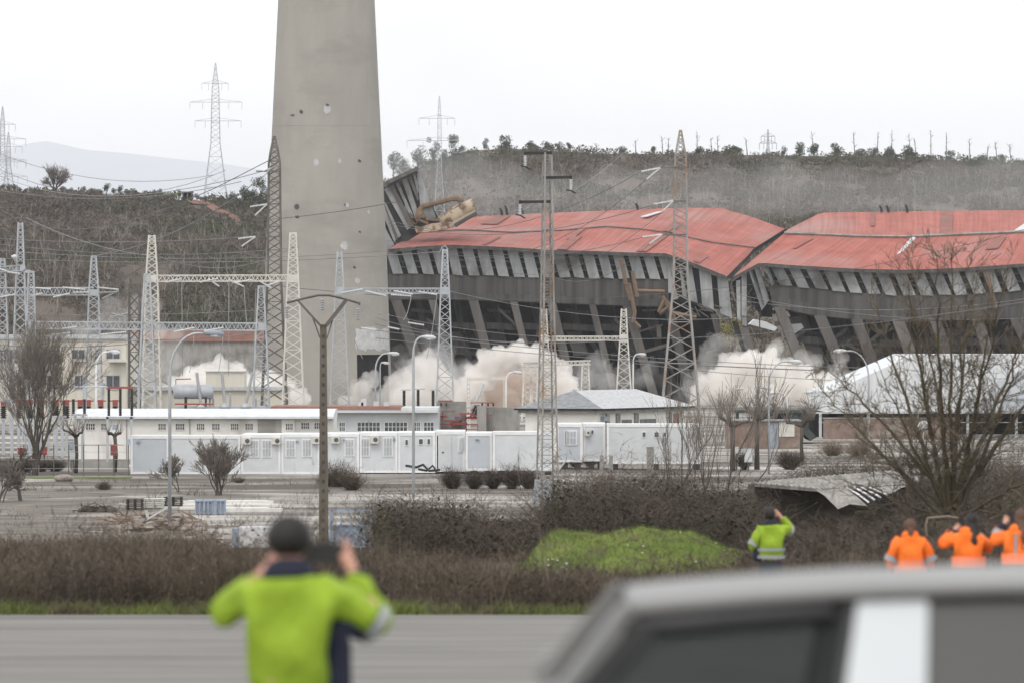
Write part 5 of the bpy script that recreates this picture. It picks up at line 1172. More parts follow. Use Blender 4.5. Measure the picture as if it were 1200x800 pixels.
# forked concrete pole
Y = 262.; k = FPX / Y
fp = thing('forked_pole', (X(379, Y), Y, gz(Y)), 'grey concrete pole with dark forked arms and three hanging insulators', 'pole')
mb = MB(); mb.prism([P(373.5, 645, Y), P(385, 645, Y), P(382.5, 380, Y), P(375, 380, Y)], (0, .32, 0)); obj('shaft', mb, 'pole', fp)
mb = MB()
for i in range(22): yy = 392 + i * 11.3; mb.box(X(377.2, Y), X(380.6, Y), Y - .012, Y + .01, Z(yy + 4, Y), Z(yy, Y))
obj('shaft_slot', mb, 'wood_dark', fp)
mb = MB(); mb.tube([P(336, 355, Y - .1), P(354, 350.5, Y - .1), P(373, 346.2, Y - .1), P(386, 346.2, Y - .1), P(404, 350.5, Y - .1), P(421, 355.5, Y - .1)], .055, 5); mb.bar(P(421, 354, Y - .1), P(421, 358, Y - .1), .1)
mb.bar(P(349.5, 353, Y - .05), P(376, 382, Y - .05), .1); mb.bar(P(406, 351.5, Y - .05), P(382, 382, Y - .05), .17)
mb.bar(P(366, 371, Y + .05), P(375, 396, Y + .05), .06); mb.bar(P(390, 374, Y + .05), P(383, 397, Y + .05), .06); obj('forked_arm', mb, 'steel_dark', fp)
for px, py in ((336, 356), (378, 347), (419.5, 358)):
    mb = MB(); string(mb, P(px, py + 3, Y - .1), P(px, py + 17, Y - .1), .1, 5, .4); obj('insulator', mb, 'porcelain_grey', fp, True)

# far transmission pylons
def far_pylon(px, top, base, Y, arms, w, label, leg=.3):
    k = FPX / Y; t = thing('transmission_pylon', P(px, base, Y), label, 'pylon')
    h = base - top
    tower_part(t, px, top, base, Y, [(base, w), (top + h * .58, w * .38), (top + h * .18, w * .28), (top, .8)], 22, 'steel', leg, leg * .55, 'X', 'mast')
    for yy, l, r in arms:
        mb = MB(); mb.bar(P(px - l, yy, Y), P(px + r, yy, Y), leg * .9); mb.bar(P(px - l, yy, Y), P(px, yy - 4, Y), leg * .6); mb.bar(P(px + r, yy, Y), P(px, yy - 4, Y), leg * .6)
        for e in (-l, r, -l * .5, r * .5): mb.bar(P(px + e, yy, Y), P(px + e, yy + 8, Y), leg * .7)
        obj('crossarm', mb, 'steel', t)
    return t
FP1 = far_pylon(252.5, 74, 236, 1330, [(98, 16, 15), (120, 30, 31), (142, 24, 30)], 28, 'tall lattice transmission pylon on the left hill crest', .12)
FP2 = far_pylon(3, 125, 226, 1380, [(146, 20, 15), (163, 20, 27), (188, 22, 28)], 16, 'transmission pylon at the left photo edge with stepped arms', .13)
FP3 = far_pylon(10, 155, 226, 1500, [(172, 18, 16), (190, 22, 20), (207, 22, 22)], 14, 'smaller transmission pylon just behind the one at the left edge', .13)
FP4 = far_pylon(515, 113, 262, 1120, [(139, 24, 18), (165, 38, 22)], 14, 'faint lattice pylon among the trees right of the chimney', .1)
FP5 = far_pylon(900, 152, 185, 2100, [(160, 8, 8), (168, 10, 10)], 6, 'very faint distant pylon above the right hill crest', .3)

# ------------------------------------------------------------------ street lamps
def lamp(pole_px, top_py, base_py, Y, heads, label, m='steel', r=.075, hs=1.0):
    """heads: list of (tip px, tip py); the arm bends over from the pole"""
    t = thing('street_lamp', P(pole_px, base_py, Y), label, 'street lamp', 'curved arm street lamps')
    h0 = base_py - top_py; mb = MB()
    for tx, ty in heads:
        dx = tx - pole_px; pts = [P(pole_px, base_py, Y), P(pole_px, ty + abs(dx) * 1.05 + h0 * .06, Y)]
        c = ty + abs(dx) * .95 + h0 * .04
        for i in range(1, 9): a = PI / 2 * i / 8; pts.append(P(pole_px + dx * .78 * (1 - math.cos(a)), c - (c - ty) * math.sin(a), Y))
        pts.append(P(tx, ty + .4, Y)); n = len(pts); mb.tube(pts, [r * 1.25, r * 1.05] + [r * .8] * (n - 2), 8)
    obj('pole', mb, m, t, True)
    for tx, ty in heads:
        s = 1 if tx > pole_px else -1; w = .42 * hs
        q = P(tx, ty, Y); mb = MB(); mb.tube([q + Vector((-s * .12, 0, .02)), q + Vector((s * w * .5, 0, .02)), q + Vector((s * w * 1.5, 0, -.02)), q + Vector((s * w * 2., 0, -.06))], [.06 * hs, .13 * hs, .15 * hs, .07 * hs], 8); hd = obj('lamp_head', mb, 'plastic_grey' if hs > 1.05 else 'offwhite', t, True)
        mb = MB(); mb.ball(q + Vector((s * w * 1.15, 0, -.1 * hs)), w * .75, .12 * hs, .1 * hs, 8, 6); obj('lamp_glass', mb, 'porcelain', hd, True)
    return t
lamp(199, 389, 623, 291, [(241, 390.5)], 'nearest tall grey lamp post at left with wide curved arm', hs=1.1)
lamp(484.5, 392, 591, 340, [(496, 395)], 'tall grey lamp post in the middle with short hooked arm', hs=.9)
lamp(112.5, 410, gbase(440), 440, [(128, 412)], 'white lamp post before the cream building at left', 'white_trim')
lamp(440, 413, gbase(470), 470, [(456, 414)], 'lamp post right of the chimney base with arm to the right')
lamp(445.5, 425, gbase(474), 474, [(448, 425)], 'thin short lamp post close behind another near the chimney', r=.05, hs=.7)
lamp(593, 435, gbase(505), 505, [(602, 436)], 'small white lamp with curved arm inside the goal shaped frame', 'white_trim', hs=.9)
lamp(901, 424, 555, 383, [(925, 423.5)], 'slim tall lamp post by the brick hut with arm to the right', r=.06)
lamp(1018, 409, gbase(420), 420, [(990, 411)], 'lamp post before the white shed with arm curving left')
lamp(884, 453, gbase(520), 520, [(892, 454)], 'short lamp with bent arm before the white dust at right', 'white_trim')
lamp(873.5, 455, gbase(524), 524, [(871, 455)], 'thin short lamp left of the short bent one', 'white_trim', r=.05, hs=.8)
lamp(923, 459, gbase(540), 540, [(909, 460)], 'low lamp over the green canopy with arm curving left', 'white_trim')
lamp(968, 457, gbase(545), 545, [(955, 459)], 'faint low lamp at the left corner of the white shed')
lamp(742, 414, gbase(610), 610, [(748, 415)], 'small lamp beside the taller cream portal', 'white_trim')
lamp(666, 455, gbase(600), 600, [(672, 456)], 'small lamp above the hip roof ridge', 'white_trim', hs=.8)
# ------------------------------------------------------------------ dust clouds
def dust(name, blobs, Y, dens, col, label, vox=.36, disp=(1.0, .75), f=(.33, .75), aniso=.0, nscale=None, dy=1.0, lo=.35, hi=.6, seed=0):
    k = FPX / Y; rr = random.Random(seed + len(blobs)); mb = MB()
    for b_ in blobs:
        px, py, r = b_[:3]; r = r / k * (1.16 if dens > .15 else 1.0) + (.45 if dens > .15 else 0); q = P(px, py, Y + (b_[3] if len(b_) > 3 else rr.uniform(-1, 1) * r * .8))
        mb.ball(q, r, r * dy, r, 20, 14)
    tmp = obj('tmp', mb, 'white'); md = tmp.modifiers.new('r', 'REMESH'); md.mode = 'VOXEL'; md.voxel_size = vox
    dg = bpy.context.evaluated_depsgraph_get(); me = bpy.data.meshes.new_from_object(tmp.evaluated_get(dg)); bpy.data.objects.remove(tmp)
    nv = len(me.vertices); co_ = np.empty(nv * 3, np.float32); me.vertices.foreach_get('co', co_); co_ = co_.reshape(-1, 3)
    no_ = np.empty(nv * 3, np.float32); me.vertices.foreach_get('normal', no_); no_ = no_.reshape(-1, 3); off_ = Vector((seed * 3.1, 0, 0))
    for i in range(nv):
        p = Vector(co_[i]) + off_
        w = Vector((noise.noise(p * .15), noise.noise(p * .15 + Vector((9, 0, 0))), noise.noise(p * .15 + Vector((0, 9, 0))))) * 2
        p = p + w * .25; d = disp[0] * 1.7 * (abs(noise.noise(p * f[0])) - .22) + disp[1] * 1.7 * (abs(noise.noise(p * f[1])) - .22) + disp[1] * .85 * (abs(noise.noise(p * f[1] * 2.1)) - .22) + disp[1] * .4 * (abs(noise.noise(p * f[1] * 4.3)) - .22)
        co_[i] += no_[i] * d
    me.vertices.foreach_set('co', co_.ravel()); me.materials.clear(); me.materials.append(vol_mat(name + '_dust', col, dens, aniso, nscale, lo, hi)); me.update()
    o = bpy.data.objects.new(name, me); COL.objects.link(o); return tag(o, label, 'dust cloud', kind='stuff')
DC = (.94, .922, .9)
dust('dust_cloud', [(228, 446, 11), (245, 437, 10), (259, 428, 7), (278, 431, 6), (213, 460, 12), (292, 450, 8), (240, 456, 20), (272, 456, 18), (310, 456, 14), (330, 457, 11), (345, 463, 9), (250, 472, 20), (300, 472, 20), (205, 472, 15), (338, 473, 12)], 700, .6, DC, 'bright white billowing dust behind the grey tank at left', seed=1)
dust('dust_cloud', [(140, 372, 26), (165, 355, 17), (128, 398, 26), (172, 388, 22), (196, 412, 18), (150, 338, 10), (110, 420, 26), (185, 435, 22), (150, 425, 30)], 668, .13, DC, 'thin pale dust plume drifting over the cream building', vox=.6, disp=(2.5, .8), seed=2, nscale=.16)
dust('dust_cloud', [(424, 462, 12), (432, 447, 7), (470, 457, 17), (491, 437, 14), (501, 422, 10), (480, 470, 20), (515, 457, 18), (538, 465, 16), (455, 470, 13), (440, 474, 12), (412, 474, 8), (508, 440, 14)], 740, .34, DC, 'pale grey dust heaps at the foot of the chimney opening', seed=3)
dust('dust_cloud', [(466, 428, 20), (508, 428, 26), (545, 440, 24), (478, 408, 12), (530, 452, 30)], 788, .14, (.93, .92, .91), 'thin grey dust veil under the left end of the hall', vox=.6, disp=(3, .9), seed=4, nscale=.14)
dust('dust_cloud', [(562, 440, 11), (575, 429, 13), (591, 421, 12), (607, 418, 11), (623, 420, 12), (637, 426, 12), (650, 437, 12), (660, 447, 11), (666, 458, 10), (555, 452, 11), (550, 466, 12), (545, 480, 12), (668, 470, 11), (655, 455, 12), (640, 440, 10)], 735, .85, (.925, .905, .885), 'dense white mushroom shaped dust cloud in the middle', seed=5)
dust('dust_cloud', [(575, 455, 16, 2), (598, 452, 19, 4), (622, 452, 17, 5), (585, 475, 20, 2), (612, 475, 22, 4), (640, 470, 18, 4)], 744, .45, (.78, .69, .62), 'brownish dust boiling inside the white mushroom shaped cloud, coloured as its inner shadow', seed=6)  # brown volume colour carries the shadow inside the cloud
dust('dust_cloud', [(832, 468, 17), (846, 448, 15), (860, 433, 13), (878, 429, 14), (898, 430, 13), (915, 440, 14), (936, 446, 13), (955, 456, 13), (880, 456, 25), (918, 464, 24), (955, 470, 17), (982, 473, 13), (825, 455, 9), (970, 452, 11), (995, 462, 9), (940, 438, 9), (845, 480, 20), (895, 482, 25), (1000, 478, 12)], 765, .7, DC, 'wide dense white dust bank under the right half of the hall', seed=7)
dust('dust_cloud', [(853, 412, 8), (862, 420, 10), (846, 424, 10), (836, 434, 10), (984, 425, 6), (979, 437, 9), (990, 450, 10), (972, 446, 12), (865, 402, 6), (950, 430, 9), (905, 418, 9), (825, 445, 12), (1005, 452, 9)], 768, .2, DC, 'ragged thin wisps rising above the wide white dust bank', disp=(2.2, .9), seed=8, nscale=.2)
dust('dust_cloud', [(700, 440, 20), (738, 442, 22), (682, 452, 17), (772, 450, 20), (755, 462, 24), (805, 458, 18), (715, 462, 20)], 782, .13, (.93, .92, .91), 'low grey dust veil behind the hip roofed house', vox=.6, disp=(3, .9), seed=9, nscale=.14)
R10 = random.Random(10); dust('dust_cloud', [(px + R10.uniform(-6, 6), 232 - 14 * R10.random() - (14 if px < 560 else 0), 24 + 14 * R10.random(), 0) for px in range(452, 1240, 17)], 880, .0052, (.95, .95, .95), 'faint dust haze hanging behind the red roof', vox=1.4, disp=(2.2, .5), f=(.09, .4), seed=10, dy=4.0)

# ------------------------------------------------------------------ switchyard
def yY(py):   # the depth at which the yard's surface shows in this row
    return min(np.linspace(262, 600, 1400), key=lambda y: abs(gbase(y) - py))
Y = 466.; g0 = gz(Y)
t = thing('power_transformer', (X(255, Y), Y, g0), 'grey transformer with long horizontal tank and three tilted bushings', 'transformer')
mb = MB(); mb.box(X(205, Y), X(312, Y), Y, Y + 3, g0, Z(475.5, Y)); obj('tank', mb, 'steel', t)
mb = MB(); q = Z(458.5, Y); mb.tube([(X(203, Y), Y + .4, q), (X(204, Y), Y + .4, q), (X(249, Y), Y + .4, q), (X(250, Y), Y + .4, q)], [.45, .6, .6, .5], 18); c_ = obj('conservator', mb, 'steel', t, True)
mb = MB(); mb.tube([(X(203, Y) - .02, Y + .4, q), (X(203, Y) - .1, Y + .4, q)], [.15, .15], 10); obj('hatch', mb, 'steel_dark', c_)
mb = MB(); mb.box(X(216, Y), X(219, Y), Y, Y + .6, Z(480, Y), Z(463, Y)); mb.box(X(240, Y), X(242, Y), Y, Y + .6, Z(476, Y), Z(463, Y)); obj('support', mb, 'black', t)
for (a, b_), (c, d) in (((235.5, 473), (230.5, 436)), ((263.5, 473), (260, 436)), ((288, 473), (296, 436))):
    mb = MB(); string(mb, P(a, b_, Y - .3), P(c, d, Y - .3), .15, 16, .75); bb = obj('bushing', mb, 'porcelain_grey', t, True)
    mb = MB(); mb.lathe(P(a, b_, Y - .3) - Vector((0, 0, .25)), [(.42, -.1), (.4, .1), (.25, .22), (.14, .34)], 12); obj('turret', mb, 'steel', bb, True)
for a, d in ((250, 467), (270, 460), (300, 466), (310, 464), (246, 462)): mb = MB(); string(mb, P(a, 477, Y + .5), P(a, d, Y + .5), .1, 8, .7); obj('bushing', mb, 'porcelain_grey', t, True)
mb = MB(); mb.bar(P(205, 473, Y - .5), P(250, 473, Y - .5), .12); mb.bar(P(206, 444, Y - .5), P(224, 443.5, Y - .5), .08); mb.bar(P(206, 444, Y - .5), P(206, 450, Y - .5), .06); obj('red_pipe', mb, 'red', t)
Y = 415.; g0 = gz(Y)
t = thing('disconnector_frame', (X(141, Y), Y, g0), 'three black posts under a red bar on grey legs at left', 'switchgear')
for px in (127.5, 141, 154.5): mb = MB(); string(mb, P(px, 487, Y), P(px, 455, Y), .12, 18, .7); obj('insulator', mb, 'black', t, True)
mb = MB(); mb.box(X(126, Y), X(156, Y), Y - .1, Y + .15, Z(455, Y), Z(452.6, Y)); obj('red_bar', mb, 'red', t)
mb = MB(); mb.box(X(124, Y), X(158, Y), Y - .1, Y + .1, Z(490.5, Y), Z(487.5, Y))
for px in (126, 154): mb.box(X(px - 1.3, Y), X(px + 1.3, Y), Y - .1, Y + .12, g0, Z(488, Y))
obj('stand', mb, 'steel', t)
mb = MB(); mb.box(X(148.5, Y), X(154, Y), Y - .3, Y - .1, Z(520, Y), Z(514, Y)); mb.box(X(132, Y), X(138, Y), Y - .2, Y, Z(503, Y), Z(497, Y)); obj('control_box', mb, 'bluegrey', t)
# breaker columns, red topped
Y = 446.; g0 = gz(Y); first = None
spots = [(94, Y, 'first'), (103.5, Y, ''), (118, Y, ''), (135, Y, ''), (4, Y, ''), (66, Y, ''), (78, Y, ''), (48, Y, ''), (22, Y, ''), (35, Y, '')]
LBL = ['red topped black insulator post left of the white lamp post', 'red topped black insulator post just behind the white lamp post', 'red topped black insulator post right of the white lamp post', 'red topped black insulator post inside the three post frame', 'red topped insulator post at the very left photo edge', 'red topped insulator post right of the big bare trunk', 'second red topped insulator post right of the big bare trunk', 'red topped insulator post behind the big bare trunk', 'red topped insulator post second from the left edge', 'red topped insulator post just left of the big bare trunk']
for i, (px, y_, _) in enumerate(spots):
    loc = (X(px, Y), Y, g0)
    if first is None:
        first = thing('insulator_post', loc, LBL[0], 'switchgear', 'red topped insulator posts')
        mb = MB(); mb.box(loc[0] - .12, loc[0] + .12, Y - .1, Y + .12, g0, Z(490, Y)); mb.box(loc[0] - .3, loc[0] + .3, Y - .2, Y + .2, Z(491.5, Y), Z(490, Y)); obj('stand', mb, 'steel', first)
        mb = MB(); string(mb, P(px, 490, Y), P(px, 475, Y), .26, 6, .6); obj('insulator', mb, 'black', first, True)
        mb = MB(); mb.box(loc[0] - .2, loc[0] + .2, Y - .2, Y + .2, Z(475, Y), Z(468, Y)); mb.box(loc[0] - .42, loc[0] + .42, Y - .1, Y + .1, Z(470, Y), Z(468.6, Y)); obj('head', mb, 'red', first)
    else: dup(first, loc, LBL[i])
for px, t_, lb in ((473.5, 457, 'black post insulator nearest the chimney on the low roof line'), (490, 456, 'middle one of three black post insulators near the lattice tower'), (507.5, 457, 'black post insulator closest to the bluish grey tower')):
    Yp = 470.; q = thing('post_insulator', (X(px, Yp), Yp, gz(Yp)), lb, 'switchgear', 'black post insulators')
    mb = MB(); string(mb, P(px, 481, Yp), P(px, t_, Yp), .14, 16, .75); obj('insulator', mb, 'black', q, True)
    mb = MB(); mb.box(X(px, Yp) - .15, X(px, Yp) + .15, Yp - .1, Yp + .1, gz(Yp), Z(481, Yp)); obj('stand', mb, 'steel', q)
    mb = MB(); mb.bar(P(px - 4, t_ - .5, Yp), P(px + 8, t_ - .6, Yp), .07); obj('terminal', mb, 'steel', q)
Y = 436.; mb = MB(); mb.tube([P(-60, 453, Y), P(126, 453, Y)], .07, 6); mb.box(X(40, Y) - .08, X(40, Y) + .08, Y - .05, Y + .05, gz(Y), Z(453, Y)); mb.box(X(100, Y) - .08, X(100, Y) + .08, Y - .05, Y + .05, gz(Y), Z(453, Y)); mb.box(X(-30, Y) - .08, X(-30, Y) + .08, Y - .05, Y + .05, gz(Y), Z(453, Y))
tag(obj('busbar', mb, 'steel', loc=(X(40, Y), Y, gz(Y))), 'long level grey pipe crossing before the cream building at left', 'busbar')
for (a, b_, tp, Yp, lb) in ((64, 73, 489, 418, 'grey steel stand with crossbar right of the big bare trunk'), (88, 97, 487, 421, 'grey steel stand with crossbar behind the small pollarded tree'), (-6, 14, 470, 424, 'grey steel stand cut by the left photo edge')):
    q = thing('equipment_stand', (X((a + b_) / 2, Yp), Yp, gz(Yp)), lb, 'stand'); mb = MB()
    for px in (a, b_): mb.box(X(px, Yp) - .11, X(px, Yp) + .11, Yp - .1, Yp + .1, gz(Yp), Z(tp, Yp))
    obj('leg', mb, 'steel', q); mb = MB(); mb.box(X(a - 5, Yp), X(b_ + 5, Yp), Yp - .12, Yp + .12, Z(tp, Yp), Z(tp - 2.4, Yp)); obj('crossbar', mb, 'steel', q)
    for px in (a - 2, b_ + 2): mb = MB(); string(mb, P(px, tp - 2.4, Yp), P(px, tp - 20, Yp), .13, 10, .7); obj('insulator', mb, 'black', q, True)
def cabinet(px, t_, b_, w, Yp, m, lb, name='cabinet', post=True, cat_='cabinet', dark=False):
    q = thing(name, (X(px, Yp), Yp, gz(Yp)), lb, cat_); k = FPX / Yp
    mb = MB(); mb.box(X(px, Yp) - w / 2 / k, X(px, Yp) + w / 2 / k, Yp - .2, Yp + .2, Z(b_, Yp), Z(t_, Yp)); mb.box(X(px, Yp) - w / 2 / k - .04, X(px, Yp) + w / 2 / k + .04, Yp - .23, Yp + .23, Z(t_, Yp), Z(t_, Yp) + .05); bx = obj('box', mb, m, q)
    mb = MB(); mb.box(X(px, Yp) - w * .4 / k, X(px, Yp) + w * .4 / k, Yp - .22, Yp - .19, Z(b_ - .8, Yp), Z(t_ + .8, Yp)); obj('door', mb, m, bx)
    if post: mb = MB(); mb.box(X(px, Yp) - .06, X(px, Yp) + .06, Yp - .05, Yp + .05, gz(Yp), Z(b_, Yp)); obj('post', mb, 'steel_dark', q)
    return q
cabinet(133.5, 521, 533, 7.5, 384, 'red', 'red box on the small tree post left of the cabin row')
cabinet(25, 525, 532.5, 8, 392, 'red', 'red box behind the bushes left of the big bare trunk')
cabinet(52, 524, 532.5, 6, 392, 'red', 'red box just right of the big bare trunk')
cabinet(83.5, 518, 526, 6, 396, 'plastic_grey', 'grey box fixed high on a post beside the small tree')
cabinet(86, 528, 538, 7.5, 390, 'offwhite', 'pale cabinet on a thin post beside the small tree')
cabinet(762, 524, 551, 8.5, 372, 'concrete', 'concrete meter pillar before the longest cabin', post=False)
cabinet(877, 526, 541, 9, 392, 'offwhite', 'white meter cabinet standing on the ground near the brick hut')
cabinet(863, 524, 531, 4, 396, 'offwhite', 'little white box on the first pollarded tree')
for px, Yp in ((705, 366), (716, 366)):
    q = thing('concrete_post', (X(px, Yp), Yp, gz(Yp)), 'short grey concrete post with brown foot, %s' % ('left one of the pair' if px < 710 else 'right one of the pair'), 'post'); mb = MB(); mb.box(X(px, Yp) - .13, X(px, Yp) + .13, Yp - .1, Yp + .1, gz(Yp), Z(533, Yp)); obj('shaft', mb, 'concrete', q)
    mb = MB(); mb.box(X(px, Yp) - .25, X(px, Yp) + .25, Yp - .2, Yp + .2, gz(Yp), gz(Yp) + .45); obj('foot', mb, 'brick', q)
mb = MB(); Yp = 402.; mb.box(X(48, Yp), X(151, Yp), Yp, Yp + .3, gz(Yp) - .1, gz(Yp) + .42); tag(obj('kerb_wall', mb, 'concrete', loc=(X(100, Yp), Yp, gz(Yp))), 'low pale kerb wall before the barred white building', 'wall')
mb = MB(); Yp = 374.; mb.box(X(30, Yp), X(152, Yp), Yp, Yp + 2.5, gz(Yp) - .2, gz(Yp) + .06); struct(obj('verge', mb, 'grass'))
mb = MB(); Yp = 368.; mb.ball((X(75, Yp), Yp, gz(Yp) + .2), .65, .4, .28, 12, 7); tag(obj('boulder', mb, 'debris', loc=(X(75, Yp), Yp, gz(Yp))), 'brown lump of rubble lying on the pale yard at left', 'boulder')

# ------------------------------------------------------------------ things lying in the yard
def pallets(px0, px1, t_, b_, m, lb, name='pallet_stack'):
    Yp = yY(b_); q = thing(name, (X((px0 + px1) / 2, Yp), Yp, gz(Yp)), lb, 'stack'); n = 6; h = (Z(t_, Yp) - gz(Yp)) / n
    mb = MB()
    for i in range(n):
        z = gz(Yp) + i * h; j = RND.uniform(-.06, .06); mb.box(X(px0, Yp) + j, X(px1, Yp) + j, Yp, Yp + 1.1, z + h * .55, z + h * .9)
    obj('deck', mb, m, q); mb = MB()
    for i in range(n):
        z = gz(Yp) + i * h
        for f in (0, .45, .9): xx = X(px0, Yp) + f * (X(px1, Yp) - X(px0, Yp)); mb.box(xx, xx + .1, Yp + .05, Yp + 1.05, z, z + h * .55)
    obj('block', mb, m, q); return q
pallets(148, 167, 584, 597, 'wood_dark', 'dark stack of wooden pallets left of the nearest lamp post')
pallets(192, 213, 581.5, 592.5, 'wood_dark', 'dark stack of pallets just right of the nearest lamp post')
pallets(167.5, 191.5, 583.5, 595.5, 'slab', 'stack of pale concrete slabs between the two pallet stacks', 'slab_stack')
Yp = yY(599); mb = MB()
for i in range(9): yy = Yp + 14 - i * 1.8; mb.box(X(205 + RND.uniform(0, 25), yy), X(322 + RND.uniform(-20, 12), yy), yy, yy + .8, gz(yy), gz(yy) + .12 + .05 * (i % 3))
tag(obj('concrete_beams', mb, 'slab', loc=(X(270, Yp), Yp, gz(Yp))), 'long pale concrete beams lying behind the grey plastic bin', 'beams', kind='stuff')
Yp = yY(602.5); q = thing('plastic_bin', (X(246, Yp), Yp, gz(Yp)), 'blue grey plastic crate bin standing on the yard at left', 'bin')
mb = MB(); mb.box(X(228.5, Yp), X(263.5, Yp), Yp + .08, Yp + 1.1, gz(Yp) + .1, Z(586, Yp)); obj('wall', mb, 'plastic_grey', q); mb = MB()
for i in range(8): xx = X(228.5 + i * 4.9, Yp); mb.box(xx, xx + .07, Yp, Yp + .08, gz(Yp), Z(585.5, Yp))
mb.box(X(228, Yp), X(264, Yp), Yp - .02, Yp + 1.15, Z(587, Yp), Z(585.3, Yp)); mb.box(X(250, Yp), X(253, Yp), Yp - .03, Yp + .05, gz(Yp), Z(586, Yp)); mb.box(X(238, Yp), X(240.5, Yp), Yp - .03, Yp + .05, gz(Yp) + .2, Z(586, Yp)); obj('rib', mb, 'bluegrey', q)
Yp = yY(600); mb = MB()
for i in range(9): mb.ball((X(98 + i * 4.2, Yp), Yp + RND.uniform(-.3, .3), gz(Yp) + .08), .35, .4, RND.uniform(.16, .38), 9, 6)
for i in range(24): x0 = X(96 + RND.uniform(0, 38), Yp); mb.bar((x0, Yp - .3, gz(Yp) + RND.uniform(0, .4)), (x0 + RND.uniform(-.8, .8), Yp - .5, gz(Yp) + RND.uniform(.1, .6)), .04)
tag(obj('burnt_heap', mb, 'wood_dark', loc=(X(115, Yp), Yp, gz(Yp))), 'low black heap of brushwood on the yard at left', 'heap')
# rubble heap with sticks
Yp = 296.; mb = MB(); g_ = random.Random(8)
for i in range(170):
    px = 130 + 105 * g_.random(); yy = Yp + g_.uniform(-6, 7); h = max(0, 1 - ((px - 188) / 52) ** 2) * max(0, 1 - ((yy - Yp) / 8) ** 2)
    mb.ball((X(px, yy), yy, gz(yy) + h * .8 * g_.uniform(.3, 1)), g_.uniform(.1, .45), g_.uniform(.1, .4), g_.uniform(.06, .26), 6, 4)
stuff(obj('rubble', mb, 'debris'), 'brown heap of rubble around the foot of the nearest lamp post', 'rubble')
mb = MB()
for i in range(90):
    px = 132 + 100 * g_.random(); yy = Yp + g_.uniform(-6, 4); a = g_.uniform(-1, 1); q0 = Vector((X(px, yy), yy, gz(yy) + g_.uniform(0, .55))); mb.bar(q0, q0 + Vector((g_.uniform(-1.3, 1.3), g_.uniform(-.5, .5), g_.uniform(-.05, .5))), .05)
stuff(obj('broken_sticks', mb, 'rust'), 'reddish broken sticks and branches on the rubble heap', 'sticks')
mb = MB(); mb.bar(P(148, 622, 292), P(196, 594, 292), .09); mb.bar(P(176, 617, 292.5), P(171, 597, 292.5), .14); tag(obj('leaning_pole', mb, 'offwhite', loc=P(148, 622, 292)), 'long pale pole leaning on the rubble heap', 'pole')
mb = MB(); mb.bar(P(182, 583, 330), P(182, 572, 330), .08); tag(obj('stake', mb, 'wood', loc=P(182, 583, 330)), 'short orange brown stake standing on the yard at left', 'stake')
mb = MB(); g_ = random.Random(12)
for i in range(260):
    yy = g_.uniform(262, 300); px = g_.uniform(110, 300); mb.ball((X(px, yy), yy, gz(yy) + .02), g_.uniform(.05, .22), g_.uniform(.05, .2), g_.uniform(.03, .1), 6, 4)
stuff(obj('stray_stones', mb, 'debris'), 'small stones and litter strewn over the front of the yard', 'stones')

# trailer bits behind the man
Yp = 182.; k = FPX / Yp; q = thing('white_box', (X(305, Yp), Yp, gz(Yp)), 'stained white metal box with grey end among the weeds', 'box')
mb = MB(); mb.box(X(280.5, Yp), X(342, Yp), Yp, Yp + .9, gz(Yp) + .3, Z(617, Yp)); obj('body', mb, 'paper', q)
mb = MB(); mb.box(X(271.5, Yp), X(280.5, Yp) - .003, Yp + .05, Yp + .9, gz(Yp) + .3, Z(618.5, Yp)); obj('end_panel', mb, 'plastic_grey', q)
mb = MB(); mb.box(X(272, Yp), X(342, Yp), Yp - .04, Yp + .94, gz(Yp) + .2, gz(Yp) + .3 - .003); obj('rail', mb, 'steel_dark', q)
mb = MB(); g_ = random.Random(4)
for i in range(11): px = g_.uniform(282, 340); py = g_.choice((620, 626, 632, 638)) + g_.uniform(-1, 1); mb.tube([P(px, py, Yp - .01), P(px, py, Yp + .01)], .03, 6)
obj('fixing', mb, 'black', q)
q = thing('trailer_gate', (X(410, Yp), Yp, gz(Yp)), 'blue grey trailer end frame standing right of the forked pole foot', 'frame')
mb = MB(); zt, zb = Z(597.5, Yp), Z(641, Yp)
for px, w in ((386, 4), (399, 1.5), (410.5, 1.5), (422, 1.5), (433, 3.5)): mb.box(X(px, Yp), X(px + w, Yp), Yp, Yp + .08, zb - .3, zt)
mb.box(X(386, Yp), X(436, Yp), Yp - .003, Yp + .083, zt - .04, zt + .03); mb.box(X(388, Yp), X(434, Yp), Yp - .003, Yp + .083, Z(616, Yp), Z(614, Yp)); obj('tubes', mb, 'bluegrey', q)
mb = MB(); mb.box(X(389, Yp), X(434, Yp), Yp + .03, Yp + .05, zb, Z(615, Yp)); obj('panel', mb, 'bluegrey', q)
# black hoses by the cabins
mb = MB(); mb.tube([P(476, 545, 378), P(488, 547, 377), P(496, 544, 377), P(503, 551, 376), P(515, 550, 377)], .09, 5); mb.tube([P(490, 549, 377), P(500, 551, 377), P(507, 545, 377), P(512, 552, 377)], .08, 5); tag(obj('hose', mb, 'black', loc=P(495, 551, 377)), 'black bent pipes lying before the white cabins', 'pipe')
mb = MB(); mb.bar(P(652, 553, 386), P(664, 538, 386), .12); mb.bar(P(652, 553, 386.3), P(650, 547, 386.3), .08); tag(obj('leaning_plank', mb, 'offwhite', loc=P(652, 553, 386)), 'pale plank leaning on the grey fronted cabin at right', 'plank')

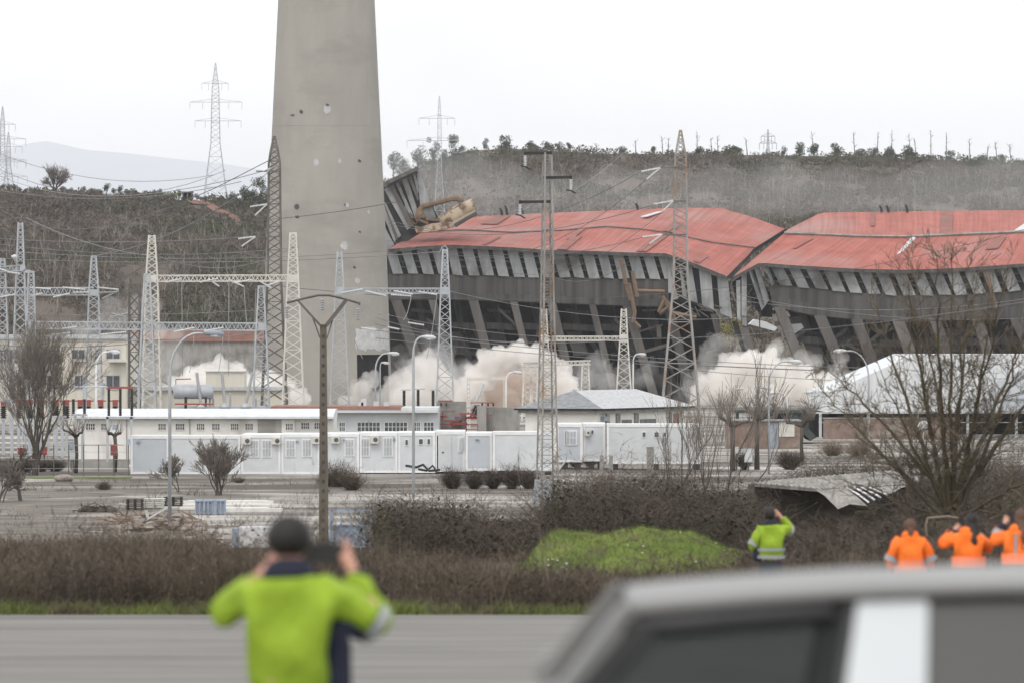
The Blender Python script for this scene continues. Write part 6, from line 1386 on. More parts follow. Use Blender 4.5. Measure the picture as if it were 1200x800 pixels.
# ------------------------------------------------------------------ wires
W_ = wire
W_(P(-40, 185, 1380), P(320, 198, 700), 6, 'pair of wires sagging from the left edge pylon to the dark pylon', .05)
W_(P(-40, 205, 1500), P(316, 188, 524), 10, 'wire sagging over the far mountains to the dark pylon top', .045, 'wire_dark')
W_(P(-40, 163, 1380), P(252, 205, 1330), 5, 'thin wire leaving the left edge pylon towards the hill crest pylon', .06)
W_(P(-40, 178, 1380), P(264, 200, 1330), 8, 'thin sagging wire between the two pylons on the left hill', .06)
W_(P(-40, 216, 900), P(283, 213, 900), 2.5, 'nearly level wire just above the left hill crest', .05)
W_(P(-40, 230, 640), P(330, 233, 640), 1.0, 'level dark wire along the left hill crest', .03, 'wire_dark')
W_(P(-40, 249, 640), P(470, 236, 640), 2, 'dark wire crossing the chimney below the dark pylon top', .035, 'wire_dark')
W_(P(-40, 266, 640), P(1240, 258, 700), 9, 'very long dark wire crossing chimney and hall', .03, 'wire_dark')
W_(P(-40, 277, 600), P(293, 277.5, 600), .6, 'level pale wire meeting the lower insulator pair', .035)
W_(P(-40, 290, 600), P(455, 294, 600), 1, 'pale level wire crossing the lower chimney', .035)
W_(P(-40, 281, 560), P(343, 291, 560), 1, 'pale sloping wire over the left switchyard', .03)
W_(P(-40, 301, 560), P(520, 295, 560), .8, 'pale wire between the gantry tops at left', .035)
W_(P(30, 255, 545), P(178, 300, 520), .6, 'wire falling from the left edge gantry to the cream gantry', .04)
W_(P(110, 300, 545), P(322, 196, 525), 1.5, 'wire rising from the grey gantry to the dark pylon', .045)
W_(P(178, 297, 520), P(344, 290, 520), 1.6, 'sagging wire over the beam of the cream gantry', .03)
W_(P(115, 333, 545), P(172, 309, 520), .4, 'short wire rising to the cream gantry at left', .045, 'wire_dark')
W_(P(139, 341, 545), P(300, 250, 525), 1.5, 'upper of two dark wires rising behind the cream gantry', .03, 'wire_dark')
W_(P(-40, 365, 540), P(340, 361, 540), .5, 'level grey wire under the cream beam', .03)
W_(P(-40, 396, 520), P(300, 391, 520), .5, 'level grey wire in front of the cream building top', .035)
W_(P(-40, 400, 520), P(170, 401, 520), .5, 'second level grey wire before the cream building top', .035)
W_(P(455, 258, 700), P(751, 201.5, 519), 3, 'dark wire rising over the red roof to the top insulators', .03, 'wire_dark')
W_(P(560, 300, 640), P(757, 211, 519), 2, 'dark wire rising to the lower top insulator', .028, 'wire_dark')
W_(P(455, 262, 690), P(767, 240, 519), 2, 'dark wire along the top of the red roof', .03, 'wire_dark')
W_(P(600, 320, 640), P(777, 248, 519), 2, 'dark wire crossing the red roof towards the middle insulators', .025, 'wire_dark')
W_(P(455, 282, 690), P(753, 278.5, 519), 2, 'dark wire along the lower red roof', .028, 'wire_dark')
W_(P(640, 320, 640), P(761, 286.5, 519), 2, 'short dark wire rising to the lowest insulators', .025, 'wire_dark')
W_(P(520, 243, 800), P(730, 180, 900), 4, 'faint pale wire crossing the hill behind the slender pole', .05)
W_(P(520, 232, 800), P(640, 222, 900), 4, 'faint pale wire crossing the hill left of the slender pole', .05)
W_(P(440, 380, 560), P(735, 397, 590), 1, 'pale wire before the dark hall from the bluish gantry', .035)
W_(P(440, 372, 560), P(640, 401, 590), .8, 'second pale wire before the dark hall', .03)
W_(P(440, 387, 560), P(1240, 432, 560), 1.2, 'long pale wire across the hall piers to the white shed', .03)
W_(P(440, 396, 560), P(1240, 437, 560), 1.0, 'lowest long pale wire across the hall piers', .03)
W_(P(521, 340, 560), P(870, 372, 620), 1.2, 'pale wire from the bluish gantry towards the fold', .03)
W_(P(840, 340, 620), P(1240, 370, 620), 1.5, 'pale wire crossing the right half of the hall', .03)
W_(P(850, 350, 620), P(1240, 344, 620), 1.5, 'upper pale wire crossing the right half of the hall', .03)
W_(P(731, 420, 600), P(1240, 426, 600), 1.0, 'pale wire before the white dust at right', .03)
W_(P(731, 424, 600), P(1240, 445, 600), 1.0, 'lower pale wire before the white dust at right', .03)
W_(P(420, 360, 262), P(1240, 348, 130), 1.2, 'faint near wire from the forked pole to the right', .008)
for i, ((a, b_), (c, d)) in enumerate((((400, 346), (425, 420)), ((430, 350), (448, 368)), ((482, 347), (472, 375)), ((456, 368), (448, 402)), ((228, 384), (222, 436)), ((262, 384), (256, 436)), ((300, 338), (296, 436)), ((286, 336), (290, 384)), ((213, 330), (214, 440)), ((268, 330), (268, 440)), ((148, 390), (100, 404)), ((512, 346), (500, 420)), ((416, 345), (440, 378)), ((318, 338), (318, 400)))):
    W_(P(a, b_, 508), P(c, d, 500), .5, None, .03, 'wire', None, 8)
DROPS = ['left', ]
for i, o in enumerate([o for o in bpy.data.objects if o.name.startswith('overhead_wire') and 'label' not in o]):
    o.name = 'drop_wire'; tag(o, 'thin drop wire hanging down from a gantry beam to the switchyard equipment', 'cable', 'drop wires in the switchyard')

# thin wire fence along the switchyard, and a few bare steel posts behind it
Yp = 379.; t = thing('wire_fence', (X(90, Yp), Yp, gz(Yp)), 'thin wire fence before the pollarded trees at left', 'fence')
for i in range(8): mb = MB(); px = 28 + i * 17.5; mb.box(X(px, Yp) - .035, X(px, Yp) + .035, Yp - .03, Yp + .03, gz(Yp), gz(Yp) + 2.1); obj('post', mb, 'steel_dark', t)
mb = MB()
for h in (.5, 1.1, 1.6, 2.05): mb.tube([(X(28, Yp), Yp, gz(Yp) + h), (X(152, Yp), Yp, gz(Yp) + h)], .012, 4)
obj('strand', mb, 'steel', t)
SP = ['left of the big bare trunk', 'touching the left side of the bare crown', 'between bare trunk and pale cabinet', 'right of the small pollarded tree', 'left of the three post frame', 'right of the three post frame']
for i, (px, tp) in enumerate(((14, 452), (30, 430), (57, 446), (98, 440), (121, 448), (162, 438))):
    Yq = 452. + i * 2; mb = MB(); t = thing('steel_post', (X(px, Yq), Yq, gz(Yq)), 'slim grey steel post with pale insulator, ' + SP[i], 'post', 'slim posts in the switchyard')
    mb.box(X(px, Yq) - .07, X(px, Yq) + .07, Yq - .07, Yq + .07, gz(Yq), Z(tp + 14, Yq)); obj('shaft', mb, 'steel', t); mb = MB(); string(mb, P(px, tp + 14, Yq), P(px, tp, Yq), .13, 8, .6); obj('insulator', mb, 'porcelain_grey', t, True)
    mb = MB(); mb.tube(sag(P(px, tp, Yq), P(px + 24, tp + 4, Yq), .5, 8), .03, 4); obj('jumper', mb, 'wire', t)
def split_islands(o):
    me = o.data; par = list(range(len(me.vertices)))
    def find(a):
        while par[a] != a: par[a] = par[par[a]]; a = par[a]
        return a
    for e in me.edges: par[find(e.vertices[0])] = find(e.vertices[1])
    isl = {}
    for p in me.polygons: isl.setdefault(find(p.vertices[0]), []).append(p)
    if len(isl) < 2: return
    for ps in isl.values():
        ids = sorted({v for p in ps for v in p.vertices}); mp_ = {v: i for i, v in enumerate(ids)}
        m2 = bpy.data.meshes.new(o.name.split('.')[0]); m2.from_pydata([tuple(me.vertices[v].co) for v in ids], [], [tuple(mp_[v] for v in p.vertices) for p in ps])
        for m_ in me.materials: m2.materials.append(m_)
        n_ = bpy.data.objects.new(o.name.split('.')[0], m2); COL.objects.link(n_); n_.parent = o.parent
    bpy.data.objects.remove(o)
for o in [o for o in bpy.data.objects if o.name.split('.')[0] in ('joint_plate', 'stain')]: split_islands(o)
# ------------------------------------------------------------------ trees and shrubs
def bare_tree(px, base_py, top_py, Y, label, seed, spread=.45, stems=1, maxlev=5, kids=(3, 4), up=.2, r=.16, m='bark', tw='twig', lean=0, cat_='tree', name='bare_tree', split=2, rmin=.012, L=None, base_z=None):
    g = gz(Y) if base_z is None else base_z; b = Vector((X(px, Y), Y, g)); h = Z(top_py, Y) - g
    t = thing(name, b, label, cat_); R = random.Random(seed); a = MB(); c = MB()
    for i in range(stems):
        d = Vector((R.gauss(lean, .28 if stems > 1 else .04), R.gauss(0, .25 if stems > 1 else .04), 1))
        branch(a, c, b + Vector((R.gauss(0, .12 * (stems > 1)), R.gauss(0, .12 * (stems > 1)), 0)), d, (L or h * .34), r * (R.uniform(.6, 1) if stems > 1 else 1), 0, R, maxlev, spread, kids, up, .45, .12, rmin, split)
    zmax = max(v[2] for v in a.v + c.v); s = h / (zmax - g)      # bring the crown to its height in the photo
    for q in (a, c): q.v = [(b.x + (v[0] - b.x) * s, b.y + (v[1] - b.y) * s, g + (v[2] - g) * s) for v in q.v]
    obj('trunk', a, m, t, True); obj('crown', c, tw, t); return t
bare_tree(42, 557, 352, yY(557), 'big bare tree with several upright trunks at the left', 3, .38, 5, 5, (3, 3), .3, .14, rmin=.009)
bare_tree(256, 580, 507, yY(580), 'wide bare shrub with many stems before the long white cabin', 11, .42, 7, 4, (3, 4), .25, .06, 'bark', 'twig', cat_='shrub', name='bare_shrub', rmin=.014)
bare_tree(209, 576, 530, yY(576), 'smaller thin bare shrub close to the nearest lamp post', 12, .5, 2, 4, (3, 4), .2, .05, cat_='shrub', name='bare_shrub', rmin=.012)
bare_tree(24, 586, 520, yY(586), 'small dark leaning tree at the lower left of the yard', 13, .5, 1, 4, (3, 4), .0, .1, 'wood_dark', 'bark', -.25, rmin=.014)
bare_tree(3, 586, 535, yY(588), 'low bare shrub at the left photo edge', 14, .5, 3, 4, (3, 4), .1, .06, cat_='shrub', name='bare_shrub', rmin=.013)
def pollard(px, base_py, fork_py, Y, label, seed, n=40, tl=1.6, r=.14):
    b = Vector((X(px, Y), Y, gz(Y))); t = thing('pollarded_tree', b, label, 'tree'); R = random.Random(seed); a = MB(); c = MB(); f = P(px, fork_py, Y)
    a.tube([b, b.lerp(f, .5) + Vector((R.gauss(0, .05), 0, 0)), f], [r, r * .8, r * .95], 7)
    for i in range(6):
        e = f + Vector((R.uniform(-1, 1), R.uniform(-.7, .7), R.uniform(.1, .7))) * tl * .55; a.tube([f, f.lerp(e, .5) + Vector((0, 0, .1)), e], [r * .7, r * .5, r * .55], 6)
        for j in range(n // 6):
            d = Vector((R.gauss(0, .4), R.gauss(0, .4), 1)).normalized() * tl * R.uniform(.4, 1); c.tube([e, e + d * .5 + Vector((R.gauss(0, .05), 0, 0)), e + d], [.022, .016, .01], 3, False)
    obj('trunk', a, 'bark', t, True); obj('crown', c, 'twig', t); return t
pollard(89, 552, 512, 386, 'small pollarded tree with bushy top beside the pale cabinet', 1)
pollard(134.5, 550, 511, 388, 'small knobbly pollarded tree above the red box', 2, 24, .9)
pollard(858.5, 548, 500, 392, 'first pollarded tree with thick dark limbs near the brick hut', 3, 60, 2.4, .2)
pollard(887, 550, 492, 396, 'second pollarded tree with bushy twigs before the brick hut', 4, 120, 2.4, .2)
pollard(940, 540, 500, 420, 'third pollarded tree before the green canopy end', 5, 80, 2.2, .16)
for k_, (px, tp, Yb, lb) in enumerate(((852, 398, 330, 'tallest thin bare sapling in the row before the white dust'), (786, 440, 318, 'thin bare sapling left of the longest cabin end'), (800, 432, 322, 'thin bare sapling under the tall pylon'), (815, 452, 316, 'thin bare sapling right of the tall pylon foot'), (828, 462, 326, 'slender sapling left of the tallest one'), (839, 470, 320, 'short sapling just left of the tallest one'), (868, 452, 334, 'thin sapling between the tallest one and the pollarded trees'), (610, 520, 352, 'small thin sapling behind the slender pole foot'), (773, 500, 312, 'little bare sapling before the concrete meter pillar'), (1004, 478, 348, 'bare sapling left of the curved lamp post'))):
    bare_tree(px, 0, tp, Yb, lb, 40 + k_, .2, 2 if k_ not in (7, 0, 2) else 1, 3, (2, 4), .55, .05, 'bark', 'twig', name='bare_sapling', rmin=.009, L=3.2)
# the large near tree at the right
Yt = 150.; t = thing('spreading_bare_tree', (X(1112, Yt), Yt, gz(Yt)), 'large many stemmed bare tree with budding twigs at right', 'tree')
R = random.Random(77); a = MB(); c = MB(); b0 = Vector((X(1112, Yt), Yt, gz(Yt)))
a.tube([b0 - Vector((0, 0, .2)), b0 + Vector((0, 0, .9)), P(1112, 610, Yt)], [.42, .34, .36], 10)
tips = [((1112, 598), (1000, 505), (965, 450)), ((1115, 590), (1030, 480), (975, 432)), ((1110, 600), (1060, 460), (1030, 340)), ((1108, 596), (1075, 440), (1060, 330)), ((1112, 590), (1095, 430), (1092, 300)), ((1118, 590), (1112, 420), (1118, 285)), ((1116, 590), (1130, 430), (1140, 300)), ((1118, 592), (1150, 440), (1172, 310)), ((1120, 596), (1165, 480), (1210, 400)), ((1120, 600), (1185, 480), (1245, 430)), ((1120, 606), (1190, 570), (1260, 520)), ((1104, 606), (1050, 585), (985, 560)), ((1118, 612), (1180, 610), (1240, 585)), ((1108, 590), (1085, 500), (1082, 380)), ((1122, 590), (1140, 500), (1152, 370)), ((1104, 604), (1040, 540), (1010, 500)), ((1116, 588), (1104, 470), (1075, 310)), ((1116, 588), (1122, 470), (1155, 320)), ((1110, 598), (1070, 530), (1015, 410)), ((1121, 598), (1165, 530), (1215, 350))]
for (p0, p1, p2) in tips:
    dy = R.uniform(-1.6, 1.6); A0 = P(*p0, Yt); A1 = P(*p1, Yt) + Vector((0, dy, 0)); A2 = P(*p2, Yt) + Vector((0, dy * 1.9, 0)); pts = []; n = 14
    for i in range(n + 1):
        u = i / n; q = A0 * (1 - u) ** 2 + A1 * 2 * u * (1 - u) + A2 * u * u; pts.append(q + Vector((R.gauss(0, .03), R.gauss(0, .03), R.gauss(0, .02))))
    r0 = R.uniform(.045, .09); a.tube(pts, [r0 * (1 - .88 * i / n) for i in range(n + 1)], 6, False)
    for i in range(2, n + 1):
        for j in range(R.randint(1, 3)):
            d = (pts[i] - pts[i - 1]).normalized(); ax = d.orthogonal(); ax.rotate(Matrix.Rotation(R.uniform(0, 6.28), 3, d)); d2 = (d * .7 + ax * R.uniform(.5, 1.1) + Vector((0, 0, .35))).normalized()
            branch(a, c, pts[i], d2, R.uniform(.3, .85) * (1.1 - .4 * i / n), r0 * .26 * (1.1 - .8 * i / n) + .006, 2, R, 4, .5, (2, 3), .15, .5, .16, .0065, 2)
obj('trunk', a, 'bark_olive', t, True); obj('crown', c, 'twig_olive', t)
mb = MB(); mb.tube([P(1087, 606.5, 128), P(1110, 604.5, 128), P(1132, 607.5, 128)], [.03, .035, .02], 6); mb.tube([P(1086, 628, 128), P(1085, 615, 128), P(1087, 606, 128)], .025, 5)
tag(obj('dead_branch', mb, 'weed_pale', loc=P(1087, 628, 128)), 'pale dead branch caught in brambles behind the orange jackets', 'branch')
# round bushes in the yard
def shrub(px, base_py, w, h, label, seed, m='bramble', n=230, name='shrub', Yb=None):
    Yb = Yb or yY(base_py); k = FPX / Yb; b = Vector((X(px, Yb), Yb, gz(Yb))); t = thing(name, b, label, 'shrub'); g = np.random.default_rng(seed)
    D = np.c_[g.normal(0, .55, n), g.normal(0, .55, n), g.uniform(.25, 1, n)]; L_ = h / k * g.uniform(.6, 1.1, n); sc = np.array([w / h * 1.1, 1, 1.0]); D = D * sc
    q = np.array(b) + g.normal(0, .12, (n, 3)) * np.array([w / k * 1.2, 1, 0]); A = ribbons(q, D, L_, .03, g, 3, .2)
    i = g.integers(0, n, n * 5); u = g.uniform(.3, 1, n * 5); Dn = D / np.linalg.norm(D, axis=1, keepdims=True)
    B = ribbons(q[i] + Dn[i] * (L_[i] * u)[:, None], np.c_[g.normal(0, .7, n * 5), g.normal(0, .7, n * 5), g.uniform(0, 1, n * 5)], L_[i] * .35, .02, g, 1, .2)
    npobj('twigs', *cat(A, B), m, t); mb = MB()
    for j in range(5): mb.tube([b, b + Vector((g.normal() * .3 * w / k * .6, g.normal() * .2, h / k * .6))], [.05, .02], 5)
    obj('stem', mb, 'bark', t); return t
shrub(397, 570, 20, 32, 'ragged reddish shrub before the white cabins left of centre', 1, 'weed')
shrub(412, 574, 17, 26, 'second ragged shrub overlapping its left neighbour', 2, 'weed')
shrub(383, 569, 14, 16, 'low brown shrub at the foot of the forked pole line', 3, 'weed')
shrub(452, 554, 13, 16, 'round dark shrub against the white cabins', 4, 'bark')
for i, (px, w, h, lb) in enumerate(((530, 16, 25, 'round purple brown shrub first in the hedge row'), (556, 14, 22, 'purple brown shrub second in the hedge row'), (578, 13, 22, 'purple brown shrub third in the hedge row'), (600, 15, 27, 'taller purple brown shrub in the hedge row'), (620, 13, 24, 'purple brown shrub ending the hedge row at the slender pole'))): shrub(px, 572, w, h, lb, 10 + i, 'bramble', 300)
shrub(674, 547, 9, 16, 'little dark shrub under the grey fronted cabin', 20, 'bark', 200); shrub(692, 546, 10, 15, 'little dark shrub under the narrow cabin', 21, 'bark', 200)
shrub(925, 548, 18, 24, 'dark round shrub before the brick hut', 22, 'bramble', 420, Yb=396); shrub(872, 547, 8, 22, 'upright dark shrub by the white meter cabinet', 23, 'bramble', 300, Yb=394)
shrub(280, 565, 12, 8, 'tiny low weed clump before the first windowed cabin', 24, 'weed', 120); shrub(122, 573, 16, 10, 'flat dry weed clump on the pale yard', 25, 'weed', 160)
shrub(1005, 530, 20, 22, 'pale bare shrub below the brick wall', 26, 'weed_pale', 300, Yb=440); shrub(975, 528, 18, 20, 'pale bare shrub left of the other below the brick wall', 27, 'weed_pale', 300, Yb=442)
for i in range(6): shrub(30 + i * 18 - 55, 548, 16, 18, ['dark low shrub at the left photo edge by the switchyard', 'dark low shrub second from the left edge by the switchyard', 'dark low shrub left of the big bare trunk', 'dark low shrub touching the big bare trunk', 'dark low shrub right of the big bare trunk', 'last dark low shrub before the pale kerb wall'][i], 60 + i, 'bark', 260, Yb=386 + i)

# trees along the crests
def crown(px, base_py, w, h, Y, base, label, seed, m='evergreen', n=900, trunk_h=.25, group=None, name='evergreen_tree', cat_='tree', lobes=7, ls=1.):
    k = FPX / Y; g = np.random.default_rng(seed); w /= k; h /= k; t = thing(name, base, label, cat_, group); c = []
    for j in range(lobes):
        a = g.uniform(0, 2 * PI); rr = g.uniform(0, .32) * w; cz = trunk_h * h + h * (1 - trunk_h) * g.uniform(.18, .8); r = w * g.uniform(.17, .3)
        m_ = n // lobes; q = g.normal(size=(m_, 3)); q /= np.linalg.norm(q, axis=1, keepdims=True); q *= g.uniform(.25, 1.05, (m_, 1)) ** .6
        c.append(q * np.array([r, r, min(r * 1.0, h * .3)]) + np.array([rr * math.cos(a), rr * math.sin(a) * .8, cz]))
    q = np.concatenate(c) + np.array(base); npobj('crown', *leafq(q, g.uniform(.5, 1.2, len(q)) * .042 * w * ls, g), m, t)
    mb = MB(); b = Vector(base); mb.tube([b - Vector((0, 0, .5)), b + Vector((0, 0, h * .55))], [w * .045, w * .02], 6)
    for j in range(4): a = g.uniform(0, 6.28); mb.tube([b + Vector((0, 0, h * .3)), b + Vector((math.cos(a) * w * .25, math.sin(a) * w * .2, h * .65))], [w * .02, w * .008], 5)
    obj('trunk', mb, 'bark', t); return t
def crest(px, f, Yc, dy=0): s = (px - CX) / FPX; return Vector((s * (Yc + dy), Yc + dy, f(s, Yc + dy) - .3))
EV = [(919, 9, 12, 'first round tree in the group on the right crest'), (937, 17, 15, 'widest round tree in the group on the right crest'), (954, 17, 15, 'round tree third in the group on the right crest'), (981, 20, 13, 'low round tree after the group on the right crest'), (1008, 15, 9, 'low tree right of the crest group'), (1023, 14, 10, 'low tree further right of the crest group'), (1042, 20, 11, 'wide dark tree on the crest at right'), (1065, 22, 18, 'dense ragged tree on the crest at right'), (1113, 12, 12, 'small pointed tree far right on the crest'), (730, 10, 9, 'small round tree on the crest above the slender pole'), (765, 10, 9, 'small round tree on the crest left of the tall pylon'), (818, 14, 8, 'low crest tree right of the tall pylon tip'), (856, 26, 9, 'wide low crest tree right of the tall pylon'), (568, 10, 14, 'small round tree right of the eucalyptus group'), (594, 18, 14, 'bushy tree right of the eucalyptus group'), (622, 16, 9, 'low bushy crest tree above the red roof'), (655, 10, 10, 'lone small tree on the crest left of the slender pole'), (667, 8, 12, 'tall small tree on the crest at the slender pole'), (640, 14, 9, 'low wide tree on the crest left of the slender pole'), (1150, 16, 7, 'low crest tree near the right photo edge'), (1175, 12, 8, 'small crest tree at the right photo edge')]
for i, (px, w, h, lb) in enumerate(EV): crown(px, 0, w * 1.15, h * 1.25 + .5, YR, crest(px, hillR, YR, -2), lb, 100 + i, trunk_h=.08, n=700, ls=1.1, group='round trees on the crest')
q = crest(1142, hillR, YR, -60); crown(1142, 0, 24, 17, YR, q, 'dark round bush below the crest near the right edge', 130, trunk_h=0, n=800)
EU = [(461, 175, 205, 24), (490, 168, 203, 24), (508, 153, 200, 20), (531, 152, 196, 22), (543, 166, 196, 18), (474, 184, 206, 20), (520, 172, 200, 20)]
EUL = ['broad hazy eucalyptus next to the chimney', 'hazy eucalyptus second from the chimney', 'tall narrow eucalyptus left of the lattice pylon', 'tallest eucalyptus right of the lattice pylon', 'last eucalyptus at the right of the group', 'lower eucalyptus filling the gap near the chimney', 'lower eucalyptus behind the lattice pylon']
for i, (px, tp, bp, w) in enumerate(EU):
    Ye = 1300 + i * 6.; s = (px - CX) / FPX; b = Vector((s * Ye, Ye, Z(bp + 8, Ye))); crown(px, 0, w, bp + 8 - tp, Ye, b, EUL[i], 150 + i, 'eucalypt', 1500, .15, 'eucalyptus trees beside the chimney', 'eucalyptus_tree', lobes=10, ls=.8)
LT = [(272, 214, 236, 16, 'dark tree at the left of the crest group by the chimney'), (287, 207, 238, 20, 'dark tree in the crest group left of the chimney'), (305, 196, 238, 24, 'tallest dark tree just left of the dark pylon'), (296, 214, 240, 20, 'lower tree in the crest group left of the chimney'), (318, 205, 240, 18, 'dark tree partly behind the dark pylon')]
for i, (px, tp, bp, w, lb) in enumerate(LT): crown(px, 0, w, bp - tp, YL - 20, crest(px, hillL, YL, -20), lb, 170 + i, 'eucalypt' if i < 2 else 'evergreen', 1300, .1, 'trees on the left crest', lobes=9, ls=.85)
# small pines in a row along the left crest
proto = crown(0, 0, 10, 10, YL, Vector((0, 0, 0)), 'small dark pine in the row along the left hill crest', 190, n=300, trunk_h=.05, group='small pines along the left crest', name='pine_tree', ls=1.5)
R = random.Random(4); px = -22; k_ = 0
while px < 246:
    loc = crest(px, hillL, YL, R.uniform(-8, 4))
    sc = (R.uniform(.8, 1.4), R.uniform(.8, 1.2), R.uniform(.7, 1.35) * (1.15 if 100 < px < 210 else .85))
    if k_ == 0: proto.location = loc; proto.scale = sc
    else: dup(proto, loc, None, R.uniform(0, 6), sc)
    px += R.uniform(4, 8.5); k_ += 1
q = crest(64, hillL, YL, -4); bare_tree(64, 0, 190, YL - 4, 'round crowned bare tree standing on the left hill crest', 91, .5, 4, 4, (3, 4), .2, .22, base_z=q.z, rmin=.03)
# dead snags on the right crest
SN = [(777, 160), (783, 162), (817, 156), (835, 162), (842, 160), (954, 156), (1002, 157), (1028, 155), (1045, 153), (1068, 160), (1091, 154), (1109, 156), (1137, 162), (1169, 167), (1157, 172), (876, 164), (1074, 164), (700, 168), (745, 166), (1185, 170)]
for i, (px, tp) in enumerate(SN):
    b = crest(px, hillR, YR, R.uniform(-10, 5)); k = FPX / b.y; h = (interp(RR, px) - tp) / k + 1; mb = MB(); ln = R.uniform(-.12, .05)
    t = thing('dead_snag', b, 'thin dead leafless trunk sticking up from the right hill crest', 'tree', 'dead snags on the right crest')
    mb.tube([b, b + Vector((ln * h * .5, 0, h * .5)), b + Vector((ln * h, 0, h))], [.16, .12, .06], 5); obj('trunk', mb, 'bark', t); mb = MB()
    for j in range(7): u = R.uniform(.35, .95); q = b + Vector((ln * h * u, 0, h * u)); mb.tube([q, q + Vector((R.uniform(-1, 1), R.uniform(-.5, .5), R.uniform(.4, 1.3)))], [.06, .03], 3)
    obj('branch', mb, 'bark', t)
# ------------------------------------------------------------------ people
def skin_mesh(chains, sub=2):
    """chains: list of [(point, radius)...]; a chain may start on an earlier joint (same coordinates). Returns verts, faces."""
    me = bpy.data.meshes.new('tmp'); vs = []; rs = []; es = []; idx = {}
    def vid(p, r):
        key = tuple(round(c, 4) for c in p)
        if key not in idx: idx[key] = len(vs); vs.append(p); rs.append(r)
        return idx[key]
    for ch_ in chains:
        ids = [vid(p, r) for p, r in ch_]
        es += [(a, b) for a, b in zip(ids, ids[1:]) if a != b]
    me.from_pydata(vs, es, []); o = bpy.data.objects.new('tmp', me); COL.objects.link(o)
    md = o.modifiers.new('s', 'SKIN'); md.use_smooth_shade = True
    for i, r in enumerate(rs):
        sv = me.skin_vertices[0].data[i]; sv.radius = (r, r) if not isinstance(r, tuple) else r; sv.use_root = (i == 0)
    if sub: m2 = o.modifiers.new('u', 'SUBSURF'); m2.levels = m2.render_levels = sub
    bpy.context.view_layer.update(); dg = bpy.context.evaluated_depsgraph_get(); e = bpy.data.meshes.new_from_object(o.evaluated_get(dg))
    mb = MB(); mb.add([tuple(v.co) for v in e.vertices], [tuple(p.vertices) for p in e.polygons])
    bpy.data.objects.remove(o); bpy.data.meshes.remove(me); bpy.data.meshes.remove(e); return mb
def merge(a, b, mi=None):
    n = len(a.v); a.v += b.v; a.f += [tuple(n + i for i in f) for f in b.f]; a.m += [m if mi is None else mi for m in b.m]; return a
def ring_band(mb, c, axis, rx, ry, w, n=20):
    """a short elliptical sleeve round a torso (vertical) used for reflective tape"""
    c = Vector(c); rows = []
    for dz in (-w / 2, w / 2):
        rows.append([c + Vector((rx * math.cos(2 * PI * i / n), ry * math.sin(2 * PI * i / n), dz)) for i in range(n + 1)])
    return mb.grid(rows)
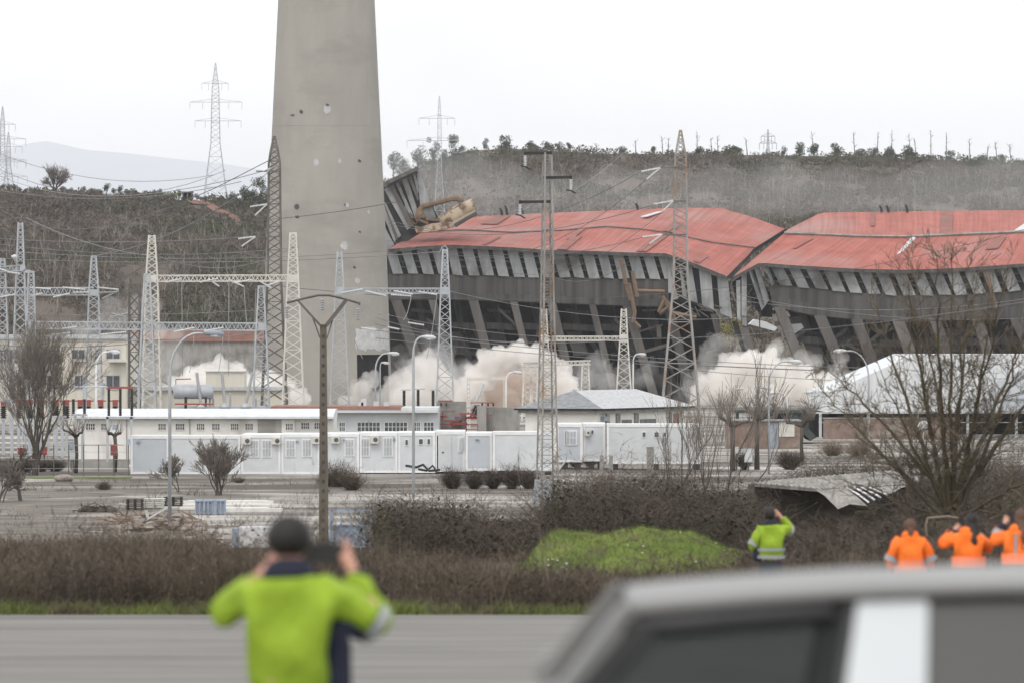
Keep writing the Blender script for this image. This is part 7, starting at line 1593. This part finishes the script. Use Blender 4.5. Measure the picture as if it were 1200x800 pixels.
def person(px, Y, head_py, label, H, J, jacket, hair, coll='navy', cuff=None, bands=(), hairstyle='short', s=1.0, hem=.88, tape=(), sub=2, hands=True, lower=None):
    """J: joints relative to the feet, metres for a 1.75 m figure facing away from the viewer (+Y)"""
    f = H / 1.75; base = Vector((X(px, Y), Y, gz(Y))); t = thing('person', base, label, 'person')
    def w(p): return base + Vector(p) * f
    def wr(q): return [(tuple(w(p)), (r * f if not isinstance(r, tuple) else tuple(x * f for x in r))) for p, r in q]
    hd = Vector(J.get('head', (0, .05, 1.62)))
    pel, sp, chs, nk = (0, 0, .95), (0, .0, 1.12), (0, .01, 1.33), (0, .03, 1.49)
    torso = [(pel, (.165, .12)), (sp, (.15, .11)), (chs, (.175, .12)), ((0, .02, 1.43), (.13, .09)), (nk, (.06, .06)), (tuple(hd - Vector((0, .01, .06))), (.058, .065))]
    chains = [wr(torso)]
    for sd_ in (-1, 1):
        hip = (sd_ * .095, 0, .88); kn = (sd_ * .11, .03, .49); an = (sd_ * .12, -.01, .09)
        chains.append(wr([(pel, (.165, .12)), (hip, .095), (kn, .062), ((sd_ * .115, 0, .3), .058), (an, .042), ((sd_ * .13, .14, .035), .038)]))
    arms = {}
    for n_, sd_ in (('L', -1), ('R', 1)):
        sh = (sd_ * .17, .015, 1.415); el, wrj = J[n_]; arms[n_] = (sh, el, wrj)
        a = Vector(sh); b_ = Vector(el); c = Vector(wrj); hnd = J.get(n_ + 'h', tuple(c + (c - b_).normalized() * .09))
        chains.append(wr([(chs, (.175, .12)), (sh, .068), (tuple(a.lerp(b_, .5)), .05), (el, .042), (tuple(b_.lerp(c, .4)), .042), (wrj, .028), (hnd, (.042, .026))]))
    body = skin_mesh(chains, sub)
    # head with face (facing +Y), ears
    hc = w(hd); R_ = .098 * f; mb = MB(); mb.ball(hc, R_ * .8, R_ * .98, R_ * 1.24, 16, 12); hv = []
    for v in mb.v:
        d = Vector(v) - hc
        if d.z < 0: d.x *= 1 + .25 * d.z / R_; d.y = d.y * (1 + .12 * d.z / R_) + .01
        hv.append(tuple(hc + d))
    mb.v = hv; merge(body, mb)
    fc = MB(); fc.ball(hc + Vector((0, R_ * 1.0, -R_ * .2)), R_ * .14, R_ * .2, R_ * .25, 8, 6)
    for sd_ in (-1, 1): fc.ball(hc + Vector((sd_ * R_ * .8, -R_ * .02, -R_ * .12)), R_ * .1, R_ * .2, R_ * .28, 8, 6)
    merge(body, fc)
    # fingers and thumbs
    fingers = MB()
    if hands:
        for n_, sd_ in (('L', -1), ('R', 1)):
            sh, el, wrj = arms[n_]; c = Vector(wrj); d = (c - Vector(el)).normalized(); hnd = Vector(J.get(n_ + 'h', tuple(c + d * .09))); d = (hnd - c).normalized()
            sidev = d.cross(Vector((0, 1, 0)));  sidev = sidev.normalized() if sidev.length > .2 else Vector((1, 0, 0)); curl = d.cross(sidev) * -1
            if curl.y < 0: curl = -curl
            for q in range(4):
                b_ = hnd + sidev * (q - 1.5) * .019; L_ = (.075, .085, .08, .062)[q]
                merge(fingers, skin_mesh([wr([(tuple(b_ - d * .02), .0095), (tuple(b_ + d * L_ * .45 + curl * .012), .009), (tuple(b_ + d * L_ * .75 + curl * .04), .008), (tuple(b_ + d * L_ * .7 + curl * .068), .0065)])], 1))
            inw = -sidev * sd_ * (1 if sidev.x > 0 else -1); b_ = c.lerp(hnd, .45)
            merge(fingers, skin_mesh([wr([(tuple(b_ + inw * .015), .012), (tuple(b_ + inw * .045 + d * .03 + curl * .01), .0105), (tuple(b_ + inw * .05 + d * .06 + curl * .03), .008)])], 1))
        merge(body, fingers)
    o = obj('body', body, ['skin', 'trouser'], t, True)
    zt_ = base.z + .93 * f
    o.data.polygons.foreach_set('material_index', [1 if (base.z + p.center.z < zt_ and abs(p.center.x) < .24 * f) else 0 for p in o.data.polygons])
    # eyes and mouth
    mb = MB()
    for sd_ in (-1, 1): mb.ball(hc + Vector((sd_ * R_ * .32, R_ * .88, R_ * .02)), R_ * .12, R_ * .08, R_ * .07, 8, 5)
    mb.ball(hc + Vector((0, R_ * .9, -R_ * .6)), R_ * .28, R_ * .06, R_ * .05, 8, 5); obj('face_features', mb, 'hair_brown', t)
    # trousers
    ch2 = [wr([((0, 0, .86), (.185, .14)), ((0, 0, .98), (.18, .135))])]
    for sd_ in (-1, 1): ch2.append(wr([((0, 0, .86), (.185, .14)), ((sd_ * .1, 0, .78), .115), ((sd_ * .115, .025, .49), .088), ((sd_ * .12, -.005, .12), .078)]))
    obj('trousers', skin_mesh(ch2, sub), lower or 'trouser', t, True)
    mb = MB()
    for sd_ in (-1, 1): mb.ball(w((sd_ * .125, .06, .05)), .055 * f, .15 * f, .055 * f, 10, 7)
    obj('shoes', mb, 'black', t, True)
    # jacket
    ch3 = [wr([((0, 0, hem), (.215, .165)), (sp, (.205, .158)), (chs, (.225, .165)), ((0, .015, 1.42), (.185, .13)), ((0, .03, 1.475), (.10, .09))])]
    for n_ in 'LR':
        sh, el, wrj = arms[n_]; a, b_, c = Vector(sh), Vector(el), Vector(wrj)
        ch3.append(wr([(chs, (.225, .165)), (sh, .112), (tuple(a.lerp(b_, .5)), .092), (el, .082), (tuple(b_.lerp(c, .45)), .074), (tuple(b_.lerp(c, .92)), .06)]))
    j = skin_mesh(ch3, sub)
    # soft cloth folds
    def fold(v):
        q = Vector(v) - base; return tuple(Vector(v) + Vector((noise.noise(q * 9), noise.noise(q * 9 + Vector((5, 5, 5))), noise.noise(q * 7 + Vector((9, 1, 3))))) * .026 * f + Vector((0, noise.noise(q * 5.5 + Vector((2, 7, 1))) * .075, noise.noise(q * 14) * .012)) * f)
    j.v = [fold(v) for v in j.v]; obj('jacket', j, [jacket], t, True)
    mb = skin_mesh([wr([((0, .025, 1.44), (.165, .135)), ((0, .035, 1.51), (.125, .115)), ((0, .04, 1.57), (.10, .10))])], sub); obj('collar', mb, coll, t, True)
    if cuff:
        for n_ in 'LR':
            sh, el, wrj = arms[n_]; b_, c = Vector(el), Vector(wrj); mb = skin_mesh([wr([(tuple(b_.lerp(c, .5)), .078), (tuple(b_.lerp(c, .85)), .068), (tuple(b_.lerp(c, .97)), .055)])], sub); obj('cuff', mb, cuff, t, True)
    for z_, rx, ry, wd, m_ in bands:
        mb = MB(); ring_band(mb, w((0, 0, z_)), None, rx * f, ry * f, wd * f); obj('reflective_band', mb, m_, t, True)
    for n_, u0, u1, seg, r, m_ in tape:
        sh, el, wrj = arms[n_]; a, b_ = (Vector(sh), Vector(el)) if seg == 0 else (Vector(el), Vector(wrj)); mb = MB(); mb.tube([w(a.lerp(b_, u0)), w(a.lerp(b_, u1))], [r * f, r * f], 14, False); obj('sleeve_band', mb, m_, t, True)
    # hair or cap
    mb = MB(); mb.ball(hc + Vector((0, -R_ * .12, R_ * .22)), R_ * .95, R_ * 1.02, R_ * 1.12, 16, 10)
    if hairstyle == 'cap': mb = MB(); mb.ball(hc + Vector((0, -R_ * .06, R_ * .35)), R_ * 1.12, R_ * 1.2, R_ * 1.05, 16, 10); mb.tube([hc + Vector((0, R_ * .6, R_ * .5)), hc + Vector((0, R_ * 1.5, R_ * .3))], [R_ * .7, R_ * .5], 10)
    if hairstyle == 'long':
        merge(mb, skin_mesh([wr([(tuple(hd + Vector((0, -.03, .06))), (.098, .075)), (tuple(hd + Vector((0, -.055, -.05))), (.098, .06)), (tuple(hd + Vector((.02, -.12, -.16))), (.085, .045)), (tuple(hd + Vector((.035, -.15, -.27))), (.055, .035)), (tuple(hd + Vector((.045, -.15, -.34))), (.02, .02))])], 2))
    if hairstyle == 'tied':
        merge(mb, skin_mesh([wr([(tuple(hd + Vector((0, -.07, .02))), (.07, .05)), (tuple(hd + Vector((0, -.10, -.06))), (.05, .04)), (tuple(hd + Vector((0, -.11, -.14))), (.035, .03)), (tuple(hd + Vector((0, -.11, -.19))), (.015, .015))])], 2))
    obj('cap' if hairstyle == 'cap' else 'hair', mb, hair, t, True)
    return t, w, arms
# the man in front
Ya = 26.7
tA, wA, aA = person(338, Ya, 607, 'man seen from behind in lime jacket and black cap holding up a black camera', 1.77,
    dict(head=(.0, .08, 1.63), L=((-.335, .10, 1.29), (-.15, .28, 1.47)), R=((.435, .10, 1.235), (.285, .36, 1.50)), Lh=(-.08, .34, 1.535), Rh=(.245, .40, 1.585)),
    'lime', 'hair_black', 'navy', None, hairstyle='cap', tape=[('R', .78, .93, 0, .094, 'reflective')])
obj('side_panel', merge(MB(), skin_mesh([[(tuple(wA((.205, .03, .9))), (.06, .10)), (tuple(wA((.20, .03, 1.1))), (.06, .10)), (tuple(wA((.215, .035, 1.27))), (.055, .09)), (tuple(wA((.31, .075, 1.245))), (.06, .06)), (tuple(wA((.40, .10, 1.19))), (.05, .05))]], 2)), 'navy', tA, True)
obj('cuff', skin_mesh([[(tuple(wA(Vector(aA['R'][1]).lerp(Vector(aA['R'][2]), .72))), .07), (tuple(wA(Vector(aA['R'][1]).lerp(Vector(aA['R'][2]), .95))), .052)]], 2), 'navy', tA, True)
q = wA((.165, .42, 1.575)); cm = thing('camera', q, 'black camera held up beside the head of the man in front', 'camera')
mb = MB(); mb.box(q.x - .105, q.x + .08, q.y - .04, q.y + .04, q.z - .048, q.z + .045); mb.box(q.x - .03, q.x + .03, q.y - .02, q.y + .03, q.z + .038, q.z + .052); obj('body', mb, 'black', cm)
mb = MB(); mb.cyl(q + Vector((-.005, .035, 0)), q + Vector((-.005, .14, 0)), .042, 16); obj('lens', mb, 'black', cm, True)
# the man by the verge
tB, wB, aB = person(903.5, 89, 594, 'man in lime jacket with two grey bands shading his eyes by the verge', 1.72,
    dict(head=(-.02, .05, 1.64), L=((-.30, -.02, 1.13), (-.235, .20, 1.04)), R=((.335, .09, 1.375), (.165, .14, 1.60)), Rh=(.10, .16, 1.665)), 'lime', 'hair_black', 'navy', None,
    [(1.085, .225, .176, .045, 'reflective'), (.97, .228, .182, .05, 'reflective')], 'short', tape=[('L', .7, .95, 0, .094, 'reflective'), ('R', .75, .98, 0, .092, 'reflective')], hem=.87)
obj('side_panel', skin_mesh([[(tuple(wB((-.185, .0, .88))), (.07, .12)), (tuple(wB((-.19, .0, 1.1))), (.05, .1)), (tuple(wB((-.2, .02, 1.24))), (.04, .08))]], 2), 'navy', tB, True)
# three in orange
Yo = 74.
t1, w1, a1_ = person(1067, Yo, 607, 'person in orange jacket with arms down and tied brown hair', 1.62, dict(head=(0, .05, 1.60), L=((-.29, .0, 1.13), (-.24, .22, 1.0)), R=((.29, .0, 1.13), (.24, .22, 1.0))), 'orange', 'hair_brown', 'orange', 'navy',
    [(.95, .232, .186, .06, 'reflective'), (1.03, .23, .18, .09, 'pink_orange')], 'tied', tape=[('L', .76, 1., 0, .094, 'reflective'), ('R', .76, 1., 0, .094, 'reflective')])
t2, w2, a2_ = person(1135, Yo, 600, 'person in orange jacket with long dark hair holding a phone up', 1.68, dict(head=(.05, .06, 1.62), L=((-.37, .12, 1.31), (-.17, .36, 1.5)), R=((.29, .12, 1.24), (.12, .36, 1.42)), Lh=(-.11, .40, 1.555)), 'orange', 'hair_black', 'orange', 'navy',
    [(.98, .232, .186, .06, 'reflective'), (1.09, .232, .18, .14, 'pink_orange')], 'long')
q = w2((-.06, .44, 1.59)); mb = MB(); mb.box(q.x - .04, q.x + .035, q.y - .006, q.y + .006, q.z - .05, q.z + .09); tag(obj('phone', mb, 'black', loc=q), 'dark phone held up by the long haired person in orange', 'phone')
t3, w3, a3_ = person(1194, Yo - .5, 598, 'person in orange jacket cut by the right photo edge with brown hair', 1.72, dict(head=(.04, .05, 1.63), L=((-.33, .12, 1.32), (-.16, .36, 1.55)), R=((.33, .12, 1.3), (.15, .36, 1.52)), Lh=(-.13, .40, 1.62)), 'orange', 'hair_brown', 'orange', 'navy',
    [(1.0, .232, .186, .06, 'reflective'), (1.11, .232, .18, .14, 'pink_orange')], 'long', tape=[('L', .25, .5, 1, .083, 'reflective')])
mb = MB(); mb.grid([[w3((x_, -.172 + .02 * (1 - abs(z_ - 1.25) * 3), z_)) for z_ in np.linspace(1.1, 1.44, 6)] for x_ in (-.075, -.035)]); obj('reflective_band', mb, 'reflective', t3)
mb = MB(); mb.prism([w3((.02, -.178, 1.34)), w3((.035, -.178, 1.34)), w3((.035, -.178, 1.25)), w3((.06, -.178, 1.25)), w3((.06, -.178, 1.235)), w3((.02, -.178, 1.235))], (0, .004, 0)); obj('back_print', mb, 'black', t3)
q = w3((-.07, .44, 1.64)); mb = MB(); mb.box(q.x - .035, q.x + .035, q.y - .006, q.y + .006, q.z - .07, q.z + .07); tag(obj('phone', mb, 'black', loc=q), 'dark phone held by the person at the right photo edge', 'phone')
# the far onlookers on the left hill, one small figure and its copies
q0 = on_hill(176, 233.5); f0 = 5.2 / FPX * q0.y / 1.75 * 1.35
def tiny(loc, h):
    t = thing('person', loc, 'tiny onlooker in lime jacket standing on the left hill crest beside the hut', 'person', 'onlookers on the left hill crest'); l = Vector(loc); s = h / 1.75
    ch_ = [[(tuple(l + Vector((0, 0, .9)) * s), .15 * s), (tuple(l + Vector((0, 0, 1.4)) * s), .17 * s), (tuple(l + Vector((0, 0, 1.52)) * s), .06 * s), (tuple(l + Vector((0, 0, 1.66)) * s), .1 * s)]]
    for sd_ in (-1, 1): ch_.append([(tuple(l + Vector((0, 0, .9)) * s), .15 * s), (tuple(l + Vector((sd_ * .1, 0, .48)) * s), .07 * s), (tuple(l + Vector((sd_ * .1, 0, 0)) * s), .05 * s)]); ch_.append([(tuple(l + Vector((0, 0, 1.4)) * s), .17 * s), (tuple(l + Vector((sd_ * .27, 0, 1.15)) * s), .055 * s), (tuple(l + Vector((sd_ * .22, -.1, .9)) * s), .04 * s)])
    obj('body', skin_mesh(ch_, 1), 'trouser', t, True)
    ch_ = [[(tuple(l + Vector((0, 0, .82)) * s), .22 * s), (tuple(l + Vector((0, 0, 1.38)) * s), .23 * s)]]
    for sd_ in (-1, 1): ch_.append([(tuple(l + Vector((0, 0, 1.38)) * s), .23 * s), (tuple(l + Vector((sd_ * .28, 0, 1.15)) * s), .1 * s)])
    obj('jacket', skin_mesh(ch_, 1), 'lime', t, True); return t
R = random.Random(9); proto = None
for i, px in enumerate([167.5, 170.5, 176, 178.5, 181, 184, 186, 188.5, 191, 193.5, 196, 197.5, 200, 202, 204.5, 207, 209.5]):
    loc = on_hill(px, 233.4 + R.uniform(-.6, .8))
    if proto is None: proto = tiny(loc, 1.8)
    else: dup(proto, loc, None, R.uniform(-.6, .6), R.uniform(.9, 1.08))

# ------------------------------------------------------------------ the car in front
Yc = 17.0; gC = 7.2; k = FPX / Yc
def CP(px, py, d=0.0): return Vector((X(px, Yc), Yc + d, Z(py, Yc)))
car = thing('parked_car', (X(1200, Yc), Yc, gC), 'silver grey car, door pillar whitened as reflected sky, blurred in the near foreground', 'car')
zr = lambda px: Z(interp([(640, 730), (735, 706), (800, 699), (905, 691), (1010, 684), (1200, 679), (1500, 677), (1900, 685), (2200, 703)], px), Yc)   # roof edge nearest to us
belt = Z(845, Yc); sill = gC + .32; WD = 1.62; inset = .16
xs = list(np.linspace(735, 2150, 30))
mb = MB(); rows = []
for u in np.linspace(0, 1, 13):
    dz = .03 * math.sin(PI * u) ** .7; rows.append([Vector((X(px, Yc), Yc + inset + (WD - 2 * inset) * u, zr(px) + dz - .02)) for px in xs])
mb.grid(rows); mb.grid([[p - Vector((0, 0, .04)) for p in r] for r in rows][::-1]); obj('roof', mb, 'silver', car, True)
# drip rail and window surround
for side in (0, 1):
    yy = lambda b: (b if side == 0 else WD - b)
    mb = MB(); mb.tube([Vector((X(px, Yc), Yc + yy(inset - .01), zr(px) - .03)) for px in xs], .02, 8); obj('roof_rail', mb, 'silver', car, True)
    mb = MB(); mb.tube([Vector((X(px, Yc), Yc + yy(inset - .02), zr(px) - .085)) for px in xs if px < 1005], .032, 8); obj('window_trim', mb, 'car_black', car, True)
    # A pillar
    mb = MB(); mb.bar(Vector((X(738, Yc), Yc + yy(inset), zr(738) - .02)), Vector((X(640, Yc), Yc + yy(.02), belt + .02)), .05, .05); obj('windscreen_pillar', mb, 'silver', car)
    mb = MB(); mb.bar(Vector((X(757, Yc), Yc + yy(inset - .03), zr(757) - .09)), Vector((X(664, Yc), Yc + yy(0), belt + .02)), .05, .05); obj('window_trim', mb, 'car_black', car)
    # B, C pillars
    def pil(a, b_, a2, b2, m, name):
        q = MB(); y0, y1 = yy(inset - .005), yy(-.005); q.prism([Vector((X(a, Yc), Yc + y0, zr(a) - .06)), Vector((X(b_, Yc), Yc + y0, zr(b_) - .06)), Vector((X(b2, Yc), Yc + y1, belt)), Vector((X(a2, Yc), Yc + y1, belt))], (0, .05 * (1 if side == 0 else -1), 0)); obj(name, q, m, car)
    pil(1009, 1092, 985, 1085, 'car_sky_lit', 'door_pillar'); pil(1480, 1540, 1490, 1560, 'silver', 'rear_pillar'); pil(1990, 2120, 2080, 2260, 'silver', 'tail_pillar')
    pil(996, 1009, 972, 985, 'car_black', 'window_trim')
    def glass(a, b_, a2, b2, name):
        q = MB(); y0, y1 = yy(inset + .015), yy(.02); q.prism([Vector((X(a, Yc), Yc + y0, zr(a) - .06)), Vector((X(b_, Yc), Yc + y0, zr(b_) - .06)), Vector((X(b2, Yc), Yc + y1, belt)), Vector((X(a2, Yc), Yc + y1, belt))], (0, .008, 0)); return obj(name, q, 'car_glass' if name == 'front_window' else 'car_glass_rear', car)
    glass(760, 1000, 672, 990, 'front_window'); glass(1092, 1485, 1085, 1495, 'rear_window'); glass(1535, 1995, 1555, 2085, 'quarter_window')
    # lower body side
    prof = [(300, 990), (180, 905), (430, 872), (590, 846), (2270, 846), (2330, 900), (2320, 1120), (2080, 1130), (2000, 1060), (1880, 1040), (1760, 1060), (1690, 1130), (700, 1130), (640, 1060), (520, 1040), (400, 1060), (330, 1130), (190, 1120), (170, 980)]
    mb = MB(); mb.prism([Vector((X(px, Yc), Yc + yy(0), Z(py, Yc))) for px, py in prof[1:]], (0, .06 * (1 if side == 0 else -1), 0)); obj('side_panel', mb, 'silver', car)
    mb = MB(); mb.box(X(900, Yc), X(975, Yc), Yc + yy(0) - (.05 if side == 0 else -.01), Yc + yy(0) + (.0 if side == 0 else .05), Z(905, Yc), Z(892, Yc)); obj('door_handle', mb, 'car_black', car)
    for px in (520, 1880):
        q = MB(); cz = gC + .36; y0 = Yc + yy(.1); n = 20
        q.tube([(X(px, Yc), y0 - .1, cz), (X(px, Yc), y0 - .08, cz), (X(px, Yc), y0 + .1, cz), (X(px, Yc), y0 + .12, cz)], [.3, .36, .36, .3], 24); wh = obj('wheel', q, 'black', car, True)
        q = MB(); q.tube([(X(px, Yc), y0 - .125, cz), (X(px, Yc), y0 + .145, cz)], [.22, .22], 20); obj('rim', q, 'steel', wh)
    q = MB(); q.ball((X(652, Yc), Yc + yy(-.1), belt + .065), .05, .08, .06, 10, 8); obj('door_mirror', q, 'silver', car, True)
# bonnet, boot, windscreen, rear glass, floor
mb = MB(); mb.grid([[Vector((X(px, Yc), Yc + .03 + (WD - .06) * u, Z(py, Yc) + .04 * math.sin(PI * u))) for u in np.linspace(0, 1, 9)] for px, py in ((175, 980), (182, 905), (430, 872), (642, 846))]); obj('bonnet', mb, 'silver', car, True)
mb = MB(); mb.grid([[Vector((X(px, Yc), Yc + .03 + (WD - .06) * u, Z(py, Yc))) for u in (0, .5, 1)] for px, py in ((2265, 846), (2325, 900), (2318, 1118))]); obj('tailgate', mb, 'silver', car)
mb = MB(); mb.grid([[Vector((X(px, Yc), Yc + .03 + (WD - .06) * u, Z(py, Yc))) for u in (0, .5, 1)] for px, py in ((188, 1118), (172, 980))]); obj('bumper', mb, 'car_black', car)
mb = MB(); mb.grid([[Vector((X(738, Yc), Yc + inset + (WD - 2 * inset) * u, zr(738) - .03 + .06 * math.sin(PI * u))) for u in np.linspace(0, 1, 7)], [Vector((X(642, Yc), Yc + .06 + (WD - .12) * u, belt)) for u in np.linspace(0, 1, 7)]]); obj('windscreen', mb, 'car_glass', car, True)
mb = MB(); mb.grid([[Vector((X(2125, Yc), Yc + inset + (WD - 2 * inset) * u, zr(2125) - .03)) for u in (0, .5, 1)], [Vector((X(2262, Yc), Yc + .06 + (WD - .12) * u, belt)) for u in (0, .5, 1)]]); obj('rear_screen', mb, 'car_glass', car)
mb = MB(); mb.box(X(330, Yc), X(2300, Yc), Yc + .08, Yc + WD - .08, gC + .28, gC + .36); mb.box(X(480, Yc), X(640, Yc), Yc + .08, Yc + WD - .08, gC + .36, belt - .02); obj('floor', mb, 'car_black', car)
for d in (.18, .92):
    for px in (960, 1420):
        q = MB(); xx = X(px, Yc); q.prism([Vector((xx, Yc + d, gC + .5)), Vector((xx + .14, Yc + d, gC + .5)), Vector((xx + .36, Yc + d, belt + .15)), Vector((xx + .26, Yc + d, belt + .18))], (0, .48, 0)); q.box(xx - .45, xx + .05, Yc + d, Yc + d + .48, gC + .42, gC + .58); st = obj('seat', q, 'seat', car)
        q = MB(); q.ball((xx + .36, Yc + d + .24, belt + .27), .06, .13, .1, 10, 8); obj('headrest', q, 'seat', st, True)
q = MB(); q.box(X(905, Yc), X(935, Yc), Yc + .8, Yc + .82, Z(730, Yc), Z(712, Yc)); q.bar((X(920, Yc), Yc + .81, Z(712, Yc)), (X(920, Yc), Yc + .81, Z(690, Yc)), .015); obj('inner_mirror', q, 'car_black', car)
